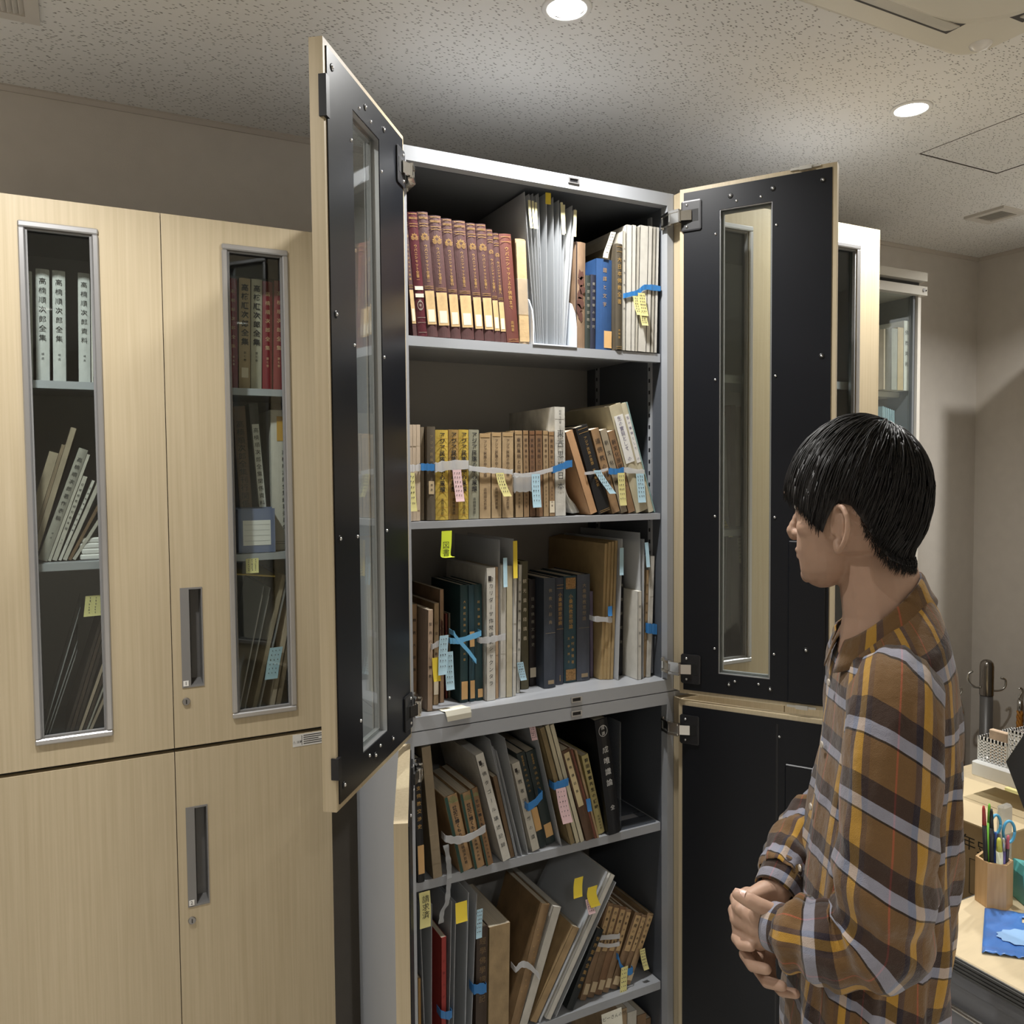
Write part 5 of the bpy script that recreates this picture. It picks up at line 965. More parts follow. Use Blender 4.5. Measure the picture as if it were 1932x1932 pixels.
NOTES = [
([(1.0414, 1.4325, 1.9693), (1.0437, 1.4325, 1.9492), (1.0492, 1.4325, 1.9306)], 0.0186, 'Y', 'yellow note, left of three stuck on the blue tape of the white packets', ''),
([(1.0521, 1.431, 1.9767), (1.0552, 1.431, 1.9531), (1.0591, 1.431, 1.9295)], 0.0179, 'Y', 'yellow note, middle of three stuck on the blue tape of the white packets', ''),
([(1.0549, 1.4295, 1.9385), (1.0564, 1.4295, 1.9243), (1.0588, 1.4295, 1.9092)], 0.0164, 'Y', 'yellow note, lowest of three stuck on the blue tape of the white packets', ''),
([(0.9945, 1.449, 2.0999), (0.9849, 1.449, 2.0761), (0.9761, 1.449, 2.0563), (0.9722, 1.449, 2.044)], 0.0122, 'W', 'white paper slip sticking out of the blue book on the top shelf', ''),
([(0.7954, 1.4475, 2.1362), (0.7966, 1.4475, 2.1097), (0.7984, 1.4475, 2.0818)], 0.0057, 'P', 'pale yellow index tab, first from the left on the clear files of the top shelf', ''),
([(0.8033, 1.4475, 2.1359), (0.8041, 1.4475, 2.1078), (0.806, 1.4475, 2.0818)], 0.005, 'P', 'pale yellow index tab, second from the left on the clear files of the top shelf', ''),
([(0.8102, 1.4475, 2.1339), (0.8103, 1.4475, 2.1071), (0.8108, 1.4475, 2.0819)], 0.005, 'P', 'pale yellow index tab, third from the left on the clear files of the top shelf', ''),
([(0.8382, 1.4475, 2.1567), (0.8378, 1.4475, 2.1452), (0.8363, 1.4475, 2.1331)], 0.0122, 'O', 'pale yellow index tab, fourth from the left on the clear files of the top shelf', ''),
([(0.8692, 1.4475, 2.1422), (0.8701, 1.4475, 2.1106), (0.8713, 1.4475, 2.078)], 0.0057, 'P', 'pale yellow index tab, fifth from the left on the clear files of the top shelf', ''),
([(0.8746, 1.4475, 2.1384), (0.8744, 1.4475, 2.1111), (0.8746, 1.4475, 2.0808)], 0.0043, 'P', 'pale yellow index tab, sixth from the left on the clear files of the top shelf', ''),
([(0.9012, 1.4475, 2.1315), (0.8996, 1.4475, 2.1053), (0.8973, 1.4475, 2.0775)], 0.0071, 'P', 'pale yellow index tab, seventh from the left on the clear files of the top shelf', ''),
([(0.541, 1.4445, 1.6047), (0.5417, 1.4445, 1.5693), (0.5442, 1.4445, 1.5338)], 0.0143, 'Y', 'yellow note hanging on the beige pamphlets', ''),
([(0.6329, 1.4445, 1.6099), (0.6357, 1.4445, 1.5794), (0.6385, 1.4445, 1.5496)], 0.0179, 'K', 'pink note hanging on the yellow trio', ''),
([(0.7239, 1.4445, 1.6035), (0.729, 1.4445, 1.5811), (0.7395, 1.4445, 1.5575)], 0.0172, 'Y', 'yellow note hanging on the tan volumes', ''),
([(0.8041, 1.4445, 1.6008), (0.8042, 1.4445, 1.5679), (0.8053, 1.4445, 1.5342)], 0.0193, 'L', 'pale blue note hanging on the thin brown books', ''),
([(0.9484, 1.4445, 1.6074), (0.9665, 1.4445, 1.5828), (0.9864, 1.4445, 1.5584)], 0.0164, 'L', 'pale blue note slanting across the black hardcover', ''),
([(1.0091, 1.4445, 1.6016), (1.0105, 1.4445, 1.5677), (1.0128, 1.4445, 1.533)], 0.0172, 'Y', 'yellow note hanging on the grey-tan leaning books', ''),
([(1.0573, 1.4445, 1.5997), (1.0597, 1.4445, 1.5702), (1.0612, 1.4445, 1.5381)], 0.02, 'L', 'pale blue note hanging on the tall cream volumes', ''),
([(0.608, 1.4375, 1.4953), (0.6068, 1.4375, 1.4708), (0.6046, 1.4375, 1.4492), (0.6127, 1.4375, 1.4456)], 0.0207, 'G', 'yellow-green note hanging from the edge of the second shelf', '図書'),
([(0.5997, 1.4365, 1.2987), (0.5967, 1.4365, 1.2626), (0.5947, 1.4365, 1.2248)], 0.0179, 'L', 'pale blue note left of the sky-blue ribbon, longer one', ''),
([(0.6093, 1.438, 1.2662), (0.6101, 1.438, 1.2286), (0.6109, 1.438, 1.1938)], 0.0172, 'L', 'pale blue note under the sky-blue ribbon, lower one', ''),
([(0.5826, 1.4385, 1.2579), (0.5835, 1.4385, 1.2345), (0.5844, 1.4385, 1.2134)], 0.0143, 'O', 'golden yellow note between the beige book and the blue notes', ''),
([(0.7812, 1.475, 1.2196), (0.7846, 1.475, 1.2003), (0.788, 1.475, 1.1825)], 0.0143, 'L', 'pale blue note on the olive-black book', ''),
([(0.7624, 1.456, 1.4684), (0.762, 1.456, 1.4318), (0.761, 1.456, 1.3944)], 0.0093, 'O', 'big golden tab on the tall clear file of the third shelf', ''),
([(0.7393, 1.455, 1.4361), (0.739, 1.455, 1.4057), (0.7381, 1.455, 1.3784)], 0.0086, 'L', 'pale blue tab on the clear file of the third shelf', ''),
([(0.9998, 1.4735, 1.3165), (0.999, 1.4735, 1.305), (0.9981, 1.4735, 1.2957)], 0.0107, 'B', 'blue bit of tape on the gilt-edged albums', ''),
([(1.0224, 1.462, 1.4417), (1.0215, 1.462, 1.4104), (1.0198, 1.462, 1.3835)], 0.01, 'L', 'pale teal tab on the clear file right of the albums', ''),
([(1.0785, 1.45, 1.4515), (1.0805, 1.45, 1.4248), (1.0812, 1.45, 1.3982)], 0.0093, 'L', 'pale blue tab on the clear file at the right end of the third shelf', ''),
([(0.8475, 1.428, 0.9637), (0.8538, 1.428, 0.9256), (0.8624, 1.428, 0.8896)], 0.0234, 'K', 'pink note on the leaning cream pair', ''),
([(0.9141, 1.43, 0.9286), (0.9156, 1.43, 0.9163), (0.9167, 1.43, 0.9024)], 0.0106, 'B', 'scrap of blue tape on the brown panelled book', ''),
([(0.7858, 1.434, 1.0981), (0.7879, 1.434, 1.0846), (0.79, 1.434, 1.0705)], 0.0128, 'K', 'pink tab on the clear sleeve right of the gilt green pair', ''),
([(0.5529, 1.436, 0.8172), (0.5544, 1.436, 0.7849), (0.5526, 1.436, 0.7494)], 0.0219, 'Y', 'yellow note hanging from the lower cabinet shelf edge', '請求済'),
([(1.0187, 1.4495, 0.5311), (1.0152, 1.4495, 0.4995), (1.0126, 1.4495, 0.4659)], 0.0174, 'Y', 'yellow note, left one on the brown set', ''),
([(1.0658, 1.45, 0.5575), (1.0693, 1.45, 0.5338), (1.0754, 1.45, 0.5093)], 0.0136, 'Y', 'yellow note, right one on the brown set', ''),
([(0.6284, 1.4365, 0.7787), (0.6282, 1.4365, 0.7596), (0.628, 1.4365, 0.7398)], 0.0242, 'O', 'golden tab on the third clear sleeve of the lowest visible shelf', ''),
([(0.6679, 1.4365, 0.7543), (0.6659, 1.4365, 0.7273), (0.6638, 1.4365, 0.6987)], 0.0128, 'L', 'pale blue tab on the last clear sleeve of the lowest visible shelf', ''),
([(0.9276, 1.4345, 0.7379), (0.9247, 1.4345, 0.7195), (0.9335, 1.4345, 0.6947)], 0.0234, 'O', 'golden tab on the big white file', ''),
([(0.9175, 1.4345, 0.7137), (0.9206, 1.4345, 0.698), (0.9245, 1.4345, 0.6813)], 0.0166, 'K', 'pink tab on the big white file', ''),
([(0.8951, 1.4365, 0.7638), (0.8918, 1.4365, 0.7456), (0.8909, 1.4365, 0.7235)], 0.0212, 'O', 'golden tab on the clear file beside the big white file', ''),
([(0.9756, 1.4375, 0.453), (0.9763, 1.4375, 0.4392), (0.9779, 1.4375, 0.4047)], 0.0514, 'W', 'white note with handwriting stuck to the lowest shelf edge', 'コピーさんの他'),
([(0.0218, 1.762, 1.3771), (0.0195, 1.762, 1.3553), (0.0173, 1.762, 1.3383)], 0.0378, 'Y', 'yellow note behind the lower left window', ''),
([(0.3055, 1.7345, 1.4344), (0.3052, 1.7345, 1.419), (0.3049, 1.7345, 1.4048)], 0.0251, 'Y', 'small yellow note on the shelf edge behind the right window', ''),
([(0.3557, 1.762, 1.2426), (0.3481, 1.762, 1.2079), (0.3428, 1.762, 1.1772)], 0.0266, 'L', 'pale blue note behind the lower right window', ''),
([(1.3222, 1.494, 1.5), (1.3356, 1.494, 1.4819), (1.3533, 1.494, 1.4489)], 0.0128, 'Y', 'yellow note behind the right cabinet glass', ''),
([(1.3831, 1.494, 1.446), (1.3849, 1.494, 1.4149), (1.3868, 1.494, 1.386)], 0.0128, 'W', 'white label slip behind the right cabinet glass', '')
]
# ------------------------------------------------------------------ ties, notes and small things on the shelves
TAPE = {'B': mat('blue_plastic_tape', (.04, .20, .50), .35), 'A': mat('sky_blue_ribbon', (.16, .48, .80), .4), 'C': glass('white_plastic_string', (.86, .88, .9), 1.0, .85, (.92, .93, .95), .25),
        'F': glass('crinkled_clear_tape', (.9, .92, .93), 1.5, .5, (.92, .94, .96), .1), 'W': mat('white_paper_band', (.80, .79, .76), .7)}
NOTE = {'Y': mat('yellow_note', (.76, .70, .30), .75), 'O': mat('golden_note', (.86, .66, .06), .7), 'G': mat('lime_note', (.72, .86, .05), .7), 'P': mat('pale_yellow_tab', (.72, .68, .40), .6), 'K': mat('pink_note', (.80, .56, .58), .75), 'L': mat('pale_blue_note', (.46, .68, .80), .75), 'W': mat('cream_note', (.80, .78, .66), .75), 'B': TAPE['B']}
smooth_path = smooth_path_
rt = random.Random(11)
for pts, wid, m, label in TIES:
    vert = wid < 0; wid = abs(wid); P = smooth_path(pts)
    P = [p+Vector((0, rt.uniform(-.0006, .0004), 0)) for p in P]
    ws = [wid*rt.uniform(.8, 1.12) for _ in P]
    b_ = MB().strip(P, (1, .1, 0) if vert else (0, 0, 1), ws, .0005)
    if not vert:   # the ends fold back round the sides of the bundle
        for q, s_ in ((P[0], -1), (P[-1], 1)): b_.strip([q, q+Vector((s_*.0006, .004, 0)), q+Vector((s_*.0006, .02, .001))], (0, 0, 1), wid*.9, .0005)
    tag(b_.build('binding_tape', TAPE[m]), label, 'tape', 'tapes and ties round the books')
for pts, wid, m, label, txt in NOTES:
    P = smooth_path(pts); n = len(P)
    P = [p-Vector((0, .004*(k/n)**2, 0)) for k, p in enumerate(P)]
    o = tag(MB().strip(P, (1, 0, .02), wid, .0003).build('sticky_note', NOTE[m]), label, 'note', 'paper notes and tabs on the books')
    if txt:
        h_ = abs(P[0].z-P[-1].z); c_ = P[n//2]
        letter(o, txt, INK, min(wid*.7, h_/len(txt)*.8) if len(txt) < 4 else wid*.2, (c_.x, c_.y-.0022, c_.z+h_*.04), vertical=len(txt) < 4, name='handwriting')
    elif wid > .010 and m in 'YLKW':
        s_ = MB()
        for k in range(3):
            for j in range(7):
                c_ = P[int((j+1)/9*n)] if n > 9 else P[min(n-2, 1+j*(n-2)//7)]; t = j/7
                q = P[0].lerp(P[-1], .12+.75*t); q = min(P, key=lambda p: abs(p.z-q.z))
                x = q.x+wid*(-.28+.27*k)+rt.uniform(-.0006, .0006); s_.box(x-.0006, x+.0007, q.y-.0009, q.y-.0004, q.z-.0012, q.z+.0014*rt.uniform(.2, 1))
        s_.build('handwriting', mat('grey_pencil', (.12, .11, .12), .7), o)

# folded cream note stuck on the front rail of the upper cabinet
rn = MB(); P = [(0, .030, .0006), (0, .012, .0010), (0, -.002, .0035), (0, -.004, -.006), (0, -.003, -.016)]
rn.strip([(.615+p[0]*0+.0015*i, 1.42+p[1], 1.1565+p[2]) for i, p in enumerate(P)], (1, .05, .02), [.050, .052, .053, .052, .050], .0005)
tag(rn.build('sticky_note', NOTE['W']), 'curled cream note stuck over the front rail below the third shelf', 'note', 'paper notes and tabs on the books')

# white plastic stand holding the clear files on the top shelf
fs = thing('file_stand', 'white plastic stand with rounded end plates holding clear files', 'stand', (.7965, 1.438, 1.8552))
PL = mat('milky_white_plastic', (.74, .79, .86), .35)
for x in (0.0, .0985):
    prof = [(0, .0025), (.135, .0025), (.135, .10), (.10, .118), (.05, .105), (.018, .090), (.005, .068), (0, .04)]
    MB().prism([(y, z) for y, z in prof], 'x', x, x+.0025).build('end_plate', PL, fs)
MB().box(0, .101, 0, .17, 0, .0025).build('base_plate', PL, fs)

# grey acrylic bookend at the right of the lower cabinet's first shelf
be = thing('bookend', 'smoky clear acrylic bookend with a slotted foot beside the black book', 'bookend', (1.004, 1.445, .8368))
ACR = glass('smoky_acrylic', (.62, .65, .70), .7, .22, (.45, .48, .52), .15)
S_ = [(0, 0), (.085, 0), (.085, .055), (.078, .085), (.055, .115), (.030, .150), (.016, .185), (.010, .225), (0, .232)]
MB().prism(S_, 'y', .155, .158).build('curved_web', ACR, be)
MB().box(0, .003, 0, .155, 0, .235).build('upright_plate', ACR, be)
ft = MB()
for a in ((.003, .095, 0, .035), (.003, .095, .060, .155), (.003, .020, .035, .060), (.078, .095, .035, .060)): ft.box(*a, 0, .003)
ft.build('foot_plate', ACR, be)

# flat white packs, card box, envelope behind the left cabinet's windows
for k in range(4):
    tag(MB().cbox(-.004+.003*(k % 2), .048, 1.765+.002*k, 1.90, 1.4453+k*.0105, 1.4553+k*.0105, .002).build('paper_pack', WHITE), f'{["lowest", "second", "third", "topmost"][k]} flat white paper pack in the pile behind the left window', 'paper pack', 'flat white paper packs')
cb = thing('card_box', 'blue-grey card box with a lined white label behind the right window', 'box', (.281, 1.742, 1.4452))
BG = mat('blue_grey_card', srgb(110, 120, 150), .6)
MB().box(0, .073, 0, .002, 0, .090).build('front_panel', BG, cb); MB().box(0, .073, .028, .030, 0, .092).build('back_panel', BG, cb); MB().box(0, .073, .002, .028, 0, .002).build('bottom', BG, cb)
for x in (0, .071): MB().box(x, x+.002, .002, .028, .002, .088).build('side_panel', BG, cb)
cl_ = MB().box(.009, .064, -.0006, 0, .015, .066).build('label_card', WHITE, cb)
for k in range(4): MB().box(.011, .062, -.0009, -.0006, .024+k*.011, .0246+k*.011).build('ruled_line', mat('grey_rule', (.4, .4, .42), .7), cl_)
tag(MB().strip([(.318, 1.765, 1.396), (.318, 1.80, 1.398), (.318, 1.86, 1.402), (.316, 1.94, 1.404)], (1, 0, -.12), .078, .003).build('envelope', mat('yellow_envelope', srgb(206, 178, 92), .7)), 'yellow envelope lying flat across the sleeves behind the right window', 'envelope')
# ------------------------------------------------------------------ the man in the plaid shirt
# local frame: x = to the right along his line of sight's back, y = away from the room's door side, z up
man = thing('person', 'young man in a brown plaid shirt, hands clasped, looking into the open cabinet', 'person', (.9921, .7925, 0), (0, 0, math.atan2(-.46113, .88733)))
SKIN = mat('skin', (.44, .285, .205), .5, spec=.35, var=.05, scale=40, bump=.04, bscale=500, sss=.12)
HAIRM = mat('black_hair', (.011, .0095, .009), .50, spec=.45)
V = Vector
body = MB()
def blob(path, rad_, n=12):
    """closed tube with rounded ends"""
    P = [V(p) for p in path]; Rr = list(rad_)
    d0 = (P[0]-P[1]).normalized(); d1 = (P[-1]-P[-2]).normalized()
    Q = [P[0]+d0*Rr[0]*f for f in (.98, .8, .5)]+P+[P[-1]+d1*Rr[-1]*f for f in (.5, .8, .98)]
    q = [Rr[0]*.2, Rr[0]*.6, Rr[0]*.87]+Rr+[Rr[-1]*.87, Rr[-1]*.6, Rr[-1]*.2]
    body.tube(Q, q, n)
def ell(c, r, rotz=0, n=20, m=12):
    rows = []; cz, sz = math.cos(rotz), math.sin(rotz)
    for i in range(m+1):
        ph = -math.pi/2+math.pi*i/m; ph = max(-1.55, min(1.55, ph)); row = []
        for j in range(n):
            t = 2*math.pi*j/n; x, y, z = r[0]*math.cos(ph)*math.cos(t), r[1]*math.cos(ph)*math.sin(t), r[2]*math.sin(ph)
            row.append((c[0]+x*cz-y*sz, c[1]+x*sz+y*cz, c[2]+z))
        rows.append(row)
    k = len(body.v); body.grid(rows, True); body.f.append(tuple(k+j for j in range(n))[::-1]); body.f.append(tuple(k+m*n+j for j in range(n)))
# --- head: own frame, +y = face forward, x = his right, then turned
HC = V((-.026, .016, 1.556)); HPH = rad(39)
FWD = V((-math.cos(HPH), math.sin(HPH), 0)); LEFT = V((-math.sin(HPH), -math.cos(HPH), 0)); RIGHT = -LEFT
PITCH = rad(4)
def H(x, y, z):
    y2, z2 = y*math.cos(PITCH)+z*math.sin(PITCH), -y*math.sin(PITCH)+z*math.cos(PITCH)
    return HC+RIGHT*x+FWD*y2+V((0, 0, z2))
def hloft(secs, n=24, pw=2.4):
    """closed loft of superellipse sections (z, yfront, yback, halfwidth) in the head frame"""
    rows = []
    for z, yf, yb, hw in secs:
        cy, hy = (yf+yb)/2, (yf-yb)/2; row = []
        for j in range(n):
            t = 2*math.pi*j/n; c, s = math.cos(t), math.sin(t)
            row.append(H(hw*math.copysign(abs(c)**(2/pw), c), cy+hy*math.copysign(abs(s)**(2/pw), s), z))
        rows.append(row)
    k = len(body.v); m = len(rows); body.grid(rows, True); body.f.append(tuple(k+j for j in range(n))[::-1]); body.f.append(tuple(k+(m-1)*n+j for j in range(n)))
hloft([(.108, .02, -.03, .02), (.100, .042, -.050, .042), (.080, .064, -.070, .060), (.050, .079, -.084, .071), (.015, .083, -.088, .0745), (-.015, .080, -.085, .0735), (-.045, .075, -.076, .068), (-.065, .055, -.058, .055), (-.075, .03, -.03, .03)], pw=2.1)
hloft([(.045, .074, -.02, .060), (.020, .0825, -.01, .0665), (.000, .0795, 0, .0675), (-.025, .0790, .0, .0665), (-.045, .0815, .0, .062), (-.062, .0845, .0, .0565), (-.078, .0825, .002, .052), (-.094, .0820, .008, .045), (-.106, .0785, .018, .036), (-.115, .070, .032, .025), (-.120, .060, .044, .012)], pw=2.3)
for z, y, r in ((.004, .079, .006), (-.008, .082, .007), (-.018, .086, .0078), (-.028, .0905, .0088), (-.036, .0945, .0095), (-.042, .0925, .0090)):
    ell(H(0, y, z), (r, r, r))
for s in (-1, 1): ell(H(s*.011, .085, -.040), (.0065, .0085, .006))
ell(H(0, .0810, -.0640), (.0095, .022, .0062), -HPH); ell(H(0, .0800, -.0735), (.0095, .020, .0066), -HPH); ell(H(0, .076, -.100), (.009, .018, .014), -HPH)
for s in (-1, 1): ell(H(s*.030, .074, .020), (.009, .022, .007), HPH)
for s in (-1, 1): ell(H(s*.044, .050, -.030), (.022, .022, .020), HPH)
# ears: bowl plus curled rim
for s in (-1, 1):
    def E_(u, v, o): return H(s*(.0665+o+.80*(.010-u)), (.004+u*.85), -.034+v)
    rim = [(.010, -.004), (.008, .018), (.000, .030), (-.012, .031), (-.021, .020), (-.022, .004), (-.016, -.012), (-.007, -.022), (.002, -.030), (.007, -.026), (.007, -.016)]
    blob([E_(p.x, p.y, .004) for p in smooth_path([V((a, b, 0)) for a, b in rim], 2)], [.0040]*(len(rim)*2-1), 8)
    blob([E_(-.006, .018, -.009), E_(-.009, .004, -.011), E_(-.004, -.012, -.008)], [.0085, .0095, .0075], 8)
    blob([E_(-.010, .020, .001), E_(-.013, .008, .002), E_(-.009, -.010, .001)], [.0035, .0035, .0035], 8)
    ell(E_(.003, -.024, .003), (.0055, .0055, .008))
# neck and trunk
blob([(-.006, .016, 1.50), (.004, .014, 1.45), (.012, .012, 1.40), (.018, .012, 1.34)], [.052, .0535, .056, .070])
def trunk(secs, n=28):
    rows = []
    for z, a0, a1, hb in secs:
        ca, ha = (a0+a1)/2, (a1-a0)/2
        rows.append([(ca+ha*math.cos(2*math.pi*j/n)+.17*hb*math.sin(2*math.pi*j/n), .010+hb*math.sin(2*math.pi*j/n), z) for j in range(n)])
    k = len(body.v); m = len(rows); body.grid(rows, True); body.f.append(tuple(k+j for j in range(n))[::-1]); body.f.append(tuple(k+(m-1)*n+j for j in range(n)))
trunk([(1.36, -.01, .04, .045), (1.335, -.02, .06, .085), (1.30, -.035, .080, .120), (1.25, -.045, .086, .132), (1.15, -.058, .084, .126), (1.02, -.068, .085, .122), (.92, -.078, .070, .125), (.84, -.08, .062, .128), (.80, -.06, .05, .11)])
LEGS = []
for s in (-1, 1):
    lg = [(-.016+s*.012, .010+s*.070, .84), (-.010+s*.012, .010+s*.074, .64), (.0+s*.012, .010+s*.080, .45), (.012+s*.012, .010+s*.082, .25), (.018+s*.012, .010+s*.084, .085)]
    LEGS.append(lg); blob(lg, [.064, .062, .050, .045, .036]); blob([(.03+s*.012, .010+s*.084, .04), (-.05+s*.012, .012+s*.086, .035), (-.12+s*.012, .016+s*.088, .028)], [.034, .036, .026])
LARM = [(-.010, -.080, 1.305), (-.034, -.124, 1.290), (-.051, -.156, 1.240), (-.060, -.168, 1.175), (-.066, -.172, 1.098), (-.062, -.168, 1.028)]
LFORE = [(-.062, -.168, 1.024), (-.095, -.140, 1.000), (-.131, -.107, .995), (-.160, -.070, .988)]
RARM = [(.024, .095, 1.305), (.042, .135, 1.290), (.050, .166, 1.240), (.046, .176, 1.175), (.038, .180, 1.098), (.026, .178, 1.038)]
RFORE = [(.026, .178, 1.034), (-.030, .132, 1.034), (-.084, .076, 1.024), (-.137, .020, .996)]
blob(LARM, [.024, .030, .036, .037, .036, .035]); blob(LFORE, [.036, .036, .030, .0225])
blob(RARM, [.024, .030, .036, .037, .036, .035]); blob(RFORE, [.036, .036, .030, .0225])
# --- clasped hands
LW = (-.158, -.071, .988); LK = [(-.2005, -.018, .990), (-.201, -.010, .968), (-.196, -.003, .951), (-.187, .001, .938)]
for i, kn in enumerate(LK):
    mid = V(LW).lerp(V(kn), .55)+V((-.004, -.007, .002-.003*i)); blob([LW, mid, kn], [.017, .0145, .0112])
    o = V(kn); blob([o, o+V((.004, .030, -.004)), o+V((.026, .050, -.006)), o+V((.046, .046, -.004))], [.0105, .0098, .0090, .0078])   # fingers close round the far hand
blob([LW, (-.170, -.064, 1.004), (-.182, -.060, 1.010)], [.016, .014, .012])
blob([(-.168, -.064, 1.006), (-.188, -.066, 1.0175), (-.202, -.0635, 1.0245), (-.2135, -.059, 1.0285)], [.0125, .0108, .0105, .0082])    # thumb lies along the top
RW = (-.138, .018, .992); RK = [(-.188, .012, .948), (-.178, .016, .930), (-.164, .017, .913), (-.148, .015, .900)]
for i, kn in enumerate(RK):
    blob([RW, V(RW).lerp(V(kn), .5)+V((.002, .006, 0)), kn], [.020, .0165, .0112])
blob([RK[0], (-.2030, -.018, .9440), (-.2030, -.040, .9480), (-.1940, -.0530, .9530)], [.0098, .0090, .0084, .0074])
blob([RK[1], (-.1925, -.022, .9230), (-.1910, -.052, .9250), (-.1780, -.0700, .9310)], [.0100, .0092, .0086, .0076])
blob([RK[2], (-.1760, -.024, .9045), (-.1730, -.058, .9055), (-.1590, -.0770, .9120)], [.0098, .0090, .0084, .0074])
blob([RK[3], (-.1570, -.024, .8900), (-.1520, -.056, .8910), (-.1390, -.0720, .8980)], [.0090, .0082, .0076, .0068])
blob([RW, (-.160, .004, 1.001), (-.186, -.012, .9995), (-.202, -.032, .9935)], [.018, .0140, .0108, .0088])
rm = D.objects.new('remesh', body.mesh('remesh', None)); C.objects.link(rm)
_b = bmesh.new(); _b.from_mesh(rm.data); bmesh.ops.recalc_face_normals(_b, faces=_b.faces); _b.to_mesh(rm.data); _b.free()
md = rm.modifiers.new('r', 'REMESH'); md.mode = 'VOXEL'; md.voxel_size = .0026
sm = rm.modifiers.new('s', 'SMOOTH'); sm.factor = .5; sm.iterations = 2
dg = bpy.context.evaluated_depsgraph_get(); dg.update()
bme = D.meshes.new_from_object(rm.evaluated_get(dg)); D.objects.remove(rm); bme.name = 'body'
bme.materials.clear(); bme.materials.append(SKIN); bme.polygons.foreach_set('use_smooth', [True]*len(bme.polygons))
put('body', bme, man)
# nails on the fingers that show, eyes
NAIL = mat('fingernail', (.66, .44, .36), .3)
for p, d, r in (((-.2140, -.0640, 1.0335), (-.6, -.55, .6), .0060),):
    n_ = V(d).normalized(); t_ = V((-.85, .2, .25)); t_ = (t_-n_*t_.dot(n_)).normalized(); b_ = n_.cross(t_)
    MB().grid([[V(p)+t_*(u*.0085)+b_*(v*r)-n_*(.0030*v*v+.0015*u*u) for v in (-1, -.5, 0, .5, 1)] for u in (-1, -.5, 0, .5, 1)]).build('fingernail', NAIL, man, True)
for s in (-1, 1):
    e_ = MB(); c_ = H(s*.031, .0680, .003); rows = []
    for i in range(9):
        ph = -1.55+3.1*i/8; rows.append([c_+V((math.cos(ph)*math.cos(t), math.cos(ph)*math.sin(t), math.sin(ph)))*.0115 for t in [2*math.pi*j/14 for j in range(14)]])
    e_.grid(rows, True).build('eye', mat('eye_white', (.7, .68, .65), .2), man, True)

# --- hair: a close cap plus many tapered locks flowing from the whorl
hr = MB(); rh_ = random.Random(5)
AX = (.0775, .0885, .1100); HO = (0, -.003, .000)
def hp(d, f):  # point over the skull in direction d (head frame), f = scale
    x, y, z = HO[0]+d.x*AX[0]*f, HO[1]+d.y*AX[1]*f, HO[2]+d.z*AX[2]*f
    if z < -.02 and d.y < .25:      # over the nape the hair follows the neck instead of tucking under the skull
        k = min(1, (-.02-z)/.03)*min(1, (.25-d.y)/.3); cy = -.012; r = math.hypot(x, y-cy); rm_ = .0600*f
        if 1e-6 < r < rm_: g_ = 1+(rm_/r-1)*k; x, y = x*g_, cy+(y-cy)*g_
    return H(x, y, z)
def lim(az):  # lowest elevation (deg) of the hair for an azimuth (0 = face, 180 = back)
    a = abs(az)
    K_ = [(0, 8), (25, 6), (42, 0), (56, -9), (66, -20), (73, -12), (80, 0), (95, 4), (106, -10), (118, -28), (135, -44), (155, -52), (180, -54)]
    for (a0, e0), (a1, e1) in zip(K_, K_[1:]):
        if a <= a1: return e0+(e1-e0)*(a-a0)/(a1-a0)
    return -54
def el_az(d): return math.degrees(math.asin(max(-1, min(1, d.z)))), math.degrees(math.atan2(d.x, d.y))
def thick(el, az):  # how far the hair stands off the skull
    a = abs(az); t = 1.075+.050*max(0, math.sin(rad(el)))
    if a < 70: t += .10*(1-a/75)*max(0, 1-abs(el-12)/45)          # full fringe
    if a > 100 and el < 5: t -= .125*min(1, (5-el)/55)                  # tapered nape
    if a > 70 and el >= 5: t += .030*max(0, 1-abs(el-25)/50)
    return t
rows = []
for i in range(25):
    row = []
    for j in range(48):
        az = -180+360*j/48; e0 = lim(az)-2; el = e0+(89-e0)*i/24
        d = V((math.cos(rad(el))*math.sin(rad(az)), math.cos(rad(el))*math.cos(rad(az)), math.sin(rad(el))))
        f = thick(el, az)-.025
        if i == 0: f = .99
        row.append(hp(d, f))
    rows.append(row)
hr.grid(rows, True)
WH = V((.12, -.42, .9)).normalized()
for k in range(4600):
    el0 = math.degrees(math.asin(rh_.uniform(-.6, 1))); az0 = rh_.uniform(-180, 180)
    if el0 < lim(az0)+3: continue
    d = V((math.cos(rad(el0))*math.sin(rad(az0)), math.cos(rad(el0))*math.cos(rad(az0)), math.sin(rad(el0))))
    ax = WH.cross(d)
    if ax.length < .02: continue
    ax.normalize(); L_ = rh_.uniform(.45, .95) if d.y > -.2 else rh_.uniform(.30, .70)
    tw = rh_.uniform(-.22, .22); base_f = rh_.uniform(-.035, .022); pts_ = []; n = 7; ext = rh_.uniform(0, 5)
    for i in range(n):
        t = i/(n-1); q = Matrix.Rotation(L_*t, 3, ax) @ d; q = Matrix.Rotation(tw*t*t, 3, d) @ q
        el, az = el_az(q)
        if el < lim(az)-ext:
            break
        f = thick(el, az)+base_f*math.sin(math.pi*min(1, t+.1))+(.010*t if base_f > .012 else 0)
        pts_.append(hp(q, f))
    if len(pts_) < 3: continue
    m = len(pts_); w_ = rh_.uniform(.0007, .0017); hr.tube(pts_, [w_*(1-.85*(i/(m-1))**1.5) for i in range(m)], 3)
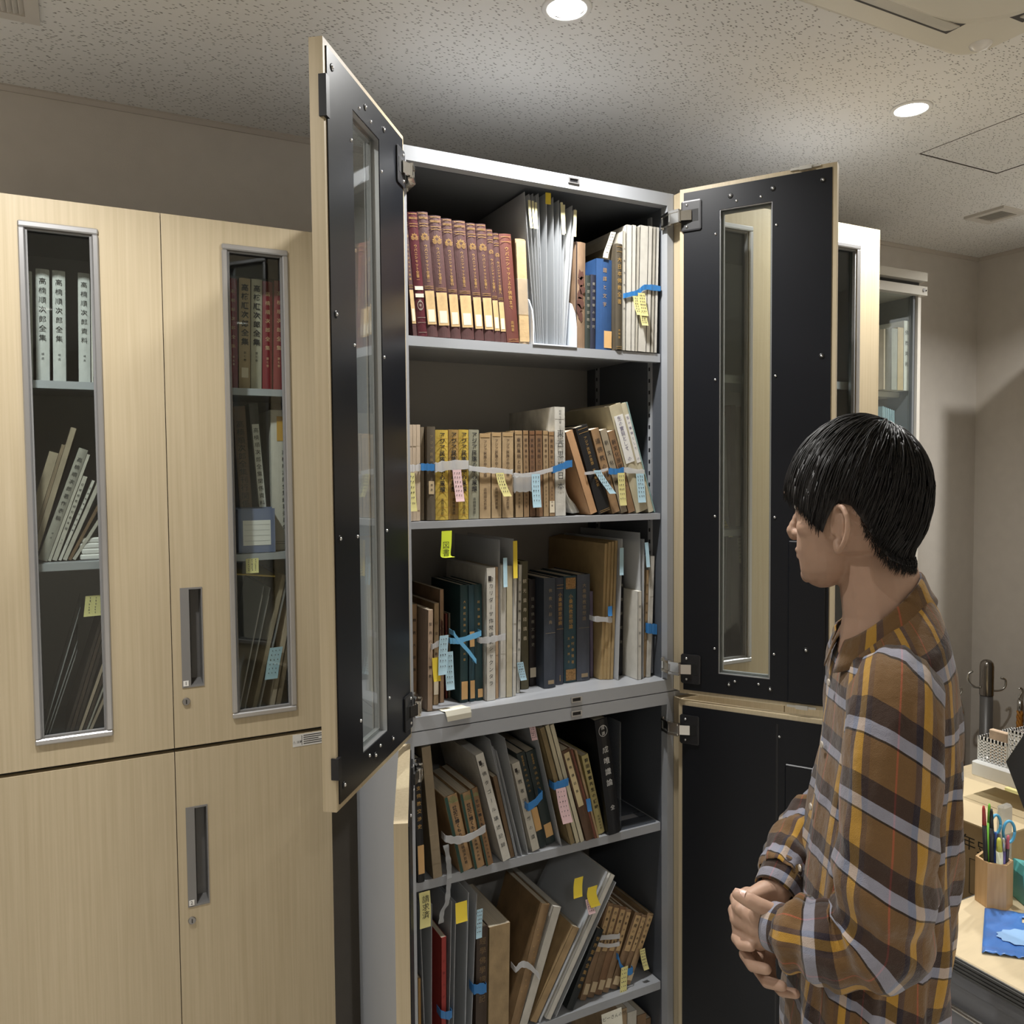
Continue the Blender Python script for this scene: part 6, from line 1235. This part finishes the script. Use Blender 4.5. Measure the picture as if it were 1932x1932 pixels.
# short cropped stubble at the nape
for k in range(1500):
    az = rh_.uniform(105, 255); az = az if az <= 180 else az-360; el = lim(az)+rh_.uniform(-9, 6)
    d = V((math.cos(rad(el))*math.sin(rad(az)), math.cos(rad(el))*math.cos(rad(az)), math.sin(rad(el)))); p = hp(d, .965+.02*max(0, (el-lim(az)))/6)
    q = p+(V((0, 0, -1))+FWD*rh_.uniform(-.2, .4)+RIGHT*rh_.uniform(-.3, .3)).normalized()*rh_.uniform(.006, .013)
    hr.tube([p, (p+q)/2-FWD*.0012, q], [.0004, .0004, .0001], 3)
hr.build('hair', HAIRM, man, True, fix=False)

# --- plaid shirt
def plaid():
    m = D.materials.new('brown_plaid_cotton'); m.use_nodes = True; nt = m.node_tree; N = nt.nodes; L = nt.links; b = N['Principled BSDF']
    b.inputs['Roughness'].default_value = .85; b.inputs['Specular IOR Level'].default_value = .2; b.inputs['Sheen Weight'].default_value = .25
    uv = N.new('ShaderNodeUVMap'); sp = N.new('ShaderNodeSeparateXYZ'); L.new(uv.outputs[0], sp.inputs[0])
    def yarn(out, period, stops):
        mo = N.new('ShaderNodeMath'); mo.operation = 'DIVIDE'; mo.inputs[1].default_value = period; L.new(out, mo.inputs[0])
        fr = N.new('ShaderNodeMath'); fr.operation = 'FRACT'; L.new(mo.outputs[0], fr.inputs[0])
        cr = N.new('ShaderNodeValToRGB'); cr.color_ramp.interpolation = 'CONSTANT'; e = cr.color_ramp.elements
        for i, (p, c) in enumerate(stops):
            el = e[i] if i < 2 else e.new(p)
            el.position = p; el.color = (*srgb(*c), 1)
        L.new(fr.outputs[0], cr.inputs[0]); return cr
    BR = (106, 79, 47)
    warp = yarn(sp.outputs[0], .086, [(0, BR), (.20, (84, 64, 52)), (.30, (206, 158, 52)), (.46, (44, 40, 58)), (.56, BR), (.80, (176, 84, 62)), (.825, BR)])
    weft = yarn(sp.outputs[1], .0800, [(0, BR), (.46, (34, 24, 28)), (.74, (146, 154, 174)), (.92, (6, 5, 6)), (.95, BR)])
    mx = N.new('ShaderNodeMix'); mx.data_type = 'RGBA'; fac = yarn(sp.outputs[1], .0800, [(0, (188, 188, 188)), (.46, (232, 232, 232)), (.74, (206, 206, 206)), (.92, (235, 235, 235)), (.95, (188, 188, 188))])
    L.new(fac.outputs[0], mx.inputs[0]); L.new(warp.outputs[0], mx.inputs[6]); L.new(weft.outputs[0], mx.inputs[7])
    tc = N.new('ShaderNodeTexCoord'); n = N.new('ShaderNodeTexNoise'); n.inputs['Scale'].default_value = 24; n.inputs['Detail'].default_value = 3; L.new(tc.outputs['Object'], n.inputs['Vector'])
    n2 = N.new('ShaderNodeTexNoise'); n2.inputs['Scale'].default_value = 900; L.new(tc.outputs['Object'], n2.inputs['Vector'])
    ad = N.new('ShaderNodeMath'); ad.operation = 'MULTIPLY_ADD'; ad.inputs[1].default_value = .12; L.new(n2.outputs['Fac'], ad.inputs[0]); L.new(n.outputs['Fac'], ad.inputs[2])
    bp = N.new('ShaderNodeBump'); bp.inputs['Strength'].default_value = .6; bp.inputs['Distance'].default_value = .014; L.new(ad.outputs[0], bp.inputs['Height']); L.new(bp.outputs[0], b.inputs['Normal'])
    L.new(mx.outputs[2], b.inputs['Base Color']); return m
PLAID = plaid()
def cloth(name, rows, uvs, parent):
    mb = MB().grid(rows); me = mb.mesh(name, PLAID, True); ul = me.uv_layers.new(name='UVMap'); n = len(rows[0])
    flat_uv = [u for r_ in uvs for u in r_]
    for lp in me.loops: ul.data[lp.index].uv = flat_uv[lp.vertex_index]
    bm = bmesh.new(); bm.from_mesh(me); bmesh.ops.recalc_face_normals(bm, faces=bm.faces); bm.to_mesh(me); bm.free()
    o = put(name, me, parent); sd = o.modifiers.new('thickness', 'SOLIDIFY'); sd.thickness = .0012; sd.offset = -1
    return o
TS = [(1.397, -.042, .060, .060), (1.388, -.046, .070, .080), (1.376, -.050, .078, .104), (1.356, -.053, .086, .132), (1.322, -.057, .094, .150), (1.27, -.061, .100, .152), (1.215, -.066, .103, .150), (1.14, -.078, .104, .147), (1.06, -.092, .103, .145), (.99, -.103, .100, .146), (.93, -.110, .096, .149), (.877, -.115, .092, .152), (.815, -.122, .084, .156), (.76, -.126, .082, .158), (.715, -.127, .082, .160)]
def interp(T, n):
    out = []
    for i in range(len(T)-1):
        for k in range(n): t = k/n; out.append(tuple(a+(b-a)*t for a, b in zip(T[i], T[i+1])))
    return out+[T[-1]]
rows, uvs = [], []; NT = 72
for z, a0, a1, hb in interp(TS, 5):
    ca, ha = (a0+a1)/2, (a1-a0)/2; row, ur = [], []
    dn = max(0, min(1, (1.36-z)/.2))
    for j in range(NT+1):
        t = 2*math.pi*j/NT; c, s = math.cos(t), math.sin(t)
        wr = dn*(.0050*math.sin(7*t+z*9)*math.sin(z*17+2*t)+.0040*math.sin(13*t+z*21)+.0028*math.sin(23*t-z*14))
        k_ = 1+wr/.12
        pw = 2/2.25; x = ca+ha*k_*math.copysign(abs(c)**pw, c)+.17*hb*s; y = .010+hb*k_*math.copysign(abs(s)**pw, s)
        zz = z+.046*c*max(0, (z-1.30)/.097)
        row.append((x, y, zz)); ur.append((t*.150+.020, 3.0-z*1.06-(.42*x if x < 0 else -.06*x)))
    rows.append(row); uvs.append(ur)
shirt = cloth('shirt', rows, uvs, man)
def sleeve(path, radii, uoff, slope, name='sleeve', seed=1):
    P = smooth_path([V(p) for p in path], 14); m = len(P); rr = []
    for i in range(m):
        f = i/(m-1)*(len(radii)-1); k = min(int(f), len(radii)-2); rr.append(radii[k]+(radii[k+1]-radii[k])*(f-k))
    rows, uvs = [], []; ln = 0; prev = V((0, 1, 0)); NS = 40
    for i, p in enumerate(P):
        tg = (P[min(i+1, m-1)]-P[max(i-1, 0)]).normalized()
        if i: ln += (p-P[i-1]).length
        a_ = (prev-tg*prev.dot(tg)).normalized(); prev = a_; b_ = tg.cross(a_); row, ur = [], []
        bend = max(0, 1-abs(ln-.37)/.17); fold = max(0, min(1, (ln-.30)/.08))
        for j in range(NS+1):
            t = 2*math.pi*j/NS
            wr = .0024*math.sin(5*t+ln*22+seed)*math.sin(ln*40+t)+bend*.0062*math.sin(ln*95+1.6*math.sin(t+seed))+fold*.0034*math.sin(ln*190+2.2*math.sin(t*1.0+seed*2))*(.6+.4*math.sin(2*t))+.0016*math.sin(11*t-ln*30)
            q = p+(a_*math.cos(t)+b_*math.sin(t))*(rr[i]+wr)
            row.append(q); ur.append((t*.062+uoff, ln-slope*(q.x-p.x)+.022))
        rows.append(row); uvs.append(ur)
    return cloth(name, rows, uvs, shirt), P, rr, uvs
sl_l, P1, R1, U1 = sleeve([(-.012, -.078, 1.330), (-.034, -.126, 1.320), (-.050, -.154, 1.258), (-.060, -.168, 1.175), (-.066, -.172, 1.098), (-.066, -.166, 1.040), (-.088, -.146, 1.008), (-.118, -.120, .998), (-.144, -.092, .990), (-.156, -.078, .988)],
       [.040, .054, .0580, .056, .0575, .0580, .0555, .050, .046, .034], .060, .42, seed=1)
sl_r, P2, R2, U2 = sleeve([(.028, .110, 1.346), (.044, .142, 1.322), (.050, .166, 1.255), (.046, .176, 1.175), (.038, .180, 1.098), (.022, .172, 1.046), (-.030, .132, 1.036), (-.076, .086, 1.028), (-.110, .050, 1.014), (-.126, .032, 1.005)],
       [.046, .056, .0585, .056, .0575, .0560, .052, .046, .040, .033], .02, .2, seed=4)
def cuff(p0, p1, r0, r1, uo):
    p0, p1 = V(p0), V(p1); tg = (p1-p0).normalized(); a_ = V((0, 1, 0)); a_ = (a_-tg*a_.dot(tg)).normalized(); b_ = tg.cross(a_); rows, uvs = [], []
    for i, (f, r) in enumerate(((0, r0-.002), (.04, r0), (.5, (r0+r1)/2), (.96, r1), (1, r1-.002), (.9, r1-.004))):
        p = p0.lerp(p1, f); rows.append([p+(a_*math.cos(t)+b_*math.sin(t))*r for t in [2*math.pi*j/32 for j in range(33)]]); uvs.append([(uo+2*math.pi*j/32*.045, .5+f*.045+.012) for j in range(33)])
    return cloth('cuff', rows, uvs, shirt)
cuff((-.146, -.088, .990), (-.1685, -.060, .986), .0335, .0315, .02); cuff((-.112, .046, 1.014), (-.140, .016, .992), .034, .031, .05)
# collar: stand and turned-down leaf
rows, uvs = [[] for _ in range(6)], [[] for _ in range(6)]; NC = 48
for j in range(NC+1):
    t = math.pi+rad(14)+(2*math.pi-rad(28))*j/NC; c, s = math.cos(t), math.sin(t)
    ca, ha, hb = .006, .053, .060; x, y = ca+ha*c+.12*hb*s, .012+hb*s
    zt = 1.408+.048*c+.006*abs(s); back = (c+1)/2; o = V((c*.9, s, 0)).normalized()
    prof = [(-.006, -.034), (0, 0), (.0025, .0015), (.006, -.003), (.014, -.022), (.022, -.044+.010*back)]
    for i, (dr, dz) in enumerate(prof):
        rows[i].append(V((x, y, zt))+o*dr+V((0, 0, dz))); uvs[i].append((.5+j/NC*.36, .052+(.0 if i < 2 else .02)+i*.008))
cloth('collar', rows, uvs, shirt)
# pocket flap and buttons on the front
for k in range(6):
    z = 1.30-k*.09; t = [s_ for s_ in interp(TS, 5) if s_[0] <= z][0]
    MB().ring((0, 0, 0), [(.0001, .0016), (.0045, .0016), (.0055, 0)], 14, False).build('button', mat('pale_button', (.5, .45, .38), .3), shirt, loc=(t[1]-.006, .012, z), rot=(0, rad(-90), 0))
# --- trousers and shoes
TRM = mat('black_trousers', (.016, .016, .018), .8, bump=.2, bscale=300)
tr = MB(); 
for lg in LEGS:
    P = [V(p) for p in lg]; tr.tube(smooth_path(P, 3), [.076-.0015*i for i in range(len(P)*3-2)], 20)
tr.build('trousers', TRM, man, True)
for lg, s in zip(LEGS, (-1, 1)):
    sh_ = MB(); rows = []
    for x, w_, h_ in ((.075, .012, .030), (.065, .030, .062), (.03, .036, .075), (-.02, .040, .066), (-.07, .044, .050), (-.12, .042, .040), (-.150, .030, .030), (-.162, .010, .018)):
        rows.append([(x+s*.012-.02, lg[-1][1]+w_*math.cos(t), max(.002, h_/2+h_/2*math.sin(t))) for t in [2*math.pi*j/16 for j in range(16)]])
    sh_.grid(rows, True); n_ = len(rows); sh_.f.append(tuple(range(16))); sh_.f.append(tuple((n_-1)*16+j for j in range(16)))
    sh_.build('shoe', mat('black_leather', (.015, .014, .013), .35), man, True)
# ------------------------------------------------------------------ desks and the things on them
DT = mat('pale_beech_desktop', (.66, .54, .35), .4, var=.05, scale=14, stretch=(1, 6, 1))
EDG = mat('grey_ribbed_edge', (.10, .10, .095), .5); PED = mat('grey_desk_steel', (.30, .31, .34), .45)
dk = thing('desk', 'pale-topped office desk with a ribbed grey edge at the lower right', 'desk', (1.385, .15, 0)); DW, DD = .67, .912
MB().cbox(.004, DW, .004, DD-.004, .700, .720, .002).build('desktop', DT, dk)
eg = MB().box(.001, DW-.001, .001, DD-.001, .690, .718)
for k in range(4): eg.box(-.0015, DW+.0015, -.0015, DD+.0015, .6905+k*.0068, .6945+k*.0068)
eg.build('edge_band', EDG, dk)
MB().box(.02, DW-.02, .02, DD-.02, .655, .690).build('under_frame', PED, dk)
pd = MB().box(.045, .42, .46, DD-.03, .03, .655).build('drawer_unit', PED, dk)
for k in range(3): MB().box(.041, .045, .475, DD-.045, .06+k*.20, .245+k*.20).build('drawer_front', mat('grey_drawer_front', (.34, .35, .38), .45), dk)
rl = MB().tube([(.030, .40, .60), (.030, .62, .60), (.034, .86, .60)], .006, 10).build('rail', CHROME, dk)
for x, y in ((.06, .06), (DW-.06, .06), (DW-.06, DD-.06)): MB().box(x-.02, x+.02, y-.02, y+.02, 0, .655).build('leg', PED, dk)

ch = thing('office_chair', 'black padded office chair pushed under the desk at the bottom right', 'chair', (1.68, .40, 0)); CHM = mat('black_chair_fabric', (.015, .015, .016), .85)
for i, (cx, cy, w_, d_, z0, z1, nm) in enumerate(((0, 0, .20, .19, .40, .46, 'seat'), (-.17, .0, .025, .17, .47, .645, 'backrest'))):
    MB().cbox(cx-w_, cx+w_, cy-d_, cy+d_, z0, z1, .02).build(nm, CHM, ch)
MB().cyl((0, 0, .08), .025, .32).build('gas_column', CHROME, ch)
for k in range(5):
    a = rad(72*k); MB().tube([(0, 0, .09), (.17*math.cos(a), .17*math.sin(a), .055)], [.022, .014], 8).build('foot', BLACK, ch); MB().cyl((.17*math.cos(a), .17*math.sin(a)-.012, .027), .027, .024, 'y', 14).build('castor', BLACK, ch)

# flat blue plastic carrier bag with a die-cut handle
bagM = mat('blue_plastic_bag', (.07, .19, .52), .28, bump=.5, bscale=30, var=.12, scale=18)
A, B_, C_ = V((1.5885, 1.013, .7212)), V((1.433, .918, .7212)), V((1.700, .905, .7212)); bg = MB(); n1, n2 = 22, 26
P = [[A+(B_-A)*(i/n1)+(C_-A)*(j/n2)+V((0, 0, .0012+.0016*math.sin(i*.9+j*.5)*math.sin(j*.7)+(.004*math.sin(j*1.9)**2 if i > n1-3 else 0))) for j in range(n2+1)] for i in range(n1+1)]
vs_ = [p for row in P for p in row]; fs_ = []
for i in range(n1):
    for j in range(n2):
        u, v = (i+.5)/n1, (j+.5)/n2
        if ((u-.18)/.075)**2+((v-.60)/.20)**2 < 1: continue
        k = i*(n2+1)+j; fs_.append((k, k+1, k+n2+2, k+n2+1))
bg.add(vs_, fs_); bo = tag(bg.build('carrier_bag', bagM, smooth=True), 'flat blue plastic carrier bag lying on the pale desktop', 'bag')
bo.modifiers.new('t', 'SOLIDIFY').thickness = .0006
lf = MB(); c0 = A+(B_-A)*.60+(C_-A)*.50; e1 = (C_-A).normalized(); e2 = (B_-A).normalized(); m_ = 28
lf.add([c0+V((0, 0, .0042))+e1*(math.cos(2*math.pi*k/m_)*.052*(1+.10*(k % 2)))+e2*(math.sin(2*math.pi*k/m_)*.030*(1+.16*(k % 2))) for k in range(m_)], [tuple(range(m_))])
lf.build('printed_leaf', mat('pale_blue_print', (.30, .50, .80), .35), bo)

# hexagonal wooden pen cup and what stands in it
cup = thing('pen_cup', 'hexagonal wooden pen cup standing behind the blue bag', 'pen cup', (1.628, 1.020, .7205)); CW = mat('cup_beech', (.50, .31, .15), .5, col2=(.60, .40, .21), scale=60, stretch=(4, 4, .15))
def hexr(r, z): return [(r*math.cos(rad(60*k+12)), r*math.sin(rad(60*k+12)), z) for k in range(6)]
m = MB().grid([hexr(.034, 0), hexr(.034, .092), hexr(.028, .092), hexr(.028, .006)], True); m.f.append(tuple(range(6))); m.f.append(tuple(18+k for k in range(6))); m.build('cup_body', CW, cup)
def pen(label, top, bot, r, cm_, tip, cat='pen', nm='pen'):
    t = thing(nm, label, cat, bot, group='pens in the wooden cup'); d = V(top)-V(bot)
    MB().tube([V((0, 0, 0)), d*.80], r, 10).build('barrel', cm_, t, True); MB().tube([d*.80, d*.97, d], [r*.95, r*.7, r*.4], 10).build('cap', tip, t, True)
BLK = mat('black_pen', (.02, .02, .022), .35); RED = mat('red_pen_cap', (.45, .05, .05), .4)
c_ = V((1.628, 1.020, .728))
pen('black mechanical pencil with red top, leftmost in the pen cup', (1.590, 1.020, .928), c_+V((-.014, .004, 0)), .0042, BLK, RED)
pen('plain black pen, second from the left in the pen cup', (1.603, 1.012, .922), c_+V((-.012, -.004, 0)), .0042, BLK, BLK)
pen('bright green pen at the back of the pen cup', (1.618, 1.026, .925), c_+V((-.004, .010, 0)), .0036, mat('green_pen', (.20, .55, .05), .4), mat('green_pen'))
pen('yellow and white highlighter at the front of the pen cup', (1.610, 1.000, .866), c_+V((-.002, -.016, 0)), .0060, mat('highlighter_white', (.72, .74, .55), .35), mat('highlighter_yellow', (.70, .72, .12), .35))
pen('violet pen at the front of the pen cup', (1.622, .998, .864), c_+V((.006, -.014, 0)), .0042, mat('violet_pen', (.12, .10, .32), .35), mat('silver_clip', (.6, .6, .62), .3, .8))
pen('black pen with pink end at the right of the pen cup', (1.634, .996, .868), c_+V((.012, -.012, 0)), .0040, BLK, mat('pink_cap', (.65, .16, .22), .4))
pen('blue ballpoint behind the highlighter in the pen cup', (1.612, 1.008, .874), c_+V((.0, -.004, 0)), .0038, mat('blue_pen', (.05, .10, .42), .35), mat('blue_pen'))
sc = thing('scissors', 'scissors with sky-blue handles standing in the pen cup', 'scissors', (1.630, 1.018, .729)); SB = mat('blue_scissor_handle', (.10, .42, .68), .4)
for s, (dx, dz, rx, rz) in ((-1, (-.010, .158, .0085, .019)), (1, (.014, .142, .0105, .022))):
    MB().tube([V((dx+rx*math.cos(t), -.010-.5*(dx+rx*math.cos(t)), dz+rz*math.sin(t))) for t in [2*math.pi*k/20 for k in range(21)]], .0028, 8).build('handle_ring', SB, sc, True)
    MB().strip([(dx*.6, -.008, dz-rz), (dx*.2, -.004, .07), (s*.002, 0, .0)], (0, 1, 0), [.004, .003, .001], .006).build('blade', ALU, sc)
# tall clear sleeve-bag behind the cup
tag(MB().cbox(1.672, 1.706, 1.030, 1.046, .7205, .905, .004).build('clear_pouch', glass('frosted_pouch', (.9, .91, .92), .8, .42, (.86, .86, .84), .2)), 'tall frosted plastic pouch standing behind the pen cup', 'pouch')
# teal tape dispenser
td = thing('tape_dispenser', 'teal plastic tape dispenser at the right edge behind the pen cup', 'tape dispenser', (1.722, .975, .7205), (0, 0, rad(-28))); TL = mat('teal_plastic', (.10, .42, .42), .35)
MB().prism([(-.05, 0), (.10, 0), (.10, .030), (.075, .060), (.04, .058), (.018, .030), (-.008, .034), (-.020, .072), (-.050, .080), (-.056, .062)], 'y', -.022, .022).build('dispenser_body', TL, td)
MB().cyl((.058, -.011, .066), .030, .022, 'y', 28).build('tape_roll', mat('amber_tape', (.62, .50, .22), .35), td)

# cardboard carton standing on a low drawer unit behind the desk
lw = thing('drawer_cabinet', 'low grey drawer unit under the cardboard carton behind the desk', 'cabinet', (1.735, 1.070, 0)); 
MB().box(0, .30, 0, .315, 0, .50).build('body', PED, lw)
for k in range(2): MB().box(-.004, 0, .012, .303, .03+k*.235, .25+k*.235).build('drawer_front', PED, lw)
cbx = thing('carton', 'brown cardboard carton with ink characters behind the pen cup', 'carton', (1.750, 1.078, .5005)); CB = mat('corrugated_card', (.42, .31, .18), .85, var=.05, scale=30)
MB().box(0, .25, 0, .30, 0, .308).build('carton_body', CB, cbx)
MB().box(-.001, .124, -.001, .301, .308, .3115).build('flap', mat('pale_card_flap', (.62, .50, .31), .8), cbx); MB().box(.126, .251, -.001, .301, .308, .3115).build('flap', mat('pale_card_flap'), cbx)
letter(cbx, '年史', INK, .036, (-.0006, .060, .262), (rad(90), 0, rad(-90)), vertical=False, name='handwriting')
fr_ = MB()
for y0, y1, z0, z1 in ((.020, .075, .2295, .2305), (.020, .075, .150, .151), (.020, .021, .151, .2295), (.074, .075, .151, .2295)): fr_.box(-.0006, 0, y0, y1, z0, z1)
fr_.build('printed_frame', INK, cbx)

# second desk with a white riser shelf behind
d2_ = thing('side_desk', 'second desk carrying the white riser shelf in the far right corner', 'desk', (2.075, .20, 0))
MB().cbox(0, .60, 0, 1.35, .695, .720, .002).build('desktop', DT, d2_)
for x, y in ((.03, .03), (.53, .03), (.03, 1.28), (.53, 1.28)): MB().box(x, x+.04, y, y+.04, 0, .695).build('leg', PED, d2_)
rs = thing('riser_shelf', 'white riser shelf on the second desk under the plastic basket', 'shelf', (1.915, .55, .7205)); WP = mat('white_melamine', (.74, .74, .72), .4)
MB().cbox(-.01, .60, 0, .705, .140, .176, .003).build('shelf_board', WP, rs)
for x, y in ((.17, .02), (.17, .66), (.56, .02), (.56, .66)): MB().box(x, x+.025, y, y+.025, 0, .140).build('leg', WP, rs)
# lattice basket on the riser
def basket(label, x0, x1, y0, y1, z0, z1, top):
    t = thing('plastic_basket', label, 'basket', (x0, y0, z0)); Wd, Dp, Hh = x1-x0, y1-y0, z1-z0; BM = mat('white_basket_plastic', (.76, .76, .74), .45)
    MB().box(0, Wd, 0, Dp, 0, .002).build('bottom', BM, t)
    for nm, f in (('side_left', lambda s, z: (0, s*Dp, z)), ('side_front', lambda s, z: (s*Wd, 0, z)), ('side_right', lambda s, z: (Wd, s*Dp, z)), ('side_back', lambda s, z: (s*Wd, Dp, z))):
        b = MB(); L_ = Dp if 'front' not in nm and 'back' not in nm else Wd; n = max(6, int(L_/.0085)); along_y = L_ == Dp and nm in ('side_left', 'side_right')
        def bar(s0, s1, za, zb):
            p, q = f(s0, za), f(s1, zb); b.box(min(p[0], q[0])-.0008, max(p[0], q[0])+.0008, min(p[1], q[1])-.0008, max(p[1], q[1])+.0008, za, zb)
        for k in range(n+1): bar(k/n-.16/n, k/n+.16/n, 0, Hh)
        for k in range(8): bar(0, 1, Hh*k/8-.0012 if k else 0, Hh*k/8+.0012)
        bar(-.01, 1.01, Hh-.006, Hh); b.build(nm, BM, t)
    return t
basket('white perforated plastic basket at the left on the riser shelf', 1.925, 2.06, 1.180, 1.250, .8970, .955, 1)
basket('taller white perforated basket next to the low one on the riser', 1.925, 2.06, 1.080, 1.176, .8970, .990, 1)
tag(MB().cbox(1.945, 1.960, 1.192, 1.238, .8995, .972, .002).build('card_packet', mat('tan_packet', (.52, .38, .26), .7, var=.2, scale=60)), 'tan printed packet standing in the low white basket', 'packet')
pk = thing('blister_pack', 'black, red and white hanging blister pack in the taller basket', 'package', (2.00, 1.090, .900)); MB().box(0, .004, 0, .075, 0, .085).build('card_white', WHITE, pk); MB().box(-.0006, 0, 0, .075, .085-.022, .085).build('red_band', mat('red_print', (.62, .07, .05), .5), pk); MB().box(0, .004, 0, .075, .085, .125).build('card_black', BLK, pk)
# papers on the second desk under the riser
for k, (c, dz, dx, lab) in enumerate((((.74, .73, .70), .018, 0, 'thick white paper stack lowest under the riser shelf'), ((.70, .68, .62), .014, .012, 'grey-white booklet in the middle of the stack under the riser'), ((.76, .68, .30), .010, .025, 'yellow folder topmost of the stack under the riser'))):
    tag(MB().cbox(2.120+dx, 2.32, 1.10, 1.30+.01*k, .7208+sum((.018, .014, .010)[:k])+.0004*k, .7208+sum((.018, .014, .010)[:k+1])+.0004*k, .001).build('paper_stack', mat(f'paper_stack_{k}', c, .75)), lab, 'papers', 'papers under the riser shelf')
# tilted laptop at the right edge
lp = thing('laptop', 'black laptop with its screen tilted, cut off by the right edge', 'laptop', (1.560, .52, .7205))
MB().cbox(0, .27, 0, .22, 0, .016, .003).build('keyboard_base', BLK, lp)
o_ = V((1.560, .52, .7205)); p0 = V((1.685, 1.035, .9975))-o_; e_p = V((.0267, -.0739, .1599)); e_q = V((-.0663, -.1077, -.1248))*1.85; nn = e_p.cross(e_q).normalized()*.006
sc_ = MB(); sc_.add([p0, p0+e_p, p0+e_p+e_q, p0+e_q, p0+nn, p0+e_p+nn, p0+e_p+e_q+nn, p0+e_q+nn], [(3, 2, 1, 0), (4, 5, 6, 7), (0, 1, 5, 4), (1, 2, 6, 5), (2, 3, 7, 6), (3, 0, 4, 7)])
so_ = sc_.build('screen', mat('dark_screen', (.02, .022, .025), .12), lp)
c1 = p0+e_p*.16+e_q*.05+(nn if nn.y < 0 or nn.x < 0 else -nn*.05)
for k in range(2):
    t_ = MB(); b0 = c1+e_p*(.12*k); t_.add([b0, b0+e_p*.08, b0+e_p*.08+e_q*.06, b0+e_q*.06], [(0, 1, 2, 3)]); t_.build('sticker', mat('pale_blue_sticker', (.25, .38, .75), .4), so_, fix=False)

# stanchion post and barrier ropes in the corner
st = thing('stanchion', 'grey stanchion post with two chrome hooks in the far corner', 'post', (2.905, 1.860, 0)); GP = mat('dark_grey_post', (.13, .125, .12), .4, .3)
MB().ring((0, 0, 0), [(.0001, 0), (.14, 0), (.14, .012), (.06, .028), (.022, .035), (.0001, .035)], 28, False).build('base', GP, st, True)
MB().cyl((0, 0, .03), .0215, .755, n=24).build('pole', GP, st, True)
MB().ring((0, 0, .785), [(.0235, 0), (.0235, .105), (.021, .118), (.013, .127), (.0001, .130)], 24, False).build('chrome_head', mat('dark_chrome', (.30, .28, .26), .18, 1), st, True)
ux, uy = .887, -.461
for s in (-1, 1):
    MB().tube(smooth_path([V((s*ux*r_, s*uy*r_, z_)) for r_, z_ in ((.020, .800 if s > 0 else .812), (.045, .800 if s > 0 else .815), (.066, .812 if s > 0 else .835), (.068, .838 if s > 0 else .860), (.052, .846 if s > 0 else .872))], 4), .0042, 8).build('hook', CHROME, st, True)
ROPE = mat('orange_braided_rope', (.42, .13, .02), .6, col2=(.75, .36, .05), scale=150, stretch=(1, 1, .5), bump=.6, bscale=300)
def rope(label, x, y, ztop, zbot, dx=.03):
    t = thing('barrier_rope', label, 'rope', (x, y, 0), group='orange barrier ropes')
    n = 60; zz = [ztop-.085-(ztop-.085-zbot)*k/n for k in range(n+1)]
    for ph in (0, 2.09, 4.19):
        MB().tube([V((dx*(k/n)+.0060*math.cos(k*1.1+ph), .0060*math.sin(k*1.1+ph), z)) for k, z in enumerate(zz)], .0065, 6).build('strand', ROPE, t, True)
    MB().cyl((0, 0, ztop-.090), .0095, .045, n=16).build('ferrule', CHROME, t, True)
    MB().tube(smooth_path([V(p) for p in ((0, 0, ztop-.046), (-.008, 0, ztop-.036), (.002, 0, ztop-.026), (.010, 0, ztop-.014), (.004, 0, ztop), (-.008, 0, ztop-.002))], 4), .0034, 8).build('hook', CHROME, t, True)
    MB().tube([V((-.004, .002, ztop-.006)), V((-.004, WALL_Y-y, ztop-.006))] if y > 1.9 else [V((0, 0, ztop-.006)), V((WALL_X-x, 0, ztop-.006))], .003, 8).build('wall_peg', CHROME, t)
rope('orange braided barrier rope hanging beside the man\'s back', 2.940, 1.985, .779, .02)
rope('orange braided barrier rope hanging at the right edge of the picture', 3.045, 1.822, .800, .02, .0)
tag(MB().box(3.045, 3.071, 1.61, 1.800, .001, 1.04).build('wooden_board', mat('brown_board', (.36, .22, .09), .5, var=.1, scale=30, stretch=(1, 1, .2))), 'brown wooden board standing against the right wall', 'board')
# book or binder lying dark behind the carton
tag(MB().cbox(1.80, 2.02, 1.402, 1.56, .001, .62, .006).build('black_case', BLK), 'black case standing behind the cardboard carton', 'case')
